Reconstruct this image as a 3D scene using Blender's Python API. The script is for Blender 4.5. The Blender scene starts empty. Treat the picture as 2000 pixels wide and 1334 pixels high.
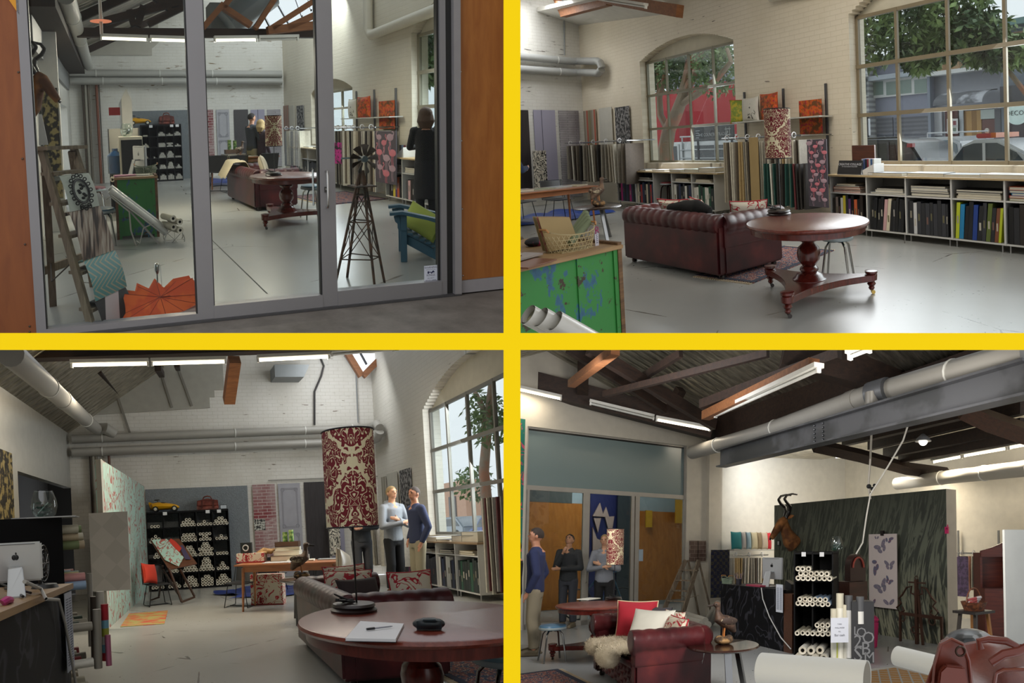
import bpy,bmesh,math,random
from mathutils import Vector,Matrix
PI=math.pi
S=bpy.context.scene
COL=S.collection
random.seed(7)
# ------------------------------------------------------------------ camera, sky, exposure
CAM_Z=3.0
LENS_PX=1600.0  # focal length in pixels of the 2000 x 1334 frame
cam_data=bpy.data.cameras.new('camera');cam_data.sensor_fit='HORIZONTAL';cam_data.sensor_width=36.0
cam_data.lens=LENS_PX/2000.0*36.0;cam_data.clip_start=0.05;cam_data.clip_end=500
cam=bpy.data.objects.new('camera',cam_data);COL.objects.link(cam)
cam.location=(0,0,CAM_Z);cam.rotation_euler=(PI/2,0,0)
S.camera=cam
S.view_settings.view_transform='Standard';S.view_settings.look='None'
S.view_settings.exposure=0.0;S.view_settings.gamma=1.0;S.view_settings.use_curve_mapping=False
W=bpy.data.worlds.new('overcast_sky');S.world=W;W.use_nodes=True
bgn=W.node_tree.nodes['Background'];bgn.inputs[1].default_value=1.0
# overcast and bright beyond the building, duller on the street side behind the viewer
_tc=W.node_tree.nodes.new('ShaderNodeTexCoord');_sp=W.node_tree.nodes.new('ShaderNodeSeparateXYZ');_rp=W.node_tree.nodes.new('ShaderNodeValToRGB')
W.node_tree.links.new(_tc.outputs['Generated'],_sp.inputs[0]);_mr=W.node_tree.nodes.new('ShaderNodeMapRange');W.node_tree.links.new(_sp.outputs[1],_mr.inputs[0]);_mr.inputs[1].default_value=-.5;_mr.inputs[2].default_value=.6
_rp.color_ramp.elements[0].color=(.93,.94,.95,1);_rp.color_ramp.elements[1].color=(1.02,1.06,1.1,1);W.node_tree.links.new(_mr.outputs[0],_rp.inputs[0]);W.node_tree.links.new(_rp.outputs[0],bgn.inputs[0])
# ------------------------------------------------------------------ the four raked showrooms
# Each showroom is a stage set of its own: a raked floor, with plan axes that run obliquely back from its opening.
# Inside a set everything is laid out in metres on that set's own axes (x along the pipe wall, y along the window wall, z up).
PX=1100.0
class Room:
    def __init__(s,key,name,c,yaw,pitch,roll,sx,sz,H=1.5):
        s.key,s.name,s.c,s.H,s.sx,s.sz=key,name,c,H,sx,sz
        y,p,r=[math.radians(v) for v in (yaw,pitch,roll)]
        f=Vector((math.sin(y)*math.cos(p),math.cos(y)*math.cos(p),math.sin(p)))
        rt=Vector((math.cos(y),-math.sin(y),0));up=rt.cross(f)
        s.f=f;s.r=rt*math.cos(r)+up*math.sin(r);s.u=-rt*math.sin(r)+up*math.cos(r)
        kx=(c[0]-1000)/PX;ky=(667-c[1])/PX;st=LENS_PX/PX
        # the set's three axes in the world (columns)
        A=Matrix((s.r+kx*s.f,st*s.f,s.u+ky*s.f))
        s.A=A;s.o=Vector((0,0,CAM_Z))-A @ Vector((0,0,H))
    def w(s,p):return s.A @ Vector(p)+s.o
    def ray(s,px,py):
        return s.f+s.r*((px-s.c[0])/PX)-s.u*((py-s.c[1])/PX)
    def fl(s,px,py,z=0.0):
        d=s.ray(px,py);t=(z-s.H)/d.z;return (d.x*t,d.y*t,z)
    def pt(s,px,py,dist):return s.ray(px,py)*dist+Vector((0,0,s.H))
    def up(s,px,py,b):
        # height above the floor of the picture point px, py at the distance of base point b
        d=s.ray(px,py);t=Vector(b[:2]).dot(Vector((s.f.x,s.f.y)))/Vector((d.x,d.y)).dot(Vector((s.f.x,s.f.y)));return s.H+d.z*t
    def atx(s,px,py,x):
        d=s.ray(px,py);t=x/d.x;return (x,d.y*t,s.H+d.z*t)
    def aty(s,px,py,y):
        d=s.ray(px,py);t=y/d.y;return (d.x*t,y,s.H+d.z*t)
R1=Room(1,'top-left',(492,325.5),14.3,-4.25,-1.85,-1,1)
R2=Room(2,'top-right',(1508.5,325.5),49.1,-2.64,-2.2,1,1)
R3=Room(3,'bottom-left',(492,1009),5.1,1.3,-3.0,-1,-1,1.25)
R4=Room(4,'bottom-right',(1508.5,1009),36.7,3.2,0.2,1,-1,1.55)
CUR=[R1]
HT=0.0124  # half thickness of the partitions between the sets
# ------------------------------------------------------------------ materials
MATS={}
def lin(c):
    if isinstance(c,str):c=[int(c[i:i+2],16)/255 for i in (0,2,4)]
    return tuple(((v/12.92) if v<=.04045 else ((v+.055)/1.055)**2.4) for v in c[:3])+(1,)
class NB:
    def __init__(s,name,rough=.6,metal=0.,spec=.5):
        s.m=bpy.data.materials.new(name);s.m.use_nodes=True;s.t=s.m.node_tree;s.n=s.t.nodes;s.l=s.t.links
        s.b=s.n['Principled BSDF'];s.b.inputs['Roughness'].default_value=rough;s.b.inputs['Metallic'].default_value=metal
        s.b.inputs['Specular IOR Level'].default_value=spec
        a=s.n.new('ShaderNodeAttribute');a.attribute_name='rc';s.co=a.outputs['Vector']
    def node(s,t,**k):
        n=s.n.new(t)
        for a,v in k.items():setattr(n,a,v)
        return n
    def put(s,sock,v):
        if hasattr(v,'is_output') or isinstance(v,bpy.types.NodeSocket):s.l.new(v,sock)
        else:sock.default_value=v
    def math(s,op,a,b=0.,c=0.):
        n=s.node('ShaderNodeMath',operation=op)
        for i,v in enumerate((a,b,c)):s.put(n.inputs[i],v)
        return n.outputs[0]
    def sep(s,v=None):
        n=s.node('ShaderNodeSeparateXYZ');s.l.new(v or s.co,n.inputs[0]);return n.outputs
    def comb(s,x,y,z=0.):
        n=s.node('ShaderNodeCombineXYZ')
        for i,v in enumerate((x,y,z)):s.put(n.inputs[i],v)
        return n.outputs[0]
    def axes(s,ax):
        o=s.sep();d=dict(x=o[0],y=o[1],z=o[2]);return s.comb(d[ax[0]],d[ax[1]],d[ax[2]] if len(ax)>2 else 0.)
    def scale(s,v,k):
        n=s.node('ShaderNodeVectorMath',operation='MULTIPLY');s.l.new(v,n.inputs[0]);n.inputs[1].default_value=k;return n.outputs[0]
    def noise(s,scale=5.,detail=3.,v=None,rough=.5,dist=0.):
        n=s.node('ShaderNodeTexNoise');s.l.new(v or s.co,n.inputs['Vector']);n.inputs['Scale'].default_value=scale
        n.inputs['Detail'].default_value=detail;n.inputs['Roughness'].default_value=rough;n.inputs['Distortion'].default_value=dist
        return n.outputs[0]
    def vor(s,scale=5.,v=None,out=0,feat='F1'):
        n=s.node('ShaderNodeTexVoronoi',feature=feat);s.l.new(v or s.co,n.inputs['Vector']);n.inputs['Scale'].default_value=scale;return n.outputs[out]
    def ramp(s,f,*st,interp='LINEAR'):
        n=s.node('ShaderNodeValToRGB');s.l.new(f,n.inputs[0]);r=n.color_ramp;r.interpolation=interp
        while len(r.elements)<len(st):r.elements.new(.5)
        for e,(p,c) in zip(r.elements,st):
            e.position=p;e.color=lin(c) if not isinstance(c,(int,float)) else (c,c,c,1)
        return n.outputs[0]
    def mix(s,f,a,b):
        n=s.node('ShaderNodeMix',data_type='RGBA');s.put(n.inputs[0],f)
        for i,v in ((6,a),(7,b)):s.put(n.inputs[i],lin(v) if isinstance(v,(str,tuple,list)) else v)
        return n.outputs[2]
    def col(s,v):s.put(s.b.inputs['Base Color'],lin(v) if isinstance(v,(str,tuple,list)) else v);return s
    def bump(s,h,st=.3,d=.02):
        n=s.node('ShaderNodeBump');s.l.new(h,n.inputs['Height']);n.inputs['Strength'].default_value=st;n.inputs['Distance'].default_value=d
        s.l.new(n.outputs[0],s.b.inputs['Normal']);return s
def memo(f):
    def g(*a,**k):
        key=(f.__name__,)+a+tuple(sorted(k.items()))
        if key not in MATS:MATS[key]=f(*a,**k)
        return MATS[key]
    return g
@memo
def plain(c,rough=.55,metal=0.,var=.12,sc=6.,spec=.5):
    b=NB('surface_'+(c if isinstance(c,str) else 'c'),rough,metal,spec)
    k=lin(c);lo=tuple(v*(1-var) for v in k[:3])+(1,);hi=tuple(min(1,v*(1+var)) for v in k[:3])+(1,)
    n=b.node('ShaderNodeMix',data_type='RGBA');b.l.new(b.noise(sc,3),n.inputs[0]);n.inputs[6].default_value=lo;n.inputs[7].default_value=hi
    b.l.new(n.outputs[2],b.b.inputs['Base Color']);return b.m
@memo
def blotch(c1,c2,scale=5.,lo=.45,hi=.55,rough=.6,stretch=(1,1,1),detail=4.,metal=0.,bump=0.,dist=0.):
    b=NB('blotched',rough,metal);f=b.noise(scale,detail,b.scale(b.co,stretch),.55,dist)
    b.col(b.ramp(f,(lo,c1),(hi,c2)))
    if bump:b.bump(f,bump)
    return b.m
@memo
def wood(c1,c2,ax='xyz',scale=3.,rough=.4,st=(1,12,12)):
    b=NB('wood',rough);f=b.noise(scale,5,b.scale(b.axes(ax),st),.6,.6);b.col(b.ramp(f,(.3,c1),(.7,c2)));b.bump(f,.08,.01);return b.m
@memo
def glass(tint='ffffff',refl=.06,rough=.0):
    m=bpy.data.materials.new('clear_glass');m.use_nodes=True;t=m.node_tree;t.nodes.clear()
    o=t.nodes.new('ShaderNodeOutputMaterial');mx=t.nodes.new('ShaderNodeMixShader');a=t.nodes.new('ShaderNodeBsdfTransparent');g=t.nodes.new('ShaderNodeBsdfGlossy')
    a.inputs[0].default_value=lin(tint);g.inputs['Roughness'].default_value=rough;mx.inputs[0].default_value=refl
    t.links.new(a.outputs[0],mx.inputs[1]);t.links.new(g.outputs[0],mx.inputs[2]);t.links.new(mx.outputs[0],o.inputs[0]);return m
@memo
def emit(c='fff1d8',st=6.):
    m=bpy.data.materials.new('lamp_light');m.use_nodes=True;t=m.node_tree;t.nodes.clear()
    o=t.nodes.new('ShaderNodeOutputMaterial');e=t.nodes.new('ShaderNodeEmission');e.inputs[0].default_value=lin(c);e.inputs[1].default_value=st
    t.links.new(e.outputs[0],o.inputs[0]);return m
@memo
def bricks(c='e4e2db',mort='d2cfc6',ax='xz',w=.24,h=.086,bump=.5,dirt='7d6f5e',dirty=.63,rough=.55,spots=True,ms=.006):
    b=NB('painted_brick',rough);v=b.axes(ax)
    n=b.node('ShaderNodeTexBrick');b.l.new(v,n.inputs['Vector']);n.inputs['Scale'].default_value=1.;n.inputs['Brick Width'].default_value=w
    n.inputs['Row Height'].default_value=h;n.inputs['Mortar Size'].default_value=ms;n.inputs['Mortar Smooth'].default_value=.6
    n.inputs['Color1'].default_value=(1,1,1,1);n.inputs['Color2'].default_value=(.93,.93,.93,1);n.inputs['Mortar'].default_value=(0,0,0,1)
    base=b.mix(n.outputs[1],c,mort);base2=b.mix(b.ramp(b.noise(1.1,4),(.4,0),(.75,1)),base,mort)
    if spots:
        k=b.math('MULTIPLY',b.ramp(b.noise(9.,3,b.scale(b.co,(.35,.35,2.2))),(dirty,0),(dirty+.05,1)),b.ramp(b.noise(.9,2),(.5,0),(.62,1)))
        base2=b.mix(k,base2,dirt)
    b.col(base2);hh=b.math('ADD',b.math('MULTIPLY',n.outputs[1],-1.),b.math('MULTIPLY',b.noise(14,3),.8));b.bump(hh,bump,.012);return b.m
@memo
def mirrored(c1,c2,sx=.3,sz=.5,scale=7.,th=.5,ax='xz',rough=.7,w=.02,dist=2.5,ox=0.,rings=True,detail=1.5,metal=0.):
    # ornament that repeats and mirrors about vertical axes, the way a damask does
    b=NB('damask_ornament',rough,metal);o=b.sep();d=dict(x=o[0],y=o[1],z=o[2]);u=b.math('ADD',d[ax[0]],ox);z=d[ax[1]]
    fu=b.math('PINGPONG',u,sx/2);row=b.math('FLOOR',b.math('DIVIDE',z,sz));fz=b.math('MODULO',b.math('ADD',z,40*sz),sz)
    v=b.comb(b.math('MULTIPLY',fu,1.),b.math('MULTIPLY',fz,.8),3.1)
    f=b.noise(scale/(sx*2.2),detail,v,.5,dist)
    if rings:
        e=b.math('SINE',b.math('MULTIPLY',b.math('ADD',f,0.),34.));m=b.math('GREATER_THAN',e,-.15)
        big=b.ramp(b.noise(scale/(sx*4.5),1,v,.5,1.),(th-w,0),(th+w,1));m=b.math('MULTIPLY',m,big)
    else:m=b.ramp(f,(th-w,0),(th+w,1))
    b.col(b.mix(m,c1,c2));return b.m
# ------------------------------------------------------------------ mesh building
class MB:
    def __init__(s):s.v=[];s.f=[];s.mi=[];s.cur=0
    def add(s,vs,fs):
        o=len(s.v);s.v+=[tuple(p) for p in vs];s.f+=[tuple(i+o for i in f) for f in fs];s.mi+=[s.cur]*len(fs);return s
    def mat(s,i):s.cur=i;return s
    def box(s,x0,x1,y0,y1,z0,z1):
        if x0>x1:x0,x1=x1,x0
        if y0>y1:y0,y1=y1,y0
        if z0>z1:z0,z1=z1,z0
        return s.add([(x0,y0,z0),(x1,y0,z0),(x1,y1,z0),(x0,y1,z0),(x0,y0,z1),(x1,y0,z1),(x1,y1,z1),(x0,y1,z1)],
                     [(0,3,2,1),(4,5,6,7),(0,1,5,4),(1,2,6,5),(2,3,7,6),(3,0,4,7)])
    def bar(s,p,q,w,h=None,up=(0,0,1)):
        p=Vector(p);q=Vector(q);h=h or w;d=(q-p).normalized();u=Vector(up)
        if abs(d.dot(u))>.98:u=Vector((0,1,0))
        a=d.cross(u).normalized()*w/2;b=a.cross(d).normalized()*h/2;vs=[]
        for c in (p,q):vs+=[c-a-b,c+a-b,c+a+b,c-a+b]
        return s.add(vs,[(0,3,2,1),(4,5,6,7),(0,1,5,4),(1,2,6,5),(2,3,7,6),(3,0,4,7)])
    def tube(s,pts,r,n=10,caps=True,flat=1.0):
        P=[Vector(p) for p in pts];m=len(P);rr=r if isinstance(r,(list,tuple)) else [r]*m;ref=None;vs=[]
        for i,c in enumerate(P):
            d=(P[min(i+1,m-1)]-P[max(i-1,0)]).normalized()
            if ref is None:ref=Vector((0,0,1)) if abs(d.z)<.9 else Vector((1,0,0))
            a=(ref-d*ref.dot(d)).normalized();ref=a;b=d.cross(a)
            for k in range(n):
                t=2*PI*k/n;vs.append(c+(a*math.cos(t)+b*math.sin(t)*flat)*rr[i])
        fs=[(i*n+k,i*n+(k+1) % n,(i+1)*n+(k+1) % n,(i+1)*n+k) for i in range(m-1) for k in range(n)]
        if caps:fs+=[tuple(range(n))[::-1],tuple(range((m-1)*n,m*n))]
        return s.add(vs,fs)
    def ring(s,c,r,t,n=20,m=6,axis='z'):
        vs=[];fs=[]
        for i in range(n):
            a=2*PI*i/n
            for k in range(m):
                b=2*PI*k/m;q=((r+t*math.cos(b))*math.cos(a),(r+t*math.cos(b))*math.sin(a),t*math.sin(b))
                if axis=='x':q=(q[2],q[0],q[1])
                if axis=='y':q=(q[0],q[2],q[1])
                vs.append((c[0]+q[0],c[1]+q[1],c[2]+q[2]))
        fs=[(i*m+k,((i+1) % n)*m+k,((i+1) % n)*m+(k+1) % m,i*m+(k+1) % m) for i in range(n) for k in range(m)]
        return s.add(vs,fs)
    def lathe(s,prof,c=(0,0,0),n=24,axis='z',sy=1.,open=False):
        vs=[];m=len(prof)
        for r,z in prof:
            for k in range(n):
                t=2*PI*k/n;q=(r*math.cos(t),r*math.sin(t)*sy,z)
                if axis=='x':q=(q[2],q[0],q[1])
                if axis=='y':q=(q[1],q[2],q[0])
                vs.append((c[0]+q[0],c[1]+q[1],c[2]+q[2]))
        fs=[(i*n+k,i*n+(k+1) % n,(i+1)*n+(k+1) % n,(i+1)*n+k) for i in range(m-1) for k in range(n)]
        if prof[0][0]>1e-4 and not open:fs.append(tuple(range(n))[::-1])
        if prof[-1][0]>1e-4 and not open:fs.append(tuple(range((m-1)*n,m*n)))
        return s.add(vs,fs)
    def ball(s,c,r,n=14,m=9):
        if not isinstance(r,(list,tuple)):r=(r,r,r)
        vs=[(c[0],c[1],c[2]-r[2])];fs=[]
        for i in range(1,m):
            p=PI*i/m
            for k in range(n):
                t=2*PI*k/n;vs.append((c[0]+r[0]*math.sin(p)*math.cos(t),c[1]+r[1]*math.sin(p)*math.sin(t),c[2]-r[2]*math.cos(p)))
        vs.append((c[0],c[1],c[2]+r[2]));e=len(vs)-1
        for k in range(n):
            fs.append((0,1+(k+1) % n,1+k));fs.append((e,e-n+k,e-n+(k+1) % n))
            for i in range(m-2):fs.append((1+i*n+k,1+i*n+(k+1) % n,1+(i+1)*n+(k+1) % n,1+(i+1)*n+k))
        return s.add(vs,fs)
    def poly(s,pts):return s.add(pts,[tuple(range(len(pts)))])
    def prism(s,pts,d):
        n=len(pts);q=[tuple(p[i]+d[i] for i in range(3)) for p in pts]
        return s.add(list(pts)+q,[tuple(range(n))[::-1],tuple(range(n,2*n))]+[(i,(i+1) % n,n+(i+1) % n,n+i) for i in range(n)])
    def grid(s,fn,nu,nv,thick=None):
        vs=[fn(i/nu,j/nv) for j in range(nv+1) for i in range(nu+1)];w=nu+1
        fs=[(j*w+i,j*w+i+1,(j+1)*w+i+1,(j+1)*w+i) for j in range(nv) for i in range(nu)]
        if thick:
            o=len(vs);vs+=[tuple(p[k]+thick[k] for k in range(3)) for p in vs];fs+=[tuple(o+i for i in f)[::-1] for f in fs]
            e=[i for i in range(nu+1)]+[j*w+nu for j in range(1,nv+1)]+[nv*w+i for i in range(nu-1,-1,-1)]+[j*w for j in range(nv-1,0,-1)]
            fs+=[(e[(i+1) % len(e)],e[i],e[i]+o,e[(i+1) % len(e)]+o) for i in range(len(e))]
        return s.add(vs,fs)
    def xf(s,loc=(0,0,0),rz=0.,rx=0.,ry=0.,sc=1.):
        M_=Matrix.Translation(loc) @ Matrix.Rotation(rz,4,'Z') @ Matrix.Rotation(ry,4,'Y') @ Matrix.Rotation(rx,4,'X') @ Matrix.Scale(sc,4)
        s.v=[tuple(M_ @ Vector(p)) for p in s.v];return s
    def join(s,o):
        k=len(s.v);s.v+=o.v;s.f+=[tuple(i+k for i in f) for f in o.f];s.mi+=o.mi if s.cur==0 else [s.cur]*len(o.f);return s
def remesh(mb,voxel=.02,smooth=4):
    me=bpy.data.meshes.new('t');me.from_pydata(mb.v,[],mb.f);ob=bpy.data.objects.new('t',me);COL.objects.link(ob)
    m=ob.modifiers.new('r','REMESH');m.mode='VOXEL';m.voxel_size=voxel
    if smooth:k=ob.modifiers.new('s','SMOOTH');k.iterations=smooth;k.factor=.5
    dg=bpy.context.evaluated_depsgraph_get();ev=ob.evaluated_get(dg);em=ev.to_mesh();out=MB()
    out.v=[tuple(v.co) for v in em.vertices];out.f=[tuple(p.vertices) for p in em.polygons];out.mi=[0]*len(out.f)
    ev.to_mesh_clear();bpy.data.objects.remove(ob);bpy.data.meshes.remove(me);return out
PLACE={}
def tag(o,label,cat,group=None,kind=None):
    if label:o['label']=label+', '+CUR[0].name+' panel'
    if cat:o['category']=cat
    if group:o['group']=group+', '+CUR[0].name
    if kind:o['kind']=kind
    return o
def to_mesh(name,mb,mats,place,room,origin,smooth,angle=38,bevel=0.):
    x,y,z,rz=place;c,s_=math.cos(rz),math.sin(rz)
    me=bpy.data.meshes.new(name);me.from_pydata(mb.v,[],mb.f)
    if any(mb.mi):me.polygons.foreach_set('material_index',mb.mi)
    bm=bmesh.new();bm.from_mesh(me)
    bmesh.ops.remove_doubles(bm,verts=bm.verts,dist=1e-5)
    if bevel:
        es=[e for e in bm.edges if len(e.link_faces)==2 and e.calc_face_angle(0)>.6]
        bmesh.ops.bevel(bm,geom=es,offset=bevel,segments=2,affect='EDGES',clamp_overlap=True)
    bmesh.ops.recalc_face_normals(bm,faces=bm.faces)
    L=bm.verts.layers.float_vector.new('rc')
    for v in bm.verts:
        v[L]=v.co;p=v.co;v.co=room.w((x+c*p.x-s_*p.y,y+s_*p.x+c*p.y,z+p.z))
    for ax,sg,lim in ((0,room.sx,0.),(2,room.sz,CAM_Z)):
        if any(sg*(v.co[ax]-lim)<HT+.001 for v in bm.verts):
            nrm=[0,0,0];nrm[ax]=sg;pco=[0,0,0];pco[ax]=lim+sg*(HT+.001)
            r=bmesh.ops.bisect_plane(bm,geom=bm.verts[:]+bm.edges[:]+bm.faces[:],plane_co=pco,plane_no=nrm,clear_inner=True)
            ed=[e for e in r['geom_cut'] if isinstance(e,bmesh.types.BMEdge)]
            try:bmesh.ops.holes_fill(bm,edges=ed)
            except Exception:pass
    for v in bm.verts:v.co-=origin
    bm.to_mesh(me);bm.free()
    for m in mats:me.materials.append(m)
    if smooth:
        me.shade_smooth();me.set_sharp_from_angle(angle=math.radians(angle))
    return me
def thing(name,label,cat,loc=(0,0,0),rz=0.,group=None):
    o=bpy.data.objects.new(name,None);COL.objects.link(o);o.empty_display_size=.1
    o.location=CUR[0].w(loc);PLACE[o.name]=(loc[0],loc[1],loc[2],rz);return tag(o,label,cat,group)
def part(name,mb,mats,par,smooth=True,label=None,bevel=0.,angle=38,kind=None):
    if not isinstance(mats,(list,tuple)):mats=[mats]
    root=par
    while root.parent:root=root.parent
    pl=PLACE[root.name];org=CUR[0].w(pl[:3])
    me=to_mesh(name,mb,mats,pl,CUR[0],org,smooth,angle,bevel)
    o=bpy.data.objects.new(name,me);COL.objects.link(o);o.parent=par
    if label:o['label']=label
    if kind:o['kind']=kind
    return o
def solo(name,label,cat,mb,mats,loc=(0,0,0),rz=0.,group=None,kind=None,smooth=True,bevel=0.,angle=38):
    if not isinstance(mats,(list,tuple)):mats=[mats]
    org=CUR[0].w(loc);me=to_mesh(name,mb,mats,(loc[0],loc[1],loc[2],rz),CUR[0],org,smooth,angle,bevel)
    o=bpy.data.objects.new(name,me);COL.objects.link(o);o.location=org;PLACE[o.name]=(loc[0],loc[1],loc[2],rz)
    return tag(o,label,cat,group,kind)
def struct(name,mb,mats,loc=(0,0,0),smooth=False):
    return solo(name,None,None,mb,mats,loc,kind='structure',smooth=smooth)
def copy_to(o,loc,label=None,group=None):
    # the same thing once more at another spot of the same set, with copies of its parts and their parts
    old=PLACE[o.name];c=o.copy();COL.objects.link(c);c.location=CUR[0].w(loc);PLACE[c.name]=(loc[0],loc[1],loc[2],old[3])
    if label:c['label']=label+', '+CUR[0].name+' panel'
    if group:c['group']=group+', '+CUR[0].name
    def rec(src,dst):
        for ch in list(src.children):
            d=ch.copy();COL.objects.link(d);d.parent=dst;rec(ch,d)
    rec(o,c);return c
def text(mb,body,loc,size,right=(1,0,0),up=(0,0,1),align='CENTER',depth=.002):
    cu=bpy.data.curves.new('t','FONT');cu.body=body;cu.size=size;cu.align_x=align;cu.align_y='CENTER';cu.resolution_u=2
    ob=bpy.data.objects.new('t',cu);COL.objects.link(ob);dg=bpy.context.evaluated_depsgraph_get();ev=ob.evaluated_get(dg);me=ev.to_mesh()
    r=Vector(right);u=Vector(up);o=Vector(loc);n=r.cross(u).normalized()*depth
    vs=[o+r*v.co.x+u*v.co.y+n for v in me.vertices];fs=[tuple(p.vertices) for p in me.polygons];mb.add(vs,fs)
    ev.to_mesh_clear();bpy.data.objects.remove(ob);return mb
def area(loc,to,size,power,col=(1,1,1),sy=None,name='daylight_and_fill',along=None):  # serves windows and skylights, and also added fill lamps without a fitting
    d=bpy.data.lights.new(name,'AREA');d.energy=power;d.color=col;d.shape='RECTANGLE';d.size=size;d.size_y=sy or size
    o=bpy.data.objects.new(name,d);COL.objects.link(o);a=CUR[0].w(loc);b=CUR[0].w(to);o.location=a
    if along:  # a strip that runs along its tube and shines down
        y=(CUR[0].w(along[1])-CUR[0].w(along[0])).normalized();z=(a-b).normalized();x=y.cross(z).normalized();z=x.cross(y);o.rotation_euler=Matrix((x,y,z)).transposed().to_euler()
    else:o.rotation_euler=(b-a).to_track_quat('-Z','Y').to_euler()
    return o
# the partitions that divide the four sets, with their yellow painted front edges
yel=NB('yellow_paint',.5).col((1.,.845,.0)).m
yel.node_tree.nodes['Principled BSDF'].inputs['Specular IOR Level'].default_value=.1
def raw(name,x0,x1,y0,y1,z0,z1,m):
    me=bpy.data.meshes.new(name);b=MB().box(x0,x1,y0,y1,z0,z1);me.from_pydata(b.v,[],b.f);me.materials.append(m)
    o=bpy.data.objects.new(name,me);COL.objects.link(o);o['kind']='structure';return o
white_plain=plain('d9d6cd',.8)
raw('trim_1',-HT,HT,1.2,1.5,CAM_Z-1.6,CAM_Z+1.6,yel)
raw('trim_2',-2.2,-HT,1.2,1.5,CAM_Z-HT,CAM_Z+HT,yel)
raw('trim_3',HT,2.2,1.2,1.5,CAM_Z-HT,CAM_Z+HT,yel)
raw('wall_partition',-HT+.0005,HT-.0005,1.5,27,CAM_Z-11,CAM_Z+11,white_plain)
raw('ceiling_partition',-16,-HT,1.5,1.9,CAM_Z-HT+.0005,CAM_Z+HT-.0005,white_plain)
raw('ceiling_partition',HT,16,1.5,1.9,CAM_Z-HT+.0005,CAM_Z+HT-.0005,white_plain)
# ------------------------------------------------------------------ walls
class Wall:
    # a vertical plane from A (left end) to B (right end) as one faces it; local x runs along it, local y goes behind it
    def __init__(s,A,B,room=None):
        s.room=room or CUR[0];s.A=Vector((A[0],A[1],0));B=Vector((B[0],B[1],0));s.len=(B-s.A).length;s.d=(B-s.A).normalized()
        s.rz=math.atan2(s.d.y,s.d.x);s.n=Vector((-s.d.y,s.d.x,0));s.loc=(A[0],A[1],0)
    def hit(s,px,py,off=0.):
        r=s.room.ray(px,py);o=Vector((0,0,s.room.H));t=((s.A+s.n*off-o).dot(s.n))/r.dot(s.n);p=o+r*t
        return ((p-s.A).dot(s.d),p.z)
    def at(s,u,off=0.,z=0.):
        p=s.A+s.d*u+s.n*off;return (p.x,p.y,z)
def wall_mesh(u0,u1,z0,z1,ops=(),th=.3):
    mb=MB();cuts={u0,u1}
    for (a,b,za,zb,rise) in ops:
        cuts |= {a,b}
        if rise:cuts |= {a+(b-a)*i/44 for i in range(45)}
    cuts=sorted(c for c in cuts if u0<=c<=u1)
    for a,b in zip(cuts[:-1],cuts[1:]):
        if b-a<1e-5:continue
        m=(a+b)/2;segs=[(z0,z1)]
        for (oa,ob,za,zb,rise) in ops:
            if oa<m<ob:
                t=(m-(oa+ob)/2)/((ob-oa)/2);zt=zb+rise*(1-t*t) if rise else zb;ns=[]
                for (p,q) in segs:
                    if za>p:ns.append((p,min(za,q)))
                    if zt<q:ns.append((max(zt,p),q))
                segs=ns
        for p,q in segs:
            if q-p>1e-4:mb.box(a,b,0,th,p,q)
    return mb
def window(name,wall,a,b,z0,z1,cols,rows,off=.12,frame='8e8875',bw=.045,rise=0.,arch_mat=None,heavy=None):
    # steel and timber framed window of many panes
    CU=CUR[0];w=b-a;h=z1-z0
    f=MB().box(a,b,off,off+.06,z0,z0+bw).box(a,b,off,off+.06,z1-bw,z1).box(a,a+bw,off,off+.06,z0,z1).box(b-bw,b,off,off+.06,z0,z1)
    org=wall.loc;o=solo(name,None,None,f,plain(frame,.5),org,wall.rz,kind='structure')
    cs=cols if isinstance(cols,(list,tuple)) else [i/cols for i in range(1,cols)];rs=rows if isinstance(rows,(list,tuple)) else [i/rows for i in range(1,rows)]
    m=MB()
    for c in cs:m.box(a+w*c-bw*.4,a+w*c+bw*.4,off-.005,off+.05,z0,z1)
    for r in rs:m.box(a,b,off-.01,off+.055,z0+h*r-bw*.55,z0+h*r+bw*.55)
    part('window_frame',m,plain(frame,.5),o)
    g=MB();U=[0]+list(cs)+[1];V=[0]+list(rs)+[1]
    g.box(a+.01,b-.01,off+.025,off+.029,z0+.01,z1-.01);part('window_pane',g,glass('f4f8f8',.05),o)
    if rise:
        n=40;pts=[(a,off+.05,z1)]+[(a+w*i/n,off+.05,z1+rise*(1-(2*i/n-1)**2)) for i in range(n+1)]+[(b,off+.05,z1)]
        part('window_head',MB().prism(pts,(0,.1,0)),arch_mat or plain('c9c3b0',.8),o)
    return o
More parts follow.
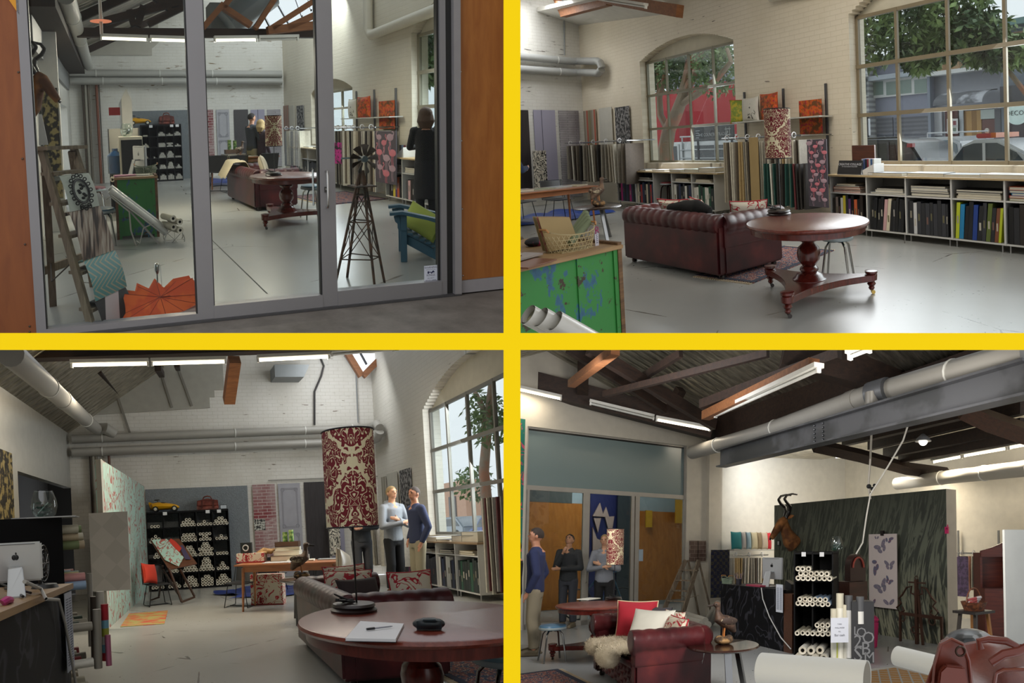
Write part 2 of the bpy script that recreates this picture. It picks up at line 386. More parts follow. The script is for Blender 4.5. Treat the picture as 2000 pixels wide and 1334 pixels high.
# ------------------------------------------------------------------ people
def person(label,loc,rz,h=1.78,top='3a3f45',legs='2a2a2c',hair='2b2019',pose='down',shoe='5a4a35',skin='c49277',head=(0,0),long_hair=False,hood=False,stance=.1,legpose=0.,voxel=.014,skirt=False,cap=False,lean=0.):
    t=thing('person',label,'person',loc,rz);k=h/1.78
    A={'down':(((.25,-.02,1.13),(.27,.05,.87)),((-.25,-.02,1.13),(-.27,.05,.87))),
         'crossed':(((.27,.07,1.12),(-.03,.235,1.17)),((-.27,.07,1.13),(.04,.2,1.22))),
         'chin':(((.2,.13,1.13),(.035,.205,1.41)),((-.26,.05,1.13),(.08,.215,1.12))),
         'pocket':(((.29,-.08,1.14),(.22,.04,.93)),((-.27,-.06,1.13),(-.24,.06,.88))),
         'reach':(((.24,.12,1.17),(.12,.36,1.2)),((-.25,.08,1.15),(-.1,.33,1.15)))}[pose]
    def arm(mb,e,r0,r1,r2,stop=1.):
        for sg,(el,wr) in zip((1,-1),A):
            sh=(sg*.185,0,1.42);wv=tuple(el[i]+(wr[i]-el[i])*stop for i in range(3))
            mb.tube([(sg*.12,0,1.44),sh,tuple((sh[i]+el[i])/2 for i in range(3)),el],[r0*.9,r0,r0*.92,r1],12);mb.tube([el,tuple((el[i]+wv[i])/2 for i in range(3)),wv],[r1,r1*.95,r2],12);mb.ball(el,r1*1.02,10,7);mb.ball(sh,r0*1.03,10,7)
    def leg(mb,r0,r1,r2,zb,e=0.):
        for sg in (1,-1):
            y=legpose*sg;hp=(sg*.092,0,.88);kn=(sg*(stance*.95),y*.5+.02,.49);an=(sg*stance,y-.015,zb)
            mb.tube([hp,tuple((hp[i]+kn[i])/2 for i in range(3)),kn],[r0,r0*.86,r1],12);mb.tube([kn,(kn[0]*.5+an[0]*.5,kn[1]*.5+an[1]*.5-.012,(kn[2]+an[2])/2),an],[r1,r1*.96,r2],12);mb.ball(kn,r1,10,7);mb.ball(hp,r0,10,7)
    b=MB();b.tube([(0,0,z) for z in (.82,.92,1.02,1.14,1.28,1.4,1.47)],[.15,.16,.142,.135,.155,.165,.09],16,flat=.62)
    b.tube([(0,-.005,1.42),(0,0,1.47),(0,.005,1.52),(0,.015,1.58)],[.13,.085,.057,.057],12);arm(b,0,.05,.038,.024);leg(b,.078,.052,.036,.07)
    for sg,(el,wr) in zip((1,-1),A):  # hands: palm, four fingers, thumb
        e=Vector(el);wv=Vector(wr);d=(wv-e).normalized();sd=d.cross(Vector((0,1,0)));sd=(Vector((1,0,0)) if sd.length<.2 else sd.normalized())
        if pose in ('crossed',):d=(d+Vector((0,-.5,0))).normalized()
        p=wv+d*.05;b.tube([wv,wv+d*.03,wv+d*.085],[.022,.034,.034],10,flat=.55)
        nn=d.cross(sd)
        for i in range(4):
            q=wv+d*.08+sd*(.024-.016*i);ln=(.07,.08,.074,.058)[i]
            b.tube([q,q+d*ln*.5+nn*.006,q+d*ln*.9+nn*.02*(1 if pose!='down' else-1)],[.0095,.009,.008],6)
        q=wv+d*.03+sd*.03;b.tube([q,q+sd*.025+d*.03,q+sd*.03+d*.055],[.012,.01,.009],6)
    hd=MB();hd.ball((0,.005,1.675),(.077,.094,.1),18,12);hd.tube([(0,.02,1.66),(0,.045,1.6),(0,.05,1.572)],[.066,.052,.03],14);hd.ball((0,.1,1.655),(.013,.018,.02),8,6);hd.ball((0,.094,1.675),(.009,.012,.024),8,6)
    hd.ball((0,.083,1.612),(.026,.014,.012),10,6)
    for sg in (1,-1):hd.ball((sg*.079,0,1.655),(.012,.02,.032),8,6);hd.ball((sg*.032,.08,1.697),(.024,.012,.008),8,6)
    eye=MB();mouth=MB().ball((0,.095,1.612),(.022,.007,.005),8,5);brow=MB()
    for sg in (1,-1):eye.ball((sg*.031,.0895,1.679),(.014,.006,.008),8,6);brow.ball((sg*.031,.097,1.7),(.023,.006,.0055),8,5)
    hr=MB()
    def cap_fn(rs,zc,zlo,yfr,thick=.012):
        n,m=22,14;q=MB()
        for i in range(m):
            for j in range(n):
                p=[]
                for (ii,jj) in ((i,j),(i,j+1),(i+1,j+1),(i+1,j)):
                    ph=PI*ii/m;th=2*PI*jj/n;p.append((rs[0]*math.sin(ph)*math.cos(th),-.004+rs[1]*math.sin(ph)*math.sin(th),zc+rs[2]*math.cos(ph)))
                cz=sum(v[2] for v in p)/4;cy=sum(v[1] for v in p)/4
                if cz>zlo+max(0,cy-yfr)*1.15:q.add(p,[(0,1,2,3)]);q.add([(v[0]*.86,v[1]*.86,zc+(v[2]-zc)*.86) for v in p],[(3,2,1,0)])
        return q
    if long_hair:
        hr.ball((0,-.035,1.69),(.115,.115,.125),14,10);hr.tube([(0,-.05,1.68),(0,-.08,1.58),(0,-.09,1.47)],[.12,.14,.09],12,flat=.75);hr.ball((.07,0,1.6),(.04,.06,.09));hr.ball((-.07,0,1.6),(.04,.06,.09))
    else:hr=cap_fn((.084,.102,.104),1.682,1.63 if not cap else 1.67,-.02)
    for m_ in (hd,eye,mouth,hr,brow):
        m_.v=[(v[0],v[1],v[2]-1.56) for v in m_.v];m_.xf((0,.01,1.56),rz=head[0],rx=head[1])
    b.join(hd)
    def fin(m_,vx=None,sm=3):
        if vx:m_=remesh(m_,vx,sm)
        m_.v=[(v[0]*k,(v[1]+lean*max(0,v[2]-.9))*k,v[2]*k) for v in m_.v];return m_
    sk=plain(skin,.55,var=.05)
    part('body',fin(b,min(voxel,.011),2),sk,t);part('hair',fin(hr,.009 if long_hair else None,2),plain(hair,.8,var=.3,sc=60),t)
    part('eye',fin(eye),plain('241a14',.3),t);part('mouth',fin(mouth),plain('8e4f45',.6),t);part('eyebrow',fin(brow),plain(hair,.8),t)
    s=MB();s.tube([(0,0,z) for z in (.87,.95,1.05,1.16,1.28,1.4,1.475)],[.175,.176,.168,.165,.178,.184,.1],18,flat=.68);arm(s,0,.069,.056,.043,.97)
    s.tube([(0,-.005,1.42),(0,0,1.47),(0,.004,1.515)],[.15,.105,.07],14,flat=.8)
    if hood:s.tube([(-.1,.04,1.47),(-.07,-.07,1.5),(0,-.11,1.5),(.07,-.07,1.5),(.1,.04,1.47)],[.03,.045,.055,.045,.03],10)
    part('coat' if skirt else 'jumper',fin(s,voxel),blotch(top,top,20,rough=.9,bump=.25),t)
    l=MB();l.tube([(0,0,z) for z in (.8,.86,.96)],[.158,.168,.16],16,flat=.66);leg(l,.098,.078,.066,.1)
    if skirt:l.tube([(0,0,.95),(0,0,.6),(0,-.02,.3)],[.17,.2,.19],16,flat=.7)
    part('trousers',fin(l,voxel),blotch(legs,legs,14,rough=.9,bump=.3),t)
    for sg in (1,-1):
        x=sg*stance;y=legpose*sg
        part('shoe',fin(MB().tube([(x,y-.075,.05),(x,y,.062),(x,y+.09,.05),(x+sg*.008,y+.185,.035)],[.04,.046,.044,.03],12,flat=.95).box(x-.042,x+.042,y-.1,y+.2,0,.02),.012,2),plain(shoe,.6),t)
    return t
# ------------------------------------------------------------------ soft things
def cushion_mb(w,h,t,n=16):
    mb=MB()
    def sh(u,v,s):
        a,b=2*u-1,2*v-1;x=a*w/2*(1-.07*(1-b*b)*abs(a));z=b*h/2*(1-.07*(1-a*a)*abs(b));th=t/2*((1-a*a)*(1-b*b))**.42
        return (x,s*(th+.004),z)
    mb.grid(lambda u,v:sh(u,v,-1),n,n);mb.grid(lambda u,v:sh(1-u,v,1),n,n);return mb
def cushion(label,loc,w,h,t,m,rz=0.,rx=0.,ry=0.,group=None,piping=None,extra=None,name='cushion'):
    o=thing(name,label,'cushion',loc,rz,group);c=cushion_mb(w,h,t).xf((0,0,h/2*math.cos(rx)*.96),rx=rx,ry=ry);part('cover',c,m,o)
    if piping:
        e=MB();pts=[]
        for i in range(41):
            q=i/40*4;sd=int(q) % 4;f=q-int(q);a,b=((-1+2*f,-1),(1,-1+2*f),(1-2*f,1),(-1,1-2*f))[sd]
            pts.append((a*w/2*(1-.07*(1-b*b)),0,b*h/2*(1-.07*(1-a*a))))
        e.tube(pts,.008,6,caps=False);e.xf((0,0,h/2*math.cos(rx)*.96),rx=rx,ry=ry);part('piping',e,piping,o)
    if extra:extra(o,w,h,t,rx,ry)
    return o
def sofa(label,loc,rz,L=2.0,D=.95,seat_z=.42,H=.74):
    # button-tufted rolled-arm sofa; local front is -y, x from 0 to L
    t=thing('chesterfield_sofa',label,'sofa',loc,rz);lt=NB('oxblood_leather',.4,0,.3);f=lt.noise(3.,4);lt.col(lt.ramp(f,(.35,'2e0f13'),(.6,'48191c'),(.75,'602624')));lt.bump(lt.noise(60,3),.12,.004);lt=lt.m
    part('body',MB().box(.1,L-.1,.1,D-.05,.07,.4).box(.05,L-.05,D-.16,D-.02,.06,H-.12).box(.04,.18,.03,D-.1,.06,H-.12).box(L-.18,L-.04,.03,D-.1,.06,H-.12),lt,t,bevel=.02)
    def roll(p,q,r,nt):
        p=Vector(p);q=Vector(q);n=6*nt;pts=[p+(q-p)*i/n for i in range(n+1)];rr=[r*(1-.085*abs(math.cos(PI*i/6))**6) for i in range(n+1)];return MB().tube(pts,rr,20)
    z=H-.115;r=.118
    b=remesh(roll((0.06,D-.1,z),(L-.06,D-.1,z),r,int(L*7)).box(.1,L-.1,D-.2,D-.06,z-.2,z),.017,2);part('backrest',b,lt,t)
    for sx in (.1,L-.1):
        a=remesh(roll((sx,0,z),(sx,D-.12,z),r,int(D*7)).box(sx-.07,sx+.07,.02,D-.1,z-.25,z).lathe([(.01,0),(.1,0),(.122,.012),(.118,.04)],(sx,-.01,z),18,'y'),.017,2);part('arm',a,lt,t)
    bt=MB()
    for i in range(int(L*7)+1):
        for dz,yy in ((0,D-.218),(-.13,D-.2)):bt.ball((.12+(L-.24)*(i+(.5 if dz else 0))/(int(L*7)+1),yy,z+dz),(.012,.006,.012),8,5)
    part('button',bt,lt,t)
    for i in range(2):
        w=(L-.36)/2;part('seat_cushion',MB().box(.18+w*i+.005,.18+w*(i+1)-.005,.04,D-.22,seat_z-.08,seat_z+.03),lt,t,bevel=.03)
    bs=MB().grid(lambda u,v:(.1+u*(L-.2),.1-.03*abs(math.sin(u*L*22)*math.sin(v*PI*3+u*L*11)),.08+v*.26),90,14);part('front_panel',bs,lt,t)
    for x in (.12,L-.12):
        for y in (.12,D-.12):part('foot',MB().lathe([(.03,0),(.035,.03),(.02,.07)],(x,y,0),10),plain('1e120e',.4),t)
    return t
def sofa_at(label,NL,FL,D=.95,H=.74,ends=True):
    # NL and FL: the two floor corners below its back, near one first when its front faces away to the right
    a=Vector(NL[:2]);b=Vector(FL[:2]);d=(b-a);rz=math.atan2(d.y,d.x);y=Vector((-math.sin(rz),math.cos(rz)));l=a-y*D
    return sofa(label,(l.x,l.y,0),rz,d.length,D,H=H)
def stool(label,loc,seat='4d7388',h=.5,r=.18,rz=0.,chrome='9a9a98'):
    t=thing('stool',label,'stool',loc,rz);cm=plain(chrome,.18,1.,var=.05)
    part('seat',MB().lathe([(.001,h-.055),(r*.97,h-.055),(r,h-.045),(r,h-.02),(r*.97,h),(r*.6,h+.012),(.001,h+.014)],n=28),plain(seat,.35),t)
    part('seat_band',MB().lathe([(r+.003,h-.05),(r+.006,h-.045),(r+.006,h-.026),(r+.003,h-.02)],n=28),plain('8f9a9c',.4),t)
    for i in range(4):
        a=PI/4+i*PI/2;c,s_=math.cos(a),math.sin(a)
        part('leg',MB().tube([(c*.03,s_*.03,h-.075),(c*.1,s_*.1,h-.07),(c*.145,s_*.145,h-.12),(c*.16,s_*.16,h-.2),(c*.205,s_*.205,0)],.0125,10),cm,t)
    return t
redwood=wood('5a241b','78382b','yxz',2.5,.27,(2,14,14))
def round_table(label,loc,r=.58,h=.74,rz=0.,feet=.64):
    t=thing('pedestal_table',label,'table',loc,rz);w=wood('43140f','64221a','zxy',2.5,.25,(2,10,10))
    part('table_top',MB().lathe([(.001,h-.045),(r*.94,h-.045),(r*.985,h-.035),(r,h-.02),(r*.99,h-.005),(r*.97,h),(.001,h)],n=72),redwood,t)
    part('apron',MB().lathe([(r*.9,h-.1),(r*.93,h-.095),(r*.94,h-.045)],n=60).lathe([(r*.9,h-.1),(r*.88,h-.05)],n=60),w,t)
    part('pedestal',MB().lathe([(.05,h-.13),(.2,h-.125),(.2,h-.11),(.05,h-.1)],n=24).lathe([(.07,h-.13),(.1,h-.16),(.09,h-.185),(.055,h-.2),(.062,h-.215),(.1,h-.25),(.112,h-.3),(.105,h-.36),(.07,h-.41),(.06,h-.42),(.085,h-.44),(.09,h-.46),(.075,h-.48),(.12,h-.5),(.14,h-.53),(.16,h-.545),(.16,h-.56)],n=28),w,t)
    base=MB();pts=[];n=8;R=feet
    for i in range(3):
        a0=i*2*PI/3;a1=a0+2*PI/3;pe=Vector((math.cos(a0),math.sin(a0)));pf=Vector((math.cos(a1),math.sin(a1)))
        s0=Vector((-pe.y,pe.x))*.05;s1=Vector((pf.y,-pf.x))*.05
        p0=pe*R+s0;p1=pf*R+s1;mid=(pe+pf).normalized()*.14
        for j in range(n+1):
            q=j/n;v=p0*(1-q)**2+mid*2*q*(1-q)+p1*q*q;pts.append((v.x,v.y,.13))
    base.prism(pts,(0,0,.06));part('base',base,w,t,bevel=.006)
    for i in range(3):
        a=i*2*PI/3;c=(math.cos(a)*R*.97,math.sin(a)*R*.97,0)
        f=part('foot',MB().lathe([(.022,.045),(.03,.06),(.024,.075),(.042,.1),(.03,.125),(.055,.14),(.058,.19),(.05,.2),(.06,.205),(.06,.225),(.04,.23)],c,18),w,t)
        part('castor',MB().lathe([(.001,-.012),(.019,-.012),(.019,.012),(.001,.012)],(c[0]+.015,c[1],.02),14,'y').tube([(c[0]+.01,c[1],.02),(c[0]-.005,c[1],.04),(c[0],c[1],.055)],.008,8),plain('b99c56' if i==0 else '2a2420',.3,1. if i==0 else .3),f)
    return t
damask=mirrored('cdbf98','6e0f1c',.26,.3,6.4,.43,'xz',dist=1.2,detail=1.)
def damask_mat(r):
    # the ornament wraps round the drum: angle times radius is the horizontal coordinate
    b=NB('damask_shade',.75);o=b.sep();an=b.math('MULTIPLY',b.math('ARCTAN2',o[0],b.math('MULTIPLY',o[1],-1.)),r);z=o[2]
    P_=2*PI*r/2;fu=b.math('PINGPONG',b.math('ADD',an,10*P_),P_/2);fz=b.math('PINGPONG',z,r*2.6);q=1/r
    v=b.comb(b.math('MULTIPLY',fu,q),b.math('MULTIPLY',z,q*.8),.7)
    curl=b.noise(2.8,.4,v,.5,1.3);lobes=b.math('GREATER_THAN',b.math('SINE',b.math('MULTIPLY',curl,36.)),-.7)
    h2=b.math('ADD',b.math('COSINE',b.math('MULTIPLY',fu,2*PI/P_)),b.math('COSINE',b.math('MULTIPLY',z,1.65*q)))
    edge=b.math('ABSOLUTE',b.math('ADD',h2,b.math('MULTIPLY',b.math('SUBTRACT',b.noise(3.5,1,v,.5,1.),.5),1.6)))
    m=b.math('MULTIPLY',b.math('GREATER_THAN',edge,.2),b.math('MAXIMUM',lobes,b.math('LESS_THAN',edge,.34)))
    b.col(b.mix(m,'d3c7a3','6b0d1b'));b.bump(m,.3,.003);return b.m
def lamp(label,loc,rz=0.,shade_r=.125,shade_h=.48,pole=.54,base_r=.125):
    t=thing('table_lamp',label,'lamp',loc,rz);dk=plain('1b0f0d',.35)
    part('base',MB().lathe([(.001,0),(base_r,0),(base_r*1.02,.012),(base_r*.93,.022),(base_r*.9,.026),(base_r*.96,.034),(base_r*.9,.048),(base_r*.5,.052),(.001,.052)],n=36),dk,t)
    part('pole',MB().tube([(.02,0,.05),(.02,0,pole+.02)],.0055,8),plain('141212',.4),t)
    c=MB();rnd=random.Random(3);pts=[(-.05+.05*math.sin(i*1.9)+rnd.uniform(-.01,.01),-.01+.05*math.cos(i*1.3),.062+.012*math.sin(i*.9)**2+(.03 if i==9 else 0)) for i in range(20)];c.tube(pts,.005,6)
    part('cord',c,plain('101010',.5),t)
    s=MB().lathe([(shade_r,pole),(shade_r,pole+shade_h)],(.02,0,0),48,open=True).lathe([(shade_r-.004,pole+shade_h),(shade_r-.004,pole)],(.02,0,0),48,open=True);part('shade',s,damask_mat(shade_r),t)
    part('shade_trim',MB().ring((.02,0,pole),shade_r,.005,40).ring((.02,0,pole+shade_h),shade_r,.005,40).ring((.02,0,pole+shade_h-.005),shade_r-.005,.005,40),plain('15121a',.6),t)
    part('shade_fitter',MB().tube([(.02-shade_r,0,pole+.03),(.02+shade_r,0,pole+.03)],.003,6).tube([(.02,-shade_r,pole+.03),(.02,shade_r,pole+.03)],.003,6),dk,t)
    return t
@memo
def persian():
    b=NB('persian_rug',.95);f=b.vor(26.,out=1);f2=b.noise(26,3);o=b.sep()
    base=b.mix(b.ramp(f2,(.48,0),(.52,1)),'7d4a44','2f3a52');k=b.ramp(b.vor(40.),(.25,1),(.32,0));b.col(b.mix(k,base,'b39b86'));b.bump(b.noise(200,2),.3,.003);return b.m
def rug(label,loc,rz,L,Wd,fr=True):
    t=thing('persian_rug',label,'rug',loc,rz);part('pile',MB().box(0,L,0,Wd,0,.012),persian(),t)
    part('border',MB().box(.0,L,0,.06,.0122,.0135).box(0,L,Wd-.06,Wd,.0122,.0135).box(0,.06,.06,Wd-.06,.0122,.0135).box(L-.06,L,.06,Wd-.06,.0122,.0135),plain('262b3e',.95),t)
    f=MB();n=int(Wd/.03)
    for i in range(n):
        for x,d in ((0,-1),(L,1)):y=(i+.5)*Wd/n;f.box(x,x+d*.055,y-.008,y+.008,0,.008)
    part('fringe',f,plain('b8a78c',.95),t,kind='stuff');return t
# ------------------------------------------------------------------ shelving with sample books
def cube_shelf(label,loc,rz,widths,z0=.12,z1=.8,zmid=.6,D=.4,legs=True,gaps=()):
    t=thing('sample_shelf',label,'shelf',loc,rz);wm=plain('c9c8c3',.5,var=.04);x=0;n=len(widths);L=sum(widths)
    part('back_panel',MB().box(0,L,D-.015,D,z0,z1),plain('8d8c88',.7),t)
    xs=[0]
    for w in widths:xs.append(xs[-1]+w)
    for i,x in enumerate(xs):part('side_panel',MB().box(x-.012 if i else x,x+.012 if i<n else x,0,D,z0,z1),wm,t)
    for i,w in enumerate(widths):
        if i in gaps:continue
        part('shelf_board',MB().box(xs[i]+.012,xs[i+1]-.012,.005,D,zmid-.01,zmid+.01),wm,t);part('shelf_board',MB().box(xs[i]+.012,xs[i+1]-.012,.005,D,z0,z0+.02),wm,t)
    if legs:
        for x in xs:
            for dx in (-.05,.05):
                if 0<x+dx<L:part('leg',MB().tube([(x+dx,.04,0),(x+dx,.04,z0)],.012,8),plain('a8a8a6',.3,.8),t)
    return t
BOOKC=['141416','1d1e22','26272b','0f0f12','202a26','2b2420','33343a','17181c']
def books_standing(loc,rz,w,h,D,cols=None,n=None,label='dark sample book',where='',lean=0.,rnd=None,group=None,t=(.035,.06)):
    rnd=rnd or random.Random(int(abs(loc[0]*100+loc[1]*37)));x=0.;c,s_=math.cos(rz),math.sin(rz);i=0
    while x<w-.03 and (n is None or i<n):
        th=rnd.uniform(*t);hh=h*rnd.uniform(.86,1.);cc=(cols[i % len(cols)] if cols else rnd.choice(BOOKC));th=min(th,w-x)
        ln=lean*rnd.uniform(.6,1.1)
        mb=MB().prism([(0,0,0),(th-.004,0,0),(th-.004+ln,0,hh),(ln,0,hh)],(0,D,0));p=(loc[0]+c*x,loc[1]+s_*x,loc[2])
        nm={'1':'black','2':'charcoal','0':'black','3':'grey'}.get(cc[0],'')
        o=solo('sample_book',f'{COLN.get(cc, "black")} {label} {where}','book',mb,plain(cc,.45,var=.06),p,rz,group or f'books {where}')
        lc={'0':'c0b8a8'}.get(cc[0],'b9b2a2');k=rnd.random()
        if k>.35:
            z=hh*rnd.uniform(.35,.6);part('spine_label',MB().box(th*.25+ln*z/hh,th*.62+ln*z/hh,-.0015,.0,z-.05,z+.05),plain(rnd.choice(['8c8676','b9b2a2','6f6a4c','7a5a50','a09a94']),.6),o)
        x+=th;i+=1
COLN={'141416':'black','1d1e22':'black','26272b':'charcoal','0f0f12':'black','202a26':'dark green','2b2420':'dark brown','33343a':'dark grey','17181c':'black','b4237a':'magenta','d8cdb4':'cream','1f3f8a':'blue','b9c42a':'lime','1e7fb0':'sky blue','5d6b2f':'olive','7b4a32':'brown','c9c9c9':'silver','b8391c':'red','b03030':'red','e0ddd2':'white','2f4a35':'green','94857e':'taupe','d6c440':'yellow','5a3a6a':'purple','c2603a':'orange','9a9fa4':'grey','c9a0a0':'pink','a89a78':'tan','3d6f9a':'blue','24503a':'dark green','27324f':'navy','d9d6cc':'white','8f2a2a':'dark red','4a4a4e':'grey'}
def book_flat(label,loc,rz,w,d,h,c='26272b',group=None,spiral=None):
    o=thing('sample_book',label,'book',loc,rz,group);part('page_block',MB().box(.006,w-.004,.004,d-.006,.004,h-.004),plain('c9c3b2',.8),o)
    part('cover',MB().box(0,w,0,d,0,.004).box(0,w,0,d,h-.004,h).box(0,.004,0,d,.004,h-.004),plain(c,.4,var=.1),o);return o
def books_flat(loc,rz,w,D,specs,where):
    z=loc[2]
    for i,(c,ww,hh,dx) in enumerate(specs):
        book_flat(f'{COLN.get(c, "dark")} folder lying flat {where}',(loc[0]+math.cos(rz)*dx,loc[1]+math.sin(rz)*dx,z),rz,ww,D,hh,c,'folders lying '+where);z+=hh+.001
# ------------------------------------------------------------------ pipes, lights, beams
def pipe(name,label,pts,r,c='a9a8a2',brackets=(),n=16,clampc='d8d8d2',rough=.45,joints=()):
    t=thing(name,label,'pipe',pts[0]);o=Vector(pts[0]);P=[Vector(p)-o for p in pts]
    part('pipe_run',MB().tube(P,r,n),plain(c,rough,var=.05),t)
    for f in brackets:
        i=int(f);q=f-i;a=P[i];b=P[min(i+1,len(P)-1)];m=a+(b-a)*q;d=(b-a).normalized();part('pipe_clamp',MB().tube([m-d*.012,m+d*.012],r*1.09,n),plain(clampc,.5),t)
    for f in joints:
        i=int(f);q=f-i;a=P[i];b=P[min(i+1,len(P)-1)];m=a+(b-a)*q;d=(b-a).normalized();part('pipe_joint',MB().tube([m-d*.09,m+d*.09],r*1.07,n),plain(c,.4,var=.04),t)
    return t
def beam(mb,p,q,w,h):return mb.bar(p,q,w,h)
def tube_light(label,p,q,on=True,st=5.,w=.1,pw=0):
    t=thing('fluorescent_light',label,'light',p);P0=Vector((0,0,0));Q=Vector(q)-Vector(p);d=Q.normalized()
    part('housing',MB().bar(P0+Vector((0,0,.05)),Q+Vector((0,0,.05)),w,.05),plain('c9c7c0',.5),t)
    part('tube',MB().tube([P0+d*.03,Q-d*.03],.02,10),emit('fff0d2',st) if on else plain('c4c4be',.4),t)
    part('end_cap',MB().bar(P0,P0+d*.03,.05,.06),plain('d8d6d0',.5),t);part('end_cap',MB().bar(Q-d*.03,Q,.05,.06),plain('d8d6d0',.5),t)
    if on and pw:m=Vector(p)+Q*.5;area((m.x,m.y,m.z-.03),(m.x,m.y,m.z-2),.05,pw,(1,.87,.68),Q.length*.95,'tube_glow',along=(p,q))
    return t
def leafy(label,center,rad,n,seed=1,cols=('3d5a34','5b7a45'),leaf=.16,name='tree',trunk=None,trunkc=('8a7a66','a8745c'),branches=()):
    t=thing(name,label,'tree',center if trunk is None else trunk[0][0]);base=Vector(center if trunk is None else trunk[0][0]);rnd=random.Random(seed);m=MB()
    blobs=center if isinstance(center,list) else [(center,rad)]
    for c,rd in blobs:
        c=Vector(c)-base
        for i in range(int(n/len(blobs))):
            while True:
                d=Vector((rnd.uniform(-1,1),rnd.uniform(-1,1),rnd.uniform(-1,1)))
                if d.length<1:break
            p=c+Vector((d.x*rd[0],d.y*rd[1],d.z*rd[2]));a=Vector((rnd.uniform(-1,1),rnd.uniform(-1,1),rnd.uniform(-1.2,.2))).normalized();s_=a.cross(Vector((rnd.uniform(-1,1),rnd.uniform(-1,1),1))).normalized();l=leaf*rnd.uniform(.6,1.2)
            m.add([p,p+a*l*.45+s_*l*.22,p+a*l,p+a*l*.45-s_*l*.22],[(0,1,2,3)])
    part('foliage',m,blotch(cols[0],cols[1],1.5,.4,.6,.6),t)
    if trunk:
        for i,(*pp,rr) in enumerate(trunk):
            pts=[Vector(q)-base for q in pp];rs=[rr*(1-.5*j/(len(pts)-1)) for j in range(len(pts))]
            part('trunk' if i==0 else 'branch',MB().tube(pts,rs,12),blotch(trunkc[0],trunkc[1],2.2,.45,.58,.8,(1,1,.5),bump=.3),t)
    return t
# ------------------------------------------------------------------ wall-hung sheets, racks, rolls
def sheet(name,label,cat,wall,box,m,off=-.02,th=.012,group=None,deco=None,bevel=0.):
    x0,y0,x1,y1=box;ym=(y0+y1)/2;xm=(x0+x1)/2
    u0=wall.hit(x0,ym,off)[0];u1=wall.hit(x1,ym,off)[0];zt=wall.hit(xm,y0,off)[1];zb=wall.hit(xm,y1,off)[1]
    w,h=u1-u0,zt-zb
    o=solo(name,label,cat,MB().box(0,w,0,th,0,h),m,wall.at(u0,off-th,zb),wall.rz,group,bevel=bevel)
    if deco:deco(o,w,h)
    return o
def strip_sheets(wall,specs,y0,y1,off=-.02):
    for x0,x1,label,m,deco in specs:sheet('wallpaper_sheet',label,'wallpaper',wall,(x0,y0,x1,y1),m,off,deco=deco,group='wallpaper panels along the back wall')
@memo
def redbrick():return bricks('7d3438','b3a5a2','xz',.22,.075,.3,'c4b8b4',.5,ms=.009)
@memo
def darkwood():return wood('1f1b1c','383234','zyx',3,.5,(.6,14,14))
@memo
def thinbrick():return bricks('b9b6ba','5f5a5e','xz',.5,.05,.3,'77727a',.6,spots=False)
@memo
def boards():
    b=NB('lavender_boards',.6);o=b.sep();k=b.math('LESS_THAN',b.math('ABSOLUTE',b.math('SUBTRACT',o[0],.22)),.008);b.col(b.mix(k,'a09db0','3c3a48'));return b.m
@memo
def stripes(cols,w=.06,ax='x',rough=.7):
    b=NB('striped',rough);o=b.sep();d=dict(x=o[0],y=o[1],z=o[2]);f=b.math('FRACT',b.math('DIVIDE',d[ax],w*len(cols)))
    b.col(b.ramp(f,*[(i/len(cols),c) for i,c in enumerate(cols)],interp='CONSTANT'));return b.m
@memo
def letters_paper():return blotch('2a2a2c','8f8d8c',16,.47,.53,.7,(1,1,.7),2)
@memo
def leaves_paper():
    b=NB('leaf_print',.7);v=b.scale(b.co,(1,1,.45));f=b.noise(9,1.2,v,.5,2.6);b.col(b.ramp(f,(.40,'d9d2c2'),(.42,'15130f'),(.5,'15130f'),(.52,'d9d2c2'),(.62,'d9d2c2'),(.64,'15130f')));return b.m
@memo
def emboss_grey():return blotch('6c7276','7b8286',24,.4,.6,.55,bump=.6,dist=2.)
@memo
def mint_birds():
    b=NB('mint_bird_print',.7);f=b.noise(3.6,1.2,b.scale(b.co,(1,1,.5)),.5,2.6);b.col(b.ramp(f,(.47,'9ab8ad'),(.48,'94524a'),(.53,'94524a'),(.54,'9ab8ad')));return b.m
@memo
def floral():
    b=NB('floral_print',.7);f=b.vor(13,out=1);g=b.noise(11,3,dist=1.);b.col(b.mix(b.ramp(g,(.45,0),(.6,1)),b.ramp(b.noise(16,2),(.35,'d0411f'),(.5,'c96a1e'),(.62,'b0203a')),'6d4420'));return b.m
def door_moulding(o,w,h):
    m=MB()
    for (a,b) in ((.06,.46),(.52,.95)):
        x0,x1,z0,z1=.14*w,.86*w,a*h,b*h
        for d in (0,.025):m.box(x0+d,x1-d,-.006,0,z0+d,z0+d+.008).box(x0+d,x1-d,-.006,0,z1-d-.008,z1-d).box(x0+d,x0+d+.008,-.006,0,z0+d,z1-d).box(x1-d-.008,x1-d,-.006,0,z0+d,z1-d)
        m.ring((x0+.03,-.003,z1-.04),.04,.005,16,5,'y').ring((x1-.03,-.003,z1-.04),.04,.005,16,5,'y').ring((x0+.03,-.003,z0+.04),.04,.005,16,5,'y').ring((x1-.03,-.003,z0+.04),.04,.005,16,5,'y')
    part('moulding',m,plain('8d8c93',.5),o)
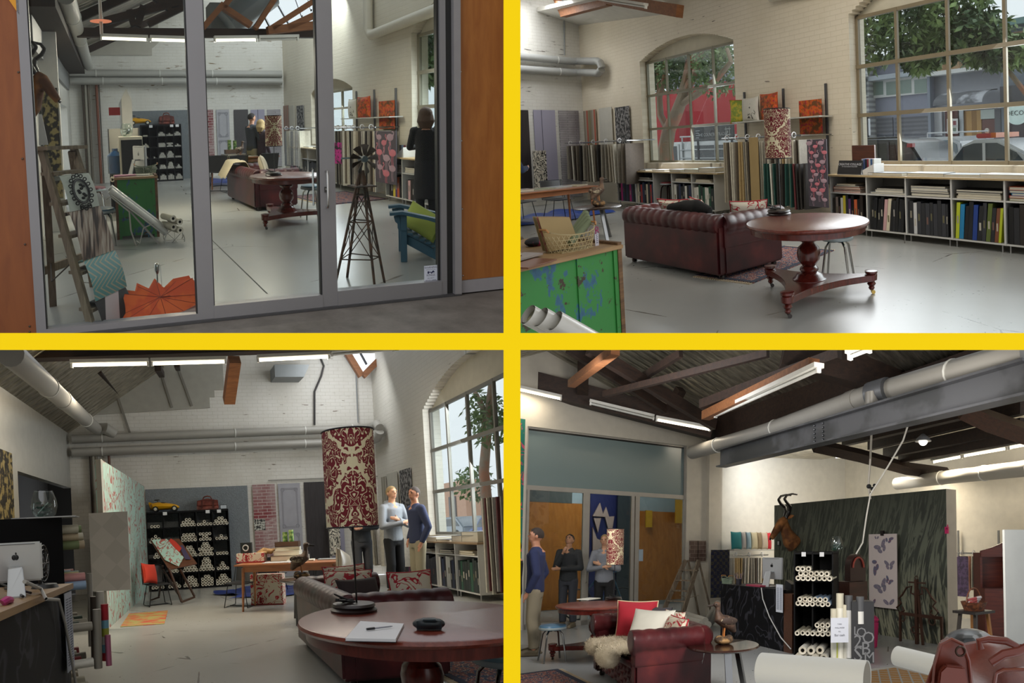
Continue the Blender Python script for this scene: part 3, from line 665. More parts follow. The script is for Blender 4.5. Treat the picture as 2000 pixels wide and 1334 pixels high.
def flamingo_deco(o,w,h,n=5,seed=2):
    rnd=random.Random(seed);k=MB();k2=MB()
    cell=w/2.0;rows=int(h/(cell*.72))+1
    for j in range(rows):
        for i in range(3):
            cx=w*(.2+.3*i)+rnd.uniform(-.02,.02);cz=h-(j+.4+(.36 if i==1 else 0))*cell*.72;s=cell*rnd.uniform(1.0,1.35);fl_=rnd.choice((1,-1));q=k if (i+j) % 2 else k2
            if cz<s*.35:continue
            P=[(0,0),(.16,.1),(.2,.2),(.12,.3),(.05,.38),(.1,.46),(.17,.44)]
            pts=[(min(max(cx+fl_*a*s*.9,.01),w-.01),-.003,min(cz+b*s*.8,h-.01)) for a,b in P]
            q.tube(pts,[s*.045,s*.04,s*.028,s*.024,s*.024,s*.034,s*.012],6,flat=.15)
            q.ball((cx-fl_*.08*s,-.003,cz),(s*.24,.003,s*.13),12,6)
            for d in (0,.09):q.tube([(cx-fl_*(.05+d)*s,-.003,cz-.08*s),(cx-fl_*(.02+d)*s,-.003,cz-.28*s),(cx-fl_*(.06+d)*s,-.003,max(.01,cz-.5*s))],s*.012,5)
    part('flamingo_print',k,plain('c2707c',.7),o);part('flamingo_print',k2,plain('a88d98',.7),o)
def hanging_rack(label,wall,pts,y_top,y_bot,n,cols,depth=.45,off=-.5,where='',seed=1,rail=True,group=None):
    # sheets of wallpaper clipped side by side, edge on, along a rail
    x0,x1=pts;u0=wall.hit(x0,(y_top[0]+y_bot[0])/2,off)[0];u1=wall.hit(x1,(y_top[1]+y_bot[1])/2,off)[0]
    zt=(wall.hit(x0,y_top[0],off)[1]+wall.hit(x1,y_top[1],off)[1])/2;zb=(wall.hit(x0,y_bot[0],off)[1]+wall.hit(x1,y_bot[1],off)[1])/2
    rnd=random.Random(seed)
    if rail:
        t=thing('sample_rail',label,'rail',wall.at(u0,off,zt+.07),wall.rz);L=u1-u0;ch=plain('9fa1a3',.25,1.)
        part('rail',MB().tube([(0,0,0),(L,0,0)],.016,8).tube([(L,0,0),(L,-off,0)],.014,8).tube([(0,0,0),(0,-off,0)],.014,8),ch,t)
        for i in range(max(3,n//4)):part('hanging_ring',MB().ring((L*(i+.5)/max(3,n//4),0,.01),.045,.009,16,6,'x'),plain('d4d5d6',.3),t)
    w=(u1-u0)/n
    for i in range(n):
        c=cols[i % len(cols)] if not isinstance(cols,str) else cols;c=rnd.choice(cols) if rnd.random()<.5 else c;a=w*rnd.uniform(.6,.95);hh=zt-zb-rnd.uniform(0,.06)
        mb=MB().grid(lambda u,v:(a*.5+a*.35*math.sin(u*5+v*1.2+i),u*depth,v*hh),8,3,(a*.45,0,0))
        solo('wallpaper_sample',f'{SN.get(c, "patterned")} wallpaper sample hanging edge-on {where}','wallpaper',mb,plain(c,.75,var=.25,sc=22),wall.at(u0+w*i,off-.02,zt-hh),wall.rz,group or f'samples hanging {where}')
SN={'cfc9b8':'cream','a79d8a':'beige','6f6557':'taupe','26221f':'black','4c4238':'dark brown','b9b6ae':'pale grey','8c877d':'grey','93a08c':'sage','5b2226':'dark red','1f4a42':'green','b39a6c':'gold','33405c':'navy','d8d4c8':'white','c58f7a':'salmon','6a5478':'purple'}
def make_roll(r=.038,L=.5,wrap='cbc7bb',core='b6a98c',axis='y',label='',loc=(0,0,0),rz=0.,group=None,name='wallpaper_roll',endc=None):
    t=thing(name,label,'wallpaper roll',loc,rz,group)
    k=dict(n=14 if r<.05 else 24,axis=axis,open=True);b=MB().lathe([(r,0),(r,L)],**k).mat(1).lathe([(r*.52,.004),(r,0)],**k).lathe([(r,L),(r*.52,L-.004)],**k)
    part('paper',b,[plain(wrap,.6,var=.1,sc=30),plain('cfc8b8',.7)],t,angle=60)
    part('core',MB().lathe([(r*.53,.004),(r*.46,.004)],n=12,axis=axis,open=True).mat(1).lathe([(r*.46,.004),(r*.44,.04),(.0005,.04)],n=12,axis=axis,open=True).lathe([(r*.5,L-.004),(.0005,L-.03)],n=12,axis=axis,open=True),[plain(core,.8),plain('15130f',.9)],t)  # dark plug puts the shade of the hollow core into its colour
    return t
def roll_pile(x0,z0,w,rows,y,where,r=.038,L=.45,wraps=('d6d3c9',),rnd=None,wall=None,protos=None,jit=.15):
    # a pyramid pile of rolls lying end-on; all of one kind and copied from one another
    rnd=rnd or random;n=0
    for j,cnt in enumerate(rows):
        for i in range(cnt):
            x=x0+w/2+(i-(cnt-1)/2)*r*2.06+rnd.uniform(-jit,jit)*r*.3;z=z0+r+j*r*1.75;loc=wall.at(x,y+rnd.uniform(-.02,.02),z);wv=rnd.choice(wraps);key=(wv,r,L)
            lab=f'{WN.get(wv, "white")} wallpaper roll seen end-on {where}'
            if key not in protos:protos[key]=make_roll(r,L,wv,label=lab,loc=loc,rz=wall.rz,group=f'wallpaper rolls {where}')
            else:copy_to(protos[key],loc,lab,f'wallpaper rolls {where}')
            n+=1
    return n
WN={'d6d3c9':'white','b9a88c':'tan','9a9488':'grey','a8a0b4':'lilac','c9b4a4':'pinkish','c2bca8':'cream','6d675d':'dark','c98e8a':'pink','8fa6c0':'pale blue','c9bd7a':'yellow','56739a':'blue'}
ROWN=('lowest','second','third','fourth','top');COLNM=('first','second','third','fourth','fifth')
def roll_rack(label,wall,u0,W,H,off,layout,D=.5,solo_cols=(0,1,2,3,4),r=.038):
    t=thing('roll_rack',label,'shelf',wall.at(u0,off,0),wall.rz);bk=plain('0c0c0e',.6,var=.3,spec=.2);n=len(layout);cw=W/n;rw=(H-.06)/5
    part('back_panel',MB().box(0,W,D-.02,D,0,H),bk,t)
    for i in range(n+1):part('side_panel',MB().box(max(0,i*cw-.012),min(W,i*cw+.012),0,D,0,H),bk,t)
    for j in range(6):part('shelf_board',MB().box(0,W,0,D,.03+j*rw-.012 if j else 0,.03+j*rw+.012 if j<5 else H),bk,t)
    for i in (1,3.6,4.3):part('paper_tag',MB().box(i*cw,i*cw+.09,-.004,0,H-.08,H-.01),plain('d8d8d8',.7),t)
    protos={};rnd=random.Random(5);rest=MB();nrest=0
    for i,colm in enumerate(layout):
        for j,rows in enumerate(colm):
            z0=.03+j*rw+.013
            if i in solo_cols:roll_pile(u0+i*cw,z0,cw,rows,off+.01,f'in the {COLNM[i]} column, {ROWN[j]} row',r,.45,('d6d3c9','c2bca8','d6d3c9','9a9488' if j in (3,) else 'c9b4a4' if j==1 else 'd6d3c9'),rnd,wall,protos)
            else:
                for q,cnt in enumerate(rows):
                    for k in range(cnt):
                        x=i*cw+cw/2+(k-(cnt-1)/2)*r*2.06;z=z0+r+q*r*1.75;rest.mat(0).lathe([(r*.5,.012),(r,.008),(r,.4)],(x,0,z),10,'y',open=True).mat(1).lathe([(.001,.03),(r*.48,.03),(r*.5,.012)],(x,0,z),10,'y',open=True);nrest+=1  # dark discs paint the shade inside the hollow roll ends
    if nrest:solo('wallpaper_rolls','pile ends of many wallpaper rolls in the right columns of the black rack','wallpaper rolls',rest,[plain('c9c5bb',.6),plain('15130f',.9)],wall.at(u0,off,0),wall.rz,kind='stuff')
    return t
RACK=[[[4,2],[2],[2,1],[4,3,1],[3]],[[4,2],[3,2],[1],[],[]],[[5,4,4,2],[5,4,3],[5,4,3,2],[5,5,4],[5,4,2]],
         [[4,4,4,2],[5,4,3,3,2],[5,4,5,3,2],[4,2,4],[5,1]],[[5,5,3,2],[4,2,1],[4],[4,1],[5,4,2]]]
def pedal_car(label,loc,rz,s=1.):
    t=thing('pedal_car',label,'toy car',loc,rz);y=plain('d39a1c',.3);sh=[(-.48,.1,.07),(-.4,.15,.13),(-.2,.17,.14),(.0,.16,.12),(.25,.14,.1),(.42,.12,.07),(.5,.1,.03)]
    b=MB().tube([(x*s,0,z*s+.04*s) for x,z,r in sh],[r*s for _,_,r in sh],16,flat=1.3);part('body',b,y,t)
    part('seat_opening',MB().ball((-.08*s,0,.3*s),(.15*s,.1*s,.04*s)),plain('2a1c10',.6),t)
    part('tail_fin',MB().prism([(-.5*s,-.02,.15*s),(-.3*s,-.02,.28*s),(-.5*s,-.02,.36*s),(-.54*s,-.02,.34*s)],(0,.04,0)),y,t)
    part('steering_wheel',MB().ring((-.25*s,0,.42*s),.09*s,.012*s,18,6).tube([(-.25*s,0,.42*s),(-.15*s,0,.28*s)],.01*s,6),plain('1a1a1a',.4),t)
    for x in (-.3,.34):
        for yy in (-1,1):
            w=part('wheel',MB().lathe([(.001,-.02*s),(.09*s,-.02*s),(.1*s,0),(.09*s,.02*s),(.001,.02*s)],(x*s,yy*.2*s,.1*s),20,'y'),plain('1a1a1a',.6),t);part('hubcap',MB().lathe([(.001,-.03*s),(.055*s,-.024*s),(.055*s,.024*s),(.001,.03*s)],(x*s,yy*.2*s,.1*s),16,'y'),plain('c9c3ae',.4),w)
    return t
def satchel(label,loc,rz,w=.5,h=.34,d=.28,c='6d2f26'):
    t=thing('leather_bag',label,'bag',loc,rz);lm=blotch(c,'8a4437',7,.4,.7,.4,bump=.2)
    part('body',MB().prism([(0,0,0),(w,0,0),(w*.96,d*.1,h*.8),(w*.5,d*.3,h),(w*.04,d*.1,h*.8)],(0,d*.6,0)),lm,t,bevel=.02)
    part('flap',MB().box(.02,w-.02,-.015,.005,h*.35,h*.82),lm,t,bevel=.01)
    part('handle',MB().tube([(w*.3,d*.3,h*.9),(w*.35,d*.3,h*1.12),(w*.5,d*.3,h*1.2),(w*.65,d*.3,h*1.12),(w*.7,d*.3,h*.9)],.014,8),lm,t)
    for x in (.25,.75):part('strap',MB().box(w*x-.02,w*x+.02,-.02,-.008,h*.15,h*.8),plain('4a1f18',.4),t)
    return t
def wire_chair(label,loc,rz,c='1d1c1c',s=1.):
    t=thing('wire_chair',label,'chair',loc,rz);m=plain(c,.4,.5);w=.48*s;r=.008
    part('seat',MB().grid(lambda u,v:(-w/2+u*w,-w/2+v*w,.45*s-.03*math.sin(u*PI)*math.sin(v*PI)),8,8,(0,0,.012)),plain('232223',.6),t)
    part('backrest',MB().grid(lambda u,v:(-w/2*.9+u*w*.9,w/2+.03+v*.1-.05*math.sin(u*PI),.47*s+v*.36*s),8,8,(0,.012,0)),plain('2b2a2b',.6),t)
    part('back_frame',MB().tube([(-w/2,w/2,.45*s),(-w/2*.95,w/2+.12,.84*s),(w/2*.95,w/2+.12,.84*s),(w/2,w/2,.45*s)],r*1.2,8),m,t)
    for sg in (-1,1):part('sled_leg',MB().tube([(sg*w*.35,-w*.4,.45*s),(sg*w*.5,-w*.52,.01),(sg*w*.5,w*.55,.01),(sg*w*.35,w*.4,.45*s)],r,8),m,t)
    part('crossbar',MB().tube([(-w*.5,0,.012),(w*.5,0,.012)],r,8),m,t);return t
def dining_table(label,loc,rz,L=1.7,Wd=.85,h=.75):
    t=thing('dining_table',label,'table',loc,rz);m=wood('8a5330','a2683f','xyz',2.5,.35,(1.5,12,12))
    part('table_top',MB().box(0,L,0,Wd,h-.025,h),m,t,bevel=.006);part('apron',MB().box(.12,L-.12,.08,Wd-.08,h-.12,h-.025),m,t)
    for x,sx in ((.12,-1),(L-.12,1)):
        for y,sy in ((.1,-1),(Wd-.1,1)):part('leg',MB().tube([(x,y,h-.06),(x+sx*.03,y+sy*.02,0)],[.03,.016],12),m,t)
    return t
def duck(label,loc,rz,s=1.,dark=False):
    t=thing('duck_figure',label,'ornament',loc,rz);a,b=('4a372a','6b5340') if not dark else ('2c1d15','4a3324')
    part('stump',remesh(MB().ball((0,0,.045*s),(.11*s,.09*s,.05*s)).ball((.05*s,-.03*s,.05*s),(.06*s,.05*s,.05*s)).ball((-.05*s,.03*s,.06*s),(.05*s,.05*s,.05*s)),.008*s,1),blotch('3a2a1c','8a6a42',14,.45,.6,.8,bump=.6),t)
    bd=MB().tube([(-.13*s,0,.13*s),(-.09*s,0,.2*s),(-.01*s,0,.26*s),(.07*s,0,.3*s),(.08*s,0,.38*s),(.075*s,0,.44*s)],[.02*s,.06*s,.078*s,.062*s,.03*s,.028*s],16).ball((.09*s,0,.455*s),(.045*s,.034*s,.036*s))
    part('body',remesh(bd,.008*s,2),blotch(a,b,18,.4,.6,.7,bump=.3),t);part('beak',MB().tube([(.12*s,0,.455*s),(.15*s,0,.447*s),(.2*s,0,.44*s)],[.018*s,.014*s,.012*s],10,flat=.5),plain('241b15',.4),t)
    [part('wing',MB().ball((-.04*s,q*s,.27*s),(.1*s,.016*s,.045*s)),blotch('a89a80',a,20,.4,.5,.7),t) for q in (-.066,.066)];part('eye',MB().ball((.105*s,-.03*s,.462*s),.006*s).ball((.105*s,.03*s,.462*s),.006*s),plain('080808',.1),t)
    for y in (-.025,.025):part('leg',MB().tube([(.0,y*s,.2*s),(.01*s,y*s,.09*s)],.008*s,8),plain('a8662c',.5),t)
    return t
def antelope(label,loc,rz,s=1.):
    # a mounted antelope head and neck with S-shaped ringed horns; local -y is the way it looks out
    t=thing('mounted_antelope_head',label,'taxidermy',loc,rz);fur=blotch('5a3418','9a6434',5,.4,.62,.8,bump=.4)
    b=MB().tube([(0,.12*s,-.38*s),(0,.0*s,-.28*s),(0,-.1*s,-.1*s),(0,-.16*s,.08*s)],[.2*s,.18*s,.125*s,.1*s],18,flat=.9)
    b.tube([(0,-.12*s,.14*s),(0,-.22*s,.08*s),(0,-.33*s,-.06*s),(0,-.43*s,-.2*s),(0,-.47*s,-.26*s)],[.1*s,.105*s,.082*s,.062*s,.052*s],16)
    for sg in (1,-1):b.tube([(sg*.07*s,-.1*s,.17*s),(sg*.15*s,-.06*s,.22*s),(sg*.22*s,-.03*s,.24*s)],[.03*s,.045*s,.01*s],8,flat=.5)
    part('head',remesh(b,.014*s,3),fur,t);hn=plain('191514',.4)
    for sg in (1,-1):
        pts=[(sg*.04,-.12,.18),(sg*.06,-.06,.32),(sg*.1,-.06,.42),(sg*.13,-.16,.5),(sg*.12,-.22,.58),(sg*.12,-.16,.66),(sg*.12,-.02,.7),(sg*.12,.1,.69)];pts=[Vector(p)*s for p in pts]
        fine=[]
        for i in range(len(pts)-1):
            for k in range(5):fine.append(pts[i].lerp(pts[i+1],k/5))
        fine.append(pts[-1]);n=len(fine);part('horn',MB().tube(fine,[(.046-.034*i/n+.004*(i % 2))*s for i in range(n)],12),hn,t)
        part('eye',MB().ball((sg*.085*s,-.22*s,.11*s),.014*s),plain('0a0706',.08),t)
    part('nose',MB().ball((0,-.495*s,-.265*s),(.035*s,.02*s,.028*s)),plain('1c120e',.3),t);return t
def vase(label,loc,r=.12):
    t=thing('glass_vase',label,'vase',loc);part('bowl',MB().lathe([(r*.55,0),(r*.85,.3*r),(r,.9*r),(r*.92,1.5*r),(r*.68,2.1*r),(r*.7,2.15*r)],n=28,open=True),glass('dfe8e6',.16),t)
    m=MB();rnd=random.Random(9)
    for i in range(9):m.xf();a=rnd.uniform(0,6.3);m.box(-.3*r+math.cos(a)*.3*r,.3*r+math.cos(a)*.3*r,math.sin(a)*.35*r-.02,math.sin(a)*.35*r+.02,.15*r+i*.12*r,.3*r+i*.12*r)
    part('packets',m,plain('1f4a3c',.35,var=.5,sc=30),t,bevel=.006);part('packets',MB().bar((-.4*r,-.3*r,.4*r),(.4*r,-.35*r,1.2*r),.06*r),plain('b9cdc4',.35),t);return t
def computer(label,loc,rz,s=1.):
    # an aluminium all-in-one seen from behind; its back faces local -y
    t=thing('desktop_computer',label,'computer',loc,rz);al=plain('b9bbbd',.28,.4,var=.03)
    part('screen',MB().box(-.27*s,.27*s,-.01,.03,.14*s,.56*s),al,t,bevel=.008);part('display',MB().box(-.25*s,.25*s,.0301,.032,.2*s,.54*s),plain('101114',.1),t)
    part('stand',MB().prism([(-.07*s,-.09,.3*s),(.07*s,-.09,.3*s),(.09*s,-.16,0),(-.09*s,-.16,0)],(0,.012,0)).box(-.09*s,.09*s,-.16,.06,0,.008).box(-.07*s,.07*s,-.09,-.01,.28*s,.3*s),al,t,bevel=.003)
    lg=MB().ball((-.013*s,-.0115,.4*s),(.022*s,.002,.028*s)).ball((.013*s,-.0115,.4*s),(.022*s,.002,.028*s)).ball((.008*s,-.0115,.442*s),(.008*s,.002,.014*s));part('emblem',lg,plain('141416',.3),t)
    part('vent_slot',MB().box(-.2*s,.2*s,-.0115,-.01,.535*s,.541*s),plain('2a2a2c',.5),t);return t
def ladder(label,loc,rz,h=2.0,w0=.62,w1=.4,spread=.75,rungs=6,c=('5a4a38','8a7860')):
    # old timber step ladder: front frame leans back (local +y), rear frame props it
    t=thing('step_ladder',label,'ladder',loc,rz);m=wood(c[0],c[1],'zyx',3.5,.85,(.8,9,9));lean=spread*.42
    for sg in (-1,1):
        part('side_rail',MB().bar((sg*w0/2,0,0),(sg*w1/2,lean,h),.03,.09,up=(1,0,0)),m,t)
        part('rear_leg',MB().bar((sg*(w0/2-.03),spread,0),(sg*(w1/2-.02),lean+.05,h-.08),.045,.03),m,t)
    for i in range(rungs):
        f=(i+.6)/(rungs+.2);z=h*f;w=w0+(w1-w0)*f;y=lean*f;part('tread',MB().box(-w/2,w/2,y-.04,y+.07,z-.02,z+.01),m,t)
    part('top_step',MB().box(-w1/2-.07,w1/2+.07,lean-.08,lean+.12,h-.02,h+.025),m,t)
    part('rear_brace',MB().bar((-w0/2+.04,spread*.93,.32),(w0/2-.04,spread*.93,.32),.03,.09),m,t);part('rear_brace',MB().bar((-w1/2,spread*.6,h*.62),(w1/2,spread*.6,h*.62),.03,.08),m,t)
    part('rope',MB().tube([(w0/2-.08,.12,h*.32),(w0/2-.07,spread*.45,h*.26),(w0/2-.07,spread*.88,h*.3)],.006,6),plain('3a3026',.9),t);return t
def chest(label,loc,rz,w,d,h,drawer=True):
    t=thing('painted_chest',label,'chest',loc,rz)
    g=NB('distressed_green',.6);f=g.noise(4,5,g.scale(g.co,(1,1,.6)),.7);f2=g.noise(9,5,rough=.7);g.col(g.mix(g.ramp(f2,(.60,0),(.62,1)),g.ramp(f,(.54,'2f7d35'),(.57,'2c5f78'),(.63,'29526f'),(.66,'2f7d35')),'3a2c1c'));g.bump(f,.3,.004);g=g.m
    wd=wood('4a3220','7a5a38','xyz',3,.8,(1,9,9))
    part('carcass',MB().box(0,w,0,d,.04,h-.03),g,t);part('frame_stile',MB().box(-.01,.05,-.012,0,.0,h-.03).box(w-.05,w+.01,-.012,0,0,h-.03).box(w*.74,w*.78,-.01,0,0,h-.03),g,t)
    part('corner_post',MB().box(w-.015,w+.02,-.02,d,0,h+.02).box(-.02,.015,-.02,d,0,h),wd,t)
    part('lid',MB().box(-.03,w+.03,-.03,d+.02,h-.03,h),wood('8a6a44','a8875c','xyz',2.5,.6,(1,9,9)),t,bevel=.005);return t
def concrete(c='a9aaa6',c2='9a9b97'):
    b=NB('painted_concrete_floor',.27);f=b.noise(.7,5);base=b.ramp(f,(.2,c2),(.8,c));v=b.vor(.55,b.scale(b.co,(1,1,0)),out=0,feat='DISTANCE_TO_EDGE')
    w=b.noise(3.,4);crack=b.math('LESS_THAN',b.math('ADD',v,b.math('MULTIPLY',w,.02)),.0125);k=b.math('MULTIPLY',crack,b.ramp(b.noise(1.3,2),(.53,0),(.57,1)))
    ch=b.ramp(b.noise(26,2,b.scale(b.co,(1,1,0))),(.69,0),(.71,1));ch=b.math('MULTIPLY',ch,b.ramp(b.noise(.8,3),(.52,0),(.6,1)))
    b.col(b.mix(b.math('MAXIMUM',k,ch),base,'55524c'));b.bump(b.noise(3,3),.06,.01);return b.m
def foil():
    b=NB('foil_insulation',.28,.85);o=b.sep();n=b.noise(7,4,b.scale(b.co,(.5,2.5,1)));b.col(b.ramp(n,(.3,'8f897b'),(.7,'ddd6c4')))
    h=b.math('ADD',b.math('MULTIPLY',n,1.6),b.math('ABSOLUTE',b.math('SINE',b.math('MULTIPLY',o[1],16.))));b.bump(h,.8,.05);return b.m
darktimber=wood('1c120d','38251a','xyz',2.5,.7,(1,8,8));warmtimber=wood('6a3f22','8c5a34','xyz',2.5,.6,(1,8,8));paleply=wood('b98a54','c99a62','xyz',2.5,.6,(1,8,8))
# ================================================================== top-left set: the shop seen through its glass front
CUR[0]=R=R1
FA=Wall(R.fl(80,656),R.fl(884,572));BK=Wall((-.95,16.35),(5.23,16.35));RW=Wall((5.23,16.35),(5.62,4.4));LW=Wall((-.95,4.4),(-.95,16.35))
struct('floor',MB().box(-3.5,7,4.28,16.4,-.1,0),concrete())
g=NB('old_concrete_paving',.75);n_=g.noise(3,6,rough=.65);g.col(g.ramp(n_,(.3,'5a544e'),(.5,'6f6862'),(.75,'817a74')));g.bump(g.noise(40,4),.4,.006)
struct('ground',MB().box(-3,6,1.2,4.28,-.1,-.012),g.m)
# the pipe wall, white above an old roof line
u0,u1=0,BK.len
bk=bricks('dedcd5','cfccc3','xz',.24,.086,.35,'7d6848',.6)
solo('wall_back',None,None,wall_mesh(u0-.3,u1+.3,0,7.5,[(BK.hit(498,60)[0],u1+.3,BK.hit(520,58)[1],8,0)]),bk,BK.loc,BK.rz,kind='structure')
fr=BK.hit(170,108);fr2=BK.hit(333,95)
solo('wall_back',None,None,MB().prism([(0,-.03,fr[1]),(2.3,-.03,fr[1]),(2.3,-.03,fr[1]+.18),(2.5,-.03,fr[1]+.35),(2.5,-.03,6.3),(0,-.03,4.6)],(0,.03,0)),plain('b5b1a6',.7),BK.loc,BK.rz,kind='structure')
# windows and the window wall
cream=bricks('ddd6c4','d2cab7','xz',.24,.086,.3,'6d6252',.72)
wa=RW.hit(606,125)[0],RW.hit(687,112)[0];wz=RW.hit(646,177)[1],RW.hit(646,283)[1]
wb=RW.hit(803,67)[0];wz2=RW.hit(803,67)[1];wb2=RW.hit(803,270)[1]
solo('wall_right',None,None,wall_mesh(-.2,RW.len,0,7.5,[(-.2,RW.hit(622,40)[0],RW.hit(580,60)[1],8,0),(wa[0],wa[1],wz[1],wz[0],.28),(wb,wb+2.3,wb2,wz2,.5)],.35),cream,RW.loc,RW.rz,kind='structure')
window('window_1',RW,wa[0],wa[1],wz[1],wz[0],3,3,rise=.28);window('window_2',RW,wb,wb+2.3,wb2,wz2,[.34,.67],[.3,.63],rise=.5,bw=.06)
solo('wall_left',None,None,wall_mesh(2.0,LW.len,0,3.1,[(LW.hit(118,250)[0],LW.hit(133,250)[0],0,2.1,0)],.2),plain('cfccc4',.7),LW.loc,LW.rz,kind='structure')
# glass front: stiles, rails, panes
alu=plain('8b898c',.38,.35,var=.04);alud=plain('6c696c',.4,.3,var=.04);blk=plain('151516',.4)
def fx(px,py,off=0.):return FA.hit(px,py,off)[0]
zt=3.6
st=[(fx(58,320)-.02,fx(72,320)),(fx(362,150)+.02,fx(400,150)),(fx(618,150),fx(648,150)),(fx(857,300),fx(868,300)),(fx(880,300),fx(893,300))]
f=MB()
for a,b in st[:4]:f.box(a,b,-.03,.05,0,zt)
o1=solo('door_1',None,None,f,alu,FA.loc,FA.rz,kind='structure')
part('door_frame',MB().box(st[3][1],st[4][0],-.02,.08,0,zt).box(st[3][0]-.02,st[3][0],-.01,.03,0,zt),blk,o1)
part('door_frame',MB().box(st[4][0],st[4][1],-.06,.06,0,zt),plain('9a979a',.35,.3),o1)
def rail(a,b,z1_,y=-.03):part('bottom_rail',MB().box(a,b,y,.05,.005,z1_),alu,o1)
rail(st[0][1],st[1][0],.055);rail(st[1][1],st[2][0],.105,-.035);rail(st[2][1],st[3][0],.125,-.035)
part('sill',MB().box(st[0][0],st[4][1],-.06,.07,-.01,.006),plain('4c4b4d',.5,.3),o1)
for a,b in ((st[0][1],st[1][0]),(st[1][1],st[2][0]),(st[2][1],st[3][0])):part('glass_pane',MB().box(a,b,.008,.014,.05,zt),glass('f2f6f6',.006),o1)
for (a,b) in ((st[1][0]-.012,st[1][0]),(st[1][1],st[1][1]+.008),(st[2][0]-.012,st[2][0]),(st[0][1],st[0][1]+.008)):part('gasket',MB().box(a,b,-.02,.02,.05,zt),blk,o1)
# pull handles and lock
chrome=plain('c2c0bd',.15,1.)
for (pxh,dy) in ((630,0),(614,.09)):
    u,z1_=FA.hit(pxh+8,335,-.06);z0_=FA.hit(pxh+8,405,-.06)[1];uu=fx(634,370)
    solo('pull_bar',('outer' if dy==0 else 'inner')+' chrome D-shaped pull handle of the glass door','door handle',MB().tube([(0,-.02+dy*1.2,z1_),(0,-.07+dy*1.7,z1_),(0,-.08+dy*1.8,z1_-.03),(0,-.08+dy*1.8,z0_+.03),(0,-.07+dy*1.7,z0_),(0,-.02+dy*1.2,z0_)],.009,10),chrome,FA.at(u,0,0),FA.rz)
u,z_=FA.hit(636,370,-.03);o=solo('door_lock','small square keyed lock on the glass door stile','lock',MB().box(-.012,.012,-.012,0,-.022,.022),plain('4a4846',.3,.7),FA.at(u,-.031,z_),FA.rz);part('keyhole',MB().lathe([(.001,-.003),(.007,-.003),(.007,0)],(0,-.012,.004),12,'y'),plain('a8a5a0',.3,1.),o)
# orange ply panels beside the front
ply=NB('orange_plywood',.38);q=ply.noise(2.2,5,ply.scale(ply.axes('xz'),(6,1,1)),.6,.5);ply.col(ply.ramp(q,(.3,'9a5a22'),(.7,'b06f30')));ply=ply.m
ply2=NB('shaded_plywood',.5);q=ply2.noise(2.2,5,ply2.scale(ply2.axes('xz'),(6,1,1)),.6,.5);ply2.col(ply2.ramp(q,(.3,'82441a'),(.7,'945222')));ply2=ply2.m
uR=fx(893,300);zsk=FA.hit(940,542)[1];uE=fx(1010,400)
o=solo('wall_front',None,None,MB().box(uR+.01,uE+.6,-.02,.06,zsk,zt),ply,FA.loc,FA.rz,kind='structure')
part('trim_panel',MB().box(uR+.01,uE+.6,-.03,.06,0,zsk-.002),plain('a09ca0',.5),o)
sc=MB()
for py in (8,140,275,408,538,549,569):
    uu,zz=FA.hit(893+5+py*.011,py,-.02);sc.ball((uu,-.024,zz),(.007,.003,.007),8,5)
part('screw',sc,chrome,o)
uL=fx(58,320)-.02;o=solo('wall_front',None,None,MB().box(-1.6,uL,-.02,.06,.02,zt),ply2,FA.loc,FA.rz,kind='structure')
sc=MB()
for (px_,py) in ((36,141),(44,310),(49,477),(58,637),(58,648)):uu,zz=FA.hit(px_,py,-.02);sc.ball((uu,-.024,zz),(.008,.003,.008),8,5)
part('screw',sc,plain('5a5048',.3,.9),o)
uu,zz=FA.hit(38,30,-.03);u2,z2=FA.hit(14,-5,-.03)
solo('yellow_sign','corner of a bright yellow sign at the top of the left plywood','sign',MB().prism([(0,0,0),(0,0,1.2),(-1.5,0,1.2),(u2-uu,0,z2-zz)],(0,.01,0)),plain('e0991c',.5),FA.at(uu,-.03,zz),FA.rz)
# security sticker
a=FA.hit(829,520);b=FA.hit(855,550);w_,h_=b[0]-a[0],a[1]-b[1]
o=solo('security_sticker','small white WARNING sticker low on the right glass pane','sticker',MB().box(0,w_,-.001,0,0,h_),plain('d8dcea',.5,var=.02),FA.at(a[0],.006,b[1]),FA.rz)
tx=MB();text(tx,'WARNING',(w_/2,-.0012,h_*.88),h_*.17,depth=-.0);text(tx,'KINGS',(w_/2,-.0012,h_*.42),h_*.19,depth=-.0);text(tx,'SECURITY',(w_/2,-.0012,h_*.24),h_*.1,depth=-.0);text(tx,'9310 1888',(w_/2,-.0012,h_*.09),h_*.16,depth=-.0);text(tx,'PREMISES PROTECTED',(w_/2,-.0012,h_*.75),h_*.06,depth=-.0)
tx.box(w_*.25,w_*.37,-.0014,-.001,h_*.52,h_*.66).bar((w_*.37,-.0012,h_*.6),(w_*.52,-.0012,h_*.6),.001,h_*.05).bar((w_*.52,-.0012,h_*.53),(w_*.72,-.0012,h_*.67),.001,h_*.08).bar((w_*.66,-.0012,h_*.6),(w_*.78,-.0012,h_*.6),.001,h_*.06)
part('lettering',tx,plain('1c2450',.5),o)
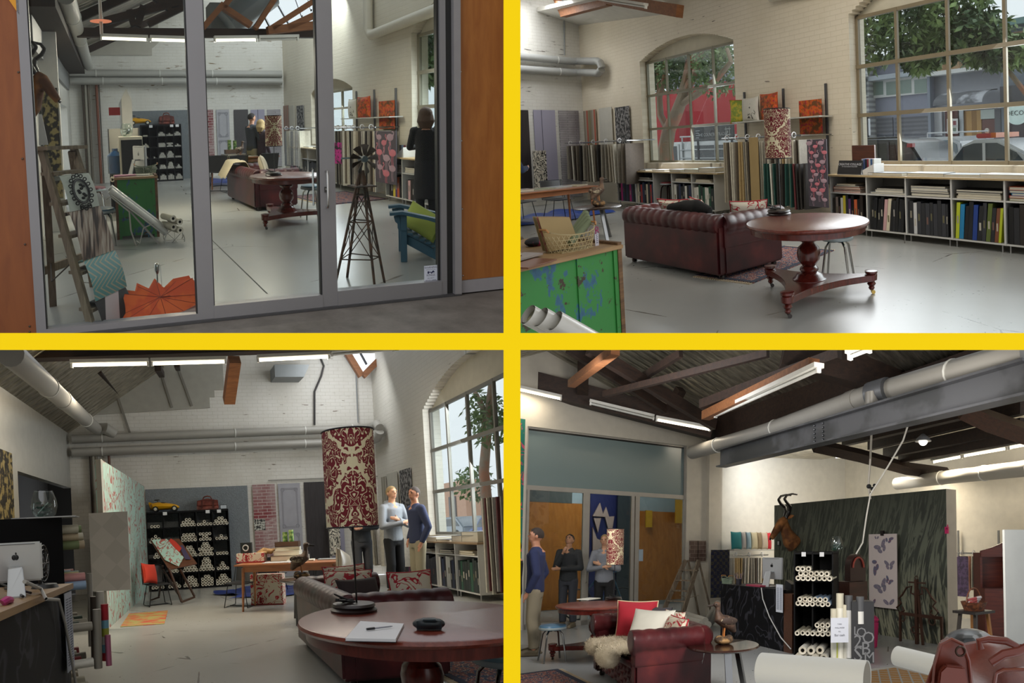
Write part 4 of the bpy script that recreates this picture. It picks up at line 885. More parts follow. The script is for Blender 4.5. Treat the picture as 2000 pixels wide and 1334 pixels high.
# ---- just behind the glass: ladder with draped wallpapers
lb=R.fl(175,642);lr=R.fl(243,606);lback=R.fl(104,598)
A_=Vector((lb[0]-.05,lb[1]+.06));B_=Vector((lr[0],lr[1]));mid=(A_+B_)/2;lw=(B_-A_).length;lrz=math.atan2((B_-A_).y,(B_-A_).x)
LB=Vector(R.fl(180,642));RB=Vector(R.fl(246,606));LT=Vector(R.aty(80,288,LB.y+.38));RT=Vector(R.aty(143,286,RB.y+.36));up_=Vector((0,0,1));t=thing('step_ladder','weathered timber step ladder draped with wallpapers behind the glass','ladder',tuple(LB));lm1=wood('5a4a38','8a7860','zyx',3.5,.85,(.8,9,9));cr_=(RB-LB).normalized()
def LP(s,f,off=0.):  # s 0..1 across, f 0..1 up the front of the ladder, off towards the viewer
    nrm=(RB-LB).cross(LT-LB).normalized();p=(LB.lerp(RB,s)).lerp(LT.lerp(RT,s),f);return tuple(p+nrm*off-LB)
part('side_rail',MB().bar(LP(0,0),LP(0,1),.06,.035,up=tuple(cr_)),lm1,t);part('side_rail',MB().bar(LP(1,0),LP(1,1),.06,.035,up=tuple(cr_)),lm1,t)
RF=[Vector(R.fl(104,598))-LB,Vector(R.fl(182,560))-LB];part('rear_leg',MB().bar(RF[0],LP(.05,.97),.06,.03),lm1,t);part('rear_leg',MB().bar(RF[1],LP(.9,.97),.06,.03),lm1,t);part('rear_brace',MB().bar(RF[0].lerp(Vector(LP(.05,.97)),.26)+Vector((-.12,0,-.03)),RF[1].lerp(Vector(LP(.9,.97)),.26),.03,.07),lm1,t)
for f in (.1,.3,.5,.68,.85):part('tread',MB().bar(LP(0,f,-.01),LP(1,f,-.01),.13,.025),lm1,t)
part('top_step',MB().bar(LP(-.12,.995,0),LP(1.15,.995,0),.2,.03),lm1,t);part('rope',MB().tube([LP(.1,.36,-.05),tuple(Vector(LP(.1,.3,-.3))),tuple(RF[0].lerp(Vector(LP(.05,.97)),.3))],.006,6),plain('3a3026',.9),t);mid=LB;lrz=0.
lad_pt=lambda s,f,off=.02:LP(s,f,off)
def drape(label,f0,f1,m,s0=.08,s1=1.,deco=None):
    sg_=1 if LP(.5,.5,1)[1]<LP(.5,.5,0)[1] else-1
    t=solo('wallpaper_drape',label,'wallpaper',MB().grid(lambda u,v:LP(s0+(s1-s0)*u,f0+(f1-f0)*v,sg_*(.07+.015*math.sin(v*PI))),12,8,(0,.004,0)).grid(lambda u,v:LP(s0+(s1-s0)*u,f1+.012*math.sin(v*PI),sg_*(.07-.13*v)),12,4,(0,0,.003)),m,tuple(LB))
    if deco:deco(t)
    return t
def cameo(t):
    k=MB();sg_=1 if LP(.5,.5,1)[1]<LP(.5,.5,0)[1] else-1;P=lambda a,b:LP(.52+a,.715+b*.68,sg_*.093)
    for r_ in (.2,.24):k.tube([P(r_*math.cos(q*PI/12),(r_+.12)*.29*math.sin(q*PI/12)*1.0) for q in range(25)],.0035 if r_<.22 else .007,5)
    for q in range(16):k.ring(P(.3*math.cos(q*PI/8),.135*math.sin(q*PI/8)),.013,.0045,10,4,'y')
    for q in range(8):k.ball(P(.09*math.sin(q*1.3),-.06+.016*q),(.016,.004,.012),8,5)
    for q in (-.12,0,.12):k.ring(P(q,-.15+abs(q)*.1),.013,.005,10,4,'y')
    part('cameo_print',k,plain('0d0d0d',.6),t)
pm=NB('open_pages',.8);o3=pm.sep();pm.col(pm.ramp(pm.noise(11,2,pm.scale(pm.co,(3.2,.3,.22))),(.38,'3a2c26'),(.46,'8c7466'),(.55,'c2b2a4'),(.66,'97887c')));pm=pm.m
tq=NB('teal_maze_print',.5);w1=tq.math('SINE',tq.math('MULTIPLY',tq.math('ADD',tq.sep()[0],tq.math('PINGPONG',tq.sep()[2],.09)),160.));tq.col(tq.mix(tq.math('GREATER_THAN',w1,.55),'4d8f90','a8a48c'));tq=tq.m
drape('white wallpaper with a black cameo print over the top of the ladder',.615,.815,plain('b9bcb2',.7),deco=cameo)
drape('brown wallpaper of stacked old pages on the ladder below the cameo print',.345,.61,pm,.06,1.02);drape('teal wallpaper with silver maze lines low on the ladder',.125,.34,tq,.08,1.04)
drape('black, white and pink striped wallpaper at the foot of the ladder',-.05,.12,stripes(('0c0c0d','0c0c0d','c4b4b6','c4b4b6','0c0c0d','0c0c0d','c4b4b6','0c0c0d'),.052),.06,1.0)
# ---- orange paper umbrella lying by the door
up=R.fl(310,612);t=thing('paper_umbrella','half-open orange paper umbrella lying on the floor behind the glass','umbrella',(up[0],up[1]+.1,0),FA.rz+.05)
fan=MB();ribs=[(-.32,-.06,0),(-.26,.0,.16),(-.2,-.05,.06),(-.15,.05,.2),(-.09,-.02,.1),(0,.02,.235),(.1,-.08,.13),(.16,.0,.22),(.3,.0,.235),(.37,-.04,.1),(.33,-.06,.03),(.2,-.12,0),(.05,-.18,0),(-.1,-.2,0),(-.25,-.15,0)]
hub=(.02,-.09,.13);fan.add([hub]+ribs,[(0,i+1,i+2) for i in range(14)]+[(0,15,1)]);fan.add([(a*.98,b+.16,c*.92) for a,b,c in [hub]+ribs],[(0,i+2,i+1) for i in range(14)]+[(0,1,15)])
part('canopy',fan,blotch('d8501c','ea6626',8,rough=.7),t);rb=MB()
for q in ribs[::1]:rb.tube([hub,q],.0025,4)
part('rib',rb,plain('8f2f12',.6),t);part('handle',MB().tube([(.02,.12,.12),(.02,.12,.3)],.007,8).lathe([(.012,.27),(.022,.3),(.022,.35),(.014,.36)],(.02,.12,0),14).tube([(.035,.12,.36),(.05,.12,.33),(.055,.12,.15)],.004,6),chrome,t)
# ---- windmill tower
wp=[R.fl(654,560),R.fl(678,542),R.fl(732,562),R.fl(751,552)];cxm=sum(p[0] for p in wp)/4;cym=sum(p[1] for p in wp)/4
t=thing('garden_windmill','rusty metal toy windmill tower standing behind the right pane','windmill',(cxm,cym,0));rust=blotch('3a332e','6e5140',9,.4,.65,.7,metal=.3);zh=R.aty(705,310,cym)[2];apex=Vector((R.aty(706,318,cym)[0]-cxm,0,zh-.04));feet_=[Vector((p[0]-cxm,p[1]-cym,0)) for p in wp]
feet_=[feet_[0],feet_[2],feet_[3],feet_[1]]
for q in feet_:part('leg',MB().bar(q,apex+(q-apex)*.06,.018,.018),rust,t)
br=MB()
for (f0,f1) in ((.22,.52),(.52,.74)):
    for i in range(4):
        a,b=feet_[i],feet_[(i+1) % 4];P=lambda q,f:q+(apex-q)*f
        br.tube([P(a,f0),P(b,f0)],.006,6).tube([P(a,f1),P(b,f1)],.006,6).tube([P(a,f0),P(b,f1)],.0045,6).tube([P(b,f0),P(a,f1)],.0045,6)
part('bracing',br,rust,t);part('platform',MB().box(apex.x-.1,apex.x+.1,-.1,.1,zh*.78,zh*.79),rust,t)
part('hub',MB().lathe([(.001,-.05),(.028,-.05),(.03,-.02),(.03,.05)],(apex.x,-.03,zh),16,'y'),plain('4f5a5e',.4,.6),t)
for i in range(9):
    a=i*2*PI/9+.1;d=Vector((math.cos(a),0,math.sin(a)));s_=Vector((-math.sin(a),.8,math.cos(a))).normalized();c=Vector((apex.x,-.06,zh));r0,r1=.035,.13
    part('blade',MB().prism([tuple(c+d*r0-s_*.008),tuple(c+d*r1-s_*.036),tuple(c+d*(r1+.006)+s_*.0),tuple(c+d*r1+s_*.036),tuple(c+d*r0+s_*.008)],(0,.003,0)),plain('3e3228',.45,.5,var=.4,sc=20),t)
part('tail_vane',MB().box(apex.x-.18,apex.x-.03,.05,.053,zh+.0,zh+.015),plain('6f8388',.4,.4),t)
# ---- teal slatted garden chair with a lime cushion
cp=R.fl(789,513);t=thing('adirondack_chair','teal slatted wooden garden chair facing left behind the right pane','chair',(cp[0],cp[1]+.02,0),-.46);tl=plain('1e4a5c',.6,var=.15)
for y in (0,.5):
    part('front_leg',MB().box(-.02,.045,y,y+.03,0,.5).prism([(-.02,y,.5),(-.09,y,.49),(-.075,y,.43),(-.05,y,.41),(-.05,y,.36),(-.02,y,.33)],(0,.03,0)),tl,t,bevel=.003)
    part('armrest',MB().prism([(-.13,y-.04,.5),(.0,y-.04,.51),(.25,y-.04,.455),(.42,y-.04,.4),(.46,y-.04,.44),(.25,y-.04,.49),(0,y-.04,.545),(-.13,y-.04,.53)],(0,.11,0)),tl,t,bevel=.003)
    part('side_rail',MB().prism([(-.02,y+.03,.32),(-.02,y+.03,.22),(.34,y+.03,.02),(.52,y+.03,-.0),(.5,y+.03,.04)],(0,.025,0)),tl,t,bevel=.003)
for i in range(6):
    f_=i/5;part('seat_slat',MB().box(-.01+.3*f_,.045+.3*f_,-.0,.53,.325-.16*f_,.343-.16*f_),tl,t,bevel=.002)
for i in range(5):part('back_slat',MB().prism([(.31,.0+i*.108,.12),(.35,.0+i*.108,.12),(.56,.0+i*.108,.82+.03*(2-abs(i-2))),(.53,.0+i*.108,.83+.03*(2-abs(i-2)))],(0,.098,0)),tl,t,bevel=.003)
cushion('lime green cushion standing on the teal garden chair',(cp[0]+.3,cp[1]+.12,.27),.42,.3,.13,plain('a9b350',.8),rz=-.75,rx=-.5,ry=.5)
# ---- middle distance: chest, rack of rolls, stools, ironwork cart
ca=R.fl(232,468);cb=R.fl(309,462);crz=math.atan2(cb[1]-ca[1],cb[0]-ca[0]);cw=math.hypot(cb[0]-ca[0],cb[1]-ca[1]);chh=R.aty(270,345,ca[1])[2]
chest('green distressed painted chest with a timber lid',ca,crz,cw,.5,chh)
def on_chest(x,y):return (ca[0]+math.cos(crz)*x-math.sin(crz)*y,ca[1]+math.sin(crz)*x+math.cos(crz)*y,chh)
book_flat('magenta sample folder on the left of the green chest',on_chest(.0,.05),crz+.1,.28,.2,.02,'b4237a');book_flat('white sample folder under the wire basket on the green chest',on_chest(.2,.1),crz-.2,.25,.2,.015,'e0ddd2')
def wire_basket(label,loc,rz,w=.34,d=.24,h=.13,c='b0aa94',fill=True):
    t=thing('wire_basket',label,'basket',loc,rz);wr=plain(c,.5,.4);m=MB();n=16
    for j in range(5):z=h*j/4;e=1+.18*j/4;m.tube([(math.cos(a)*w/2*e,math.sin(a)*d/2*e,z+(.035*abs(math.cos(a))**3 if j==4 else 0)) for a in [i*2*PI/n for i in range(n+1)]],.0028 if j<4 else .0045,5)
    for i in range(n*2):
        for sg in (1,-1):
            m.tube([(math.cos(i*PI/n+sg*.35*q)*w/2*(1+.18*q),math.sin(i*PI/n+sg*.35*q)*d/2*(1+.18*q),h*q) for q in (0,.33,.66,1)],.0018,4)
    part('mesh',m,wr,t);part('base',MB().box(-w*.4,w*.4,-d*.4,d*.4,0,.004),wr,t)
    for s_ in (-1,1):part('handle',MB().tube([(s_*w*.59,-.05,h+.03),(s_*w*.62,-.04,h+.05),(s_*w*.62,.04,h+.05),(s_*w*.59,.05,h+.03)],.007,8),plain('a8733c',.5),t)
    return t
wire_basket('small green wire basket of clutter on the green chest',on_chest(.42,.25),crz,.26,.2,.11,'6a7a62')
cart=R.fl(266,478);t=thing('iron_plant_cart','white wrought iron cart holding a sloping paper roll','cart',(cart[0],cart[1],0),.0);wi=plain('b4b2aa',.5,.3)
sl0=Vector((R.aty(215,372,cart[1])[0]-cart[0],0,R.aty(215,372,cart[1])[2]));sl1=Vector((R.aty(325,455,cart[1])[0]-cart[0],0,R.aty(325,455,cart[1])[2]))
sw=MB();sw.tube([sl0+Vector((-.05,-.06,-.1)),sl0+Vector((0,-.06,-.07)),(sl0+sl1)/2+Vector((-.12,-.06,.02)),(-.06,-.06,.2),(-.02,-.06,.05),(0,-.06,.0),(.04,-.06,.03),(.0,-.06,.06)],.01,8)
sw.tube([sl0+Vector((0,-.06,-.05)),(sl0+sl1)/2+Vector((0,-.06,-.04)),sl1+Vector((-.05,-.06,0))],.008,8);sw.tube([(.04,-.06,.02),(.1,-.06,.22),(.22,-.06,.27)],.008,8)
part('scroll_frame',sw,wi,t);wc=sl1+Vector((.1,0,-.09));wh=MB().ring((wc.x,-.05,wc.z),.13,.007,28,6,'y').ring((wc.x,.12,wc.z+.03),.13,.007,28,6,'y')
for i in range(8):a=i*PI/4;wh.tube([(wc.x,-.05,wc.z),(wc.x+.13*math.cos(a),-.05,wc.z+.13*math.sin(a))],.004,5)
part('wheel',wh,wi,t);part('tray',MB().bar(sl0+Vector((.1,0,-.1)),Vector((.28,0,.0)),.02,.1,up=(0,1,0)),plain('8d8a84',.6),t)
for k_,(dy,dz) in enumerate(((0,.0),(.1,.03))):
    solo('paper_roll',('upper ' if k_ else '')+'long white shrink-wrapped paper roll sloping across the iron cart'+(', behind' if k_ else ', in front'),'paper roll',MB().tube([sl0+Vector((0,dy,dz)),sl1+Vector((0,dy,dz))],.045,18),plain('c2c1bb',.25),(cart[0],cart[1],0))
rc0=R.aty(345,437,cart[1]-.12);pr_={}
for k_,(dx,dz) in enumerate(((0,0),(.085,.06),(-.0,.11),(.085,-.05))):
    make_roll(.043,.3,'bdb7a4','d8d2c0',label=f'paper roll on the iron cart seen end-on, {("left","upper","top","bottom")[k_]} of four',loc=(rc0[0]+dx-.04,rc0[1],rc0[2]-.04+dz),rz=.35,group='four rolls on the iron cart')
sp=R.fl(203,481);stool('blue padded chrome stool between ladder and green chest',(sp[0],sp[1]+.1,0),'33566a',.48,.16)
sp=R.fl(165,470);stool('pink padded stool behind the ladder',(sp[0]+.15,sp[1]+1.0,0),'6b3540',.62,.16)
# black roll rack turned towards the counter, white-edged, vase and computer
bx=R.aty(232,268,9.6);bw=R.aty(278,268,9.6)[0]-bx[0]
t=thing('display_cabinet','white edged black cabinet with glass vase on top','cabinet',(bx[0],9.6,0));part('body',MB().box(0,bw,0,.5,0,bx[2]),plain('c9c2b0',.6),t);part('door',MB().box(.03,bw-.01,-.012,0,.1,bx[2]-.05),plain('0b0b0d',.5),t)
vase('round clear glass vase of green packets on the cabinet',(bx[0]+bw*.35,9.75,bx[2]),.105)
bx2=R.aty(210,252,10.3);t=thing('open_bookcase','dark bookcase stuffed with samples left of the cabinet','shelf',(bx2[0],10.3,0));part('body',MB().box(0,.55,.02,.4,0,bx2[2]),plain('7a776e',.7),t)
part('shelf_board',MB().box(0,.55,-.01,.02,.55,.58).box(0,.55,-.01,.02,1.0,1.03).box(0,.02,-.01,.02,0,bx2[2]).box(.53,.55,-.01,.02,0,bx2[2]),plain('16161a',.6),t);part('niche',MB().box(.03,.52,0,.019,.05,.54).box(.03,.52,0,.019,.6,.98),plain('101012',.7),t)
for k_ in range(6):make_roll(.04,.3,('c2bca8','b9a88c','6d675d')[k_ % 3],label=f'wallpaper roll poking from the dark bookcase, number {("one","two","three","four","five","six")[k_]} from the left',loc=(bx2[0]+.04+.085*k_,10.1,.62+.02*(k_ % 2)),rz=0,group='rolls in the dark bookcase')
solo('water_bottle','large blue water bottle beside the dark bookcase','bottle',MB().lathe([(.001,0),(.13,0),(.13,.3),(.05,.38),(.05,.42)]),plain('1c3f66',.2),(bx2[0]+.1,9.9,.75));solo('white_bucket','white plastic tub under the blue bottle','tub',MB().lathe([(.001,0),(.15,0),(.17,.35),(.001,.35)]),plain('c9cbc8',.4),(bx2[0]+.25,9.6,.1))
ip=R.aty(274,322,8.15);computer('silver desktop computer edge-on above the green chest',(ip[0],8.35,chh-.02),-1.2,.75)
# red fire sign, posters and things on the left
p_=R.aty(212,210,12);q_=R.aty(235,225,12);solo('red_sign','small red sign high on the pipe wall','sign',MB().box(0,q_[0]-p_[0],0,.02,0,p_[2]-q_[2]),plain('a8141c',.5),(p_[0],12,q_[2]),bevel=.004)
p_=R.aty(241,195,11.5);solo('partition_screen','white free-standing panel seen almost edge-on behind the cabinet','panel',MB().prism([(0,0,0),(.1,0,0),(.1,0,2.05),(0,0,2.3),(-.1,0,2.1),(-.1,0,0)],(0,2.6,0)),plain('c9c6bd',.7),(p_[0]+.06,11.5,0))
y_=8.8;p_=R.aty(80,172,y_);q_=R.aty(118,287,y_)
gold=blotch('25211b','9c8c5c',12,.48,.56,.6,(1,1,.8),4)
solo('wall_left',None,None,MB().box(-1.2,q_[0]-p_[0]+.02,.02,.12,0,5.6),plain('dcd9d2',.7),(p_[0],y_,0),kind='structure')
solo('wallpaper_sheet','gold and black abstract wallpaper panel on the left wall','wallpaper',MB().box(0,q_[0]-p_[0],-.01,.02,.5,p_[2]),gold,(p_[0],y_,0))
solo('wallpaper_sheet','dark grey wallpaper strip behind the antelope head','wallpaper',MB().box(-.55,-.02,-.01,.02,.5,p_[2]+.15),blotch('3a3e3c','565a56',3,stretch=(6,1,.6),rough=.7),(p_[0],y_,0))
an=R.aty(72,165,6.9);antelope('mounted antelope head with curved black horns at the left edge',(an[0]-.1,7.1,an[2]-.0),1.15,.74)
p_=R.aty(85,283,8.2);solo('white_garment','white cloth hanging behind the ladder top','cloth',MB().prism([(0,0,0),(.12,0,0),(.06,0,.42),(.02,0,.42)],(0,.02,0)),plain('b9b9bc',.8),(p_[0]-.06,8.2,p_[2]))
# ---- back wall display
roll_bx=BK.hit(278,300,-.5)[0],BK.hit(356,300,-.5)[0];rh=BK.hit(318,243,-.5)[1]
roll_rack('tall black rack of wallpaper rolls at the back wall',BK,roll_bx[0],roll_bx[1]-roll_bx[0],rh,-.5,RACK,.48,(0,),(roll_bx[1]-roll_bx[0])/5/10.6)
pc=BK.hit(270,245,-.45);pedal_car('yellow toy pedal car on top of the black rack',BK.at(pc[0]+.05,-.3,rh),0,.62);pc=BK.hit(300,245,-.45);satchel('dark red leather bag on top of the black rack',BK.at(pc[0]+.15,-.4,rh),0,.45,.27,.25,'5c2820')
sheet('wallpaper_sheet','embossed slate grey wallpaper sheet behind the black rack','wallpaper',BK,(251,216,369,358),emboss_grey())
strip_sheets(BK,[(401,418,'red brick print wallpaper panel',redbrick(),None),(424,449,'pale grey panelled door wallpaper',plain('a9a8ad',.6),door_moulding),(458,486,'black wood grain wallpaper panel',darkwood(),None),(491,518,'lavender board wallpaper panel',boards(),None),(523,549,'white thin brick wallpaper panel',thinbrick(),None)],214,325)
p0=BK.hit(134,144);p1=BK.hit(560,144);p2=BK.hit(134,159);
rr=.105
pipe('drain_pipe','upper grey plastic pipe along the back wall',[BK.at(.05,-.16,p0[1]-.0),BK.at(BK.len-.35,-.16,BK.hit(500,146)[1]),BK.at(BK.len-.1,-.16,BK.hit(540,146)[1])],rr,brackets=(.12,.42,.68))
pipe('drain_pipe','lower grey plastic pipe along the back wall',[BK.at(.05,-.16,p2[1]),BK.at(BK.len-.35,-.16,BK.hit(500,160)[1]),BK.at(BK.len-.1,-.16,BK.hit(540,160)[1])],rr,brackets=(.15,.43,.7))
for k_,(px_,c_,r_) in enumerate(((161,'4a3c30',.03),(166,'8f8a7e',.045),(172,'6d6458',.035),(188,'7a4632',.04),(193,'5a544c',.02))):
    u_,z_=BK.hit(px_,165,-.1);pipe('wall_pipe',f'thin {("dark brown","grey","taupe","rust red","slim grey")[k_]} pipe running down the back wall',[BK.at(u_,-.09,0),BK.at(u_,-.09,z_)],r_,c_)
pb=R.aty(172,128,15.5);pt_=R.aty(128,-10,7.5)
pipe('drain_pipe','large grey pipe sloping from the ceiling to the back corner',[pt_,(pt_[0]*.5+pb[0]*.5,11.5,pt_[2]*.5+pb[2]*.5),(pb[0],15.6,pb[2])],.12,brackets=(.35,.9))
pipe('drain_pipe','short grey pipe with an elbow beside the large ceiling pipe',[R.aty(88,-6,9),R.aty(98,18,9),R.aty(125,24,9.3),R.aty(138,26,9.6)],.12);pipe('drain_pipe','curved grey trap pipe under the dark beams',[R.aty(119,42,11),R.aty(121,62,11),R.aty(132,70,11),R.aty(146,66,11.3)],.11)
gi=MB();ga=R.aty(50,60,7.5);gb=R.aty(128,150,15.9);gi.bar((ga[0],7.5,ga[2]),(gb[0],15.9,gb[2]-.15),.16,.42)
solo('steel_girder','grey painted steel girder running along the left wall','beam',gi,plain('8b8c8c',.5,.3))
dk=MB().bar((ga[0]+.2,7,ga[2]+.42),(gb[0]+.3,15.9,gb[2]+.3),.4,.45);solo('timber_beam','dark timber beam above the steel girder','beam',dk,darktimber)
# ---- roof
yT=10.;def_=lambda px_,py,y=yT:R.aty(px_,py,y)
def truss(label,bars,m,w=.14,y=yT,lab2=None):
    t=thing('roof_truss',label,'truss',def_(bars[0][0],bars[0][1],y));o=Vector(def_(bars[0][0],bars[0][1],y))
    for (x0,y0,x1,y1,hh) in bars:part('timber',MB().bar(Vector(def_(x0,y0,y))-o,Vector(def_(x1,y1,y))-o,w,hh),m,t)
    return t
truss('dark timber roof truss above the lit fluorescent tubes',[(150,64,622,66,.15),(205,42,372,-2,.13),(372,-2,395,-10,.13),(290,48,372,8,.1),(262,52,252,20,.1),(268,52,280,12,.12),(335,22,300,-5,.08)],darktimber)
truss('brown timber roof truss under the skylight',[(396,55,436,8,.1),(436,14,490,50,.1),(436,14,452,-6,.1),(498,56,540,-8,.09),(612,50,522,60,.14),(560,55,618,28,.12),(530,55,616,0,.1)],warmtimber,y=9.8)
for k_,(a,b,c_,d_) in enumerate(((196,75,289,78),(293,78,366,80),(418,79,502,78),(505,78,583,76))):
    p_=def_(a,b,9.7);q_=def_(c_,d_,9.7);tube_light(('leftmost lit fluorescent tube under the dark truss','second lit fluorescent tube behind the door stile','third lit fluorescent tube behind the middle pane','unlit fluorescent tube under the skylight truss')[k_],(p_[0],9.7,p_[2]),(q_[0],9.7,q_[2]),on=k_<3,st=5,pw=45)
ra,rb_=BK.hit(158,106),BK.hit(262,58);sl_=(rb_[1]-ra[1])/(rb_[0]-ra[0]);rf=MB().prism([(ra[0]-.6,0,ra[1]-.6*sl_),(ra[0]+3.4,0,ra[1]+3.4*sl_),(ra[0]+3.4,0,ra[1]+3.4*sl_+.05),(ra[0]-.6,0,ra[1]-.6*sl_+.05)],(0,-11.6,0));solo('ceiling',None,None,rf,foil(),BK.loc,BK.rz,kind='structure')
for k_ in range(4):solo('roof_rafter',f'dark roof rafter above the pipe, {("first","second","third","fourth")[k_]} from the wall','beam',MB().bar((ra[0]-.5,0,ra[1]-.5*sl_-.12),(ra[0]+3.2,0,ra[1]+3.2*sl_-.12),.1,.16),darktimber,BK.at(0,-1.-k_*2.2,0),BK.rz)
sky=MB().bar(R.aty(508,38,12),R.aty(560,10,12),.04,.04)
for k_,(a,b,c_,d_) in enumerate(((530,58,500,0),(566,50,535,-5),(590,32,575,-10),(608,20,600,-10))):solo('skylight_bar',f'thin glazing bar of the skylight, {("first","second","third","fourth")[k_]} from the left','bar',MB().bar(R.aty(a,b,12),R.aty(c_,d_,12.6),.035,.05),plain('4a4a4e',.5))
dp=R.aty(455,45,11);pipe('air_duct','large grey round duct hanging behind the truss',[R.aty(445,48,11),R.aty(480,20,11),R.aty(525,-15,11)],.32,'70787e');t=solo('duct_box','grey sheet metal duct box under the round duct','duct',MB().box(-.45,.45,0,.5,-.12,.5),plain('7b8083',.5,.3),R.aty(455,55,11.2))
# window wall: pipe, hangers, cushions shelf
a=RW.hit(722,58,-.12);b=RW.hit(852,15,-.12);c_=RW.hit(718,0,-.12);pipe('wall_duct','cream painted pipe bending along the window wall',[RW.at(c_[0],-.12,c_[1]+.6),RW.at(c_[0],-.12,a[1]+.0),RW.at(c_[0]+.12,-.12,a[1]-.12),RW.at(b[0]+1,-.12,b[1]+.0)],.1,'d2ccbb')
hanging_rack('chrome rail of wallpaper samples near the back corner',RW,(555,588),(256,256),(325,328),9,('8f8f8c','cfc9b8','b9b6ae','d8d4c8'),.3,-.45,'in the far corner',2,group='samples in the far corner')
hanging_rack('chrome rail of wallpaper samples between the windows',RW,(654,735),(256,256),(360,375),22,('cfc9b8','26221f','8c877d','4c4238','a79d8a','d8d4c8','6f6557','b9b6ae'),.35,-.5,'between the windows',3,group='samples between the windows')
sheet('wallpaper_sheet','flamingo print wallpaper hanging beside the right window','wallpaper',RW,(733,256,775,358),plain('4c454e',.7),-.5,deco=lambda o,w,h:flamingo_deco(o,w,h,seed=4))
sheet('wallpaper_sheet','orange red floral wallpaper sheet above the flamingo print','wallpaper',RW,(741,197,771,252),floral(),-.1)
for k_,px_ in enumerate((695,730,772)):u_,z_=RW.hit(px_,178+k_*-3,-.03);solo('wall_upright',f'slotted metal shelf upright, {("left","middle","right")[k_]} of three between windows','shelf upright',MB().box(-.015,.015,0,.03,0,1.6),plain('77787a',.4,.6),RW.at(u_,-.04,z_-1.6),RW.rz)
a=RW.hit(676,233,-.2);b=RW.hit(772,230,-.2);solo('wall_shelf','thin white wall shelf carrying two cushions','shelf',MB().box(0,b[0]-a[0],0,.3,0,.02),plain('c9c9c4',.4),RW.at(a[0],-.33,a[1]),RW.rz)
def giraffe(o,w,h,t,rx,ry):
    k=MB();Y=-t/2-.003;P=[(-.0,.25),(.06,.62),(.14,.7),(.3,.5),(.42,.34),(.4,.28),(.28,.34),(.2,.3),(.26,.1)]
    k.tube([(a*w*.9,Y*.9+abs(a)*.04,b*h) for a,b in P],.01*h/.4,6,flat=.4);k.ring((.12*w,Y,.56*h),.012,.004,8,4,'y')
    for i in range(12):k.ball((w*(-.0+.03*(i % 4)),Y*.93,h*(.16+.13*(i//4)+.02*(i % 3))),(.012*h/.4,.003,.01*h/.4),7,4)
    k.xf((0,0,0));part('giraffe_print',k,plain('2c2624',.8),o)
cushion('white cushion with a giraffe head print on the wall shelf',RW.at(a[0]+.3,-.18,a[1]+.02),.46,.42,.14,plain('d6d2c6',.85),rz=RW.rz-.1,extra=giraffe,piping=plain('7d7a3a',.7))
cushion('orange and red floral cushion on the wall shelf',RW.at(a[0]+.85,-.2,a[1]+.02),.5,.44,.15,floral(),rz=RW.rz+.05,piping=plain('c24a1c',.7))
for k_,(x0,x1,lab,m) in enumerate(((555,566,'striped salmon and grey wallpaper strip',stripes(('a89a8c','b9705c','8c8478'),.05)),(567,576,'pale cream wallpaper strip',plain('c9c4b6',.7)),(581,594,'grey letters print wallpaper strip',letters_paper()))):sheet('wallpaper_sheet',lab+' near the far corner','wallpaper',RW,(x0,206,x1,300),m)
cs=[RW.hit(566,300,-.42),RW.hit(640,300,-.42)]
cube_shelf('white cube shelving with sample folders below the far window',RW.at(cs[0][0],-.42,0),RW.rz,[(cs[1][0]-cs[0][0])/4]*5,.12,RW.hit(600,291,-.42)[1],.58,.4);zc=RW.hit(600,291,-.42)[1]
solo('worktop','pale worktop of the shelving below the far window','worktop',MB().box(-.05,(cs[1][0]-cs[0][0])*1.25+.05,-.03,.42,0,.03),plain('c9b896',.5),RW.at(cs[0][0],-.42,zc),RW.rz)
cwd=(cs[1][0]-cs[0][0])/4
for k_ in range(5):books_standing(RW.at(cs[0][0]+cwd*k_+.03,-.4,.14),RW.rz,cwd-.06,.4,.3,['b4237a','141416','27324f'] if k_==0 else None,where=f'in far shelving bay {("one","two","three","four","five")[k_]}',t=(.07,.12))
for k_ in range(4):book_flat(f'open sample book on the far worktop, {("first","second","third","fourth")[k_]} from the left',RW.at(cs[0][0]+.1+cwd*k_*1.1,-.35,zc+.03),RW.rz,.42,.28,.025,('9a9fa4','c9c9c9','26272b','c9c9c9')[k_],'sample books on the far worktop')
c0=RW.hit(753,340,-.42)[0];c1=RW.hit(785,340,-.42)[0];c2=RW.hit(823,340,-.42)[0];zc=RW.hit(790,311,-.42)[1];zm=RW.hit(770,336,-.42)[1]
cube_shelf('white cube shelving with sample books under the right window',RW.at(c0,-.42,0),RW.rz,[c1-c0,c2-c1,c2-c1],RW.hit(755,383,-.42)[1],zc,zm,.4)
solo('worktop','pale timber worktop under the right window','worktop',MB().box(-.04,c2-c0+.7,-.03,.42,0,.025),plain('c2a87c',.5),RW.at(c0,-.42,zc),RW.rz)
zb=RW.hit(755,383,-.42)[1]+.02
books_standing(RW.at(c0+.1,-.4,zb),RW.rz,c1-c0-.14,zm-zb-.08,.3,['141416','141416','d6c440','5a3a6a','c2603a','141416','2b2420'],where='in the left bay under the right window',t=(.05,.08));books_standing(RW.at(c1+.1,-.4,zb),RW.rz,c2-c1-.14,zm-zb-.08,.3,['4a4a4e','c9a0a0','2b2420','141416'],where='in the second bay under the right window',t=(.05,.08))
books_flat(RW.at(c0+.05,-.4,zm+.012),RW.rz,0,.3,[('b8391c',.4,.035,0),('141416',.4,.03,.02),('b8391c',.38,.03,.03),('26272b',.36,.03,.05)],'in the upper left cubby');books_flat(RW.at(c1+.06,-.4,zm+.012),RW.rz,0,.3,[('9a9fa4',.42,.035,0),('d8cdb4',.4,.03,.02),('26272b',.4,.03,.0)],'in the upper right cubby')
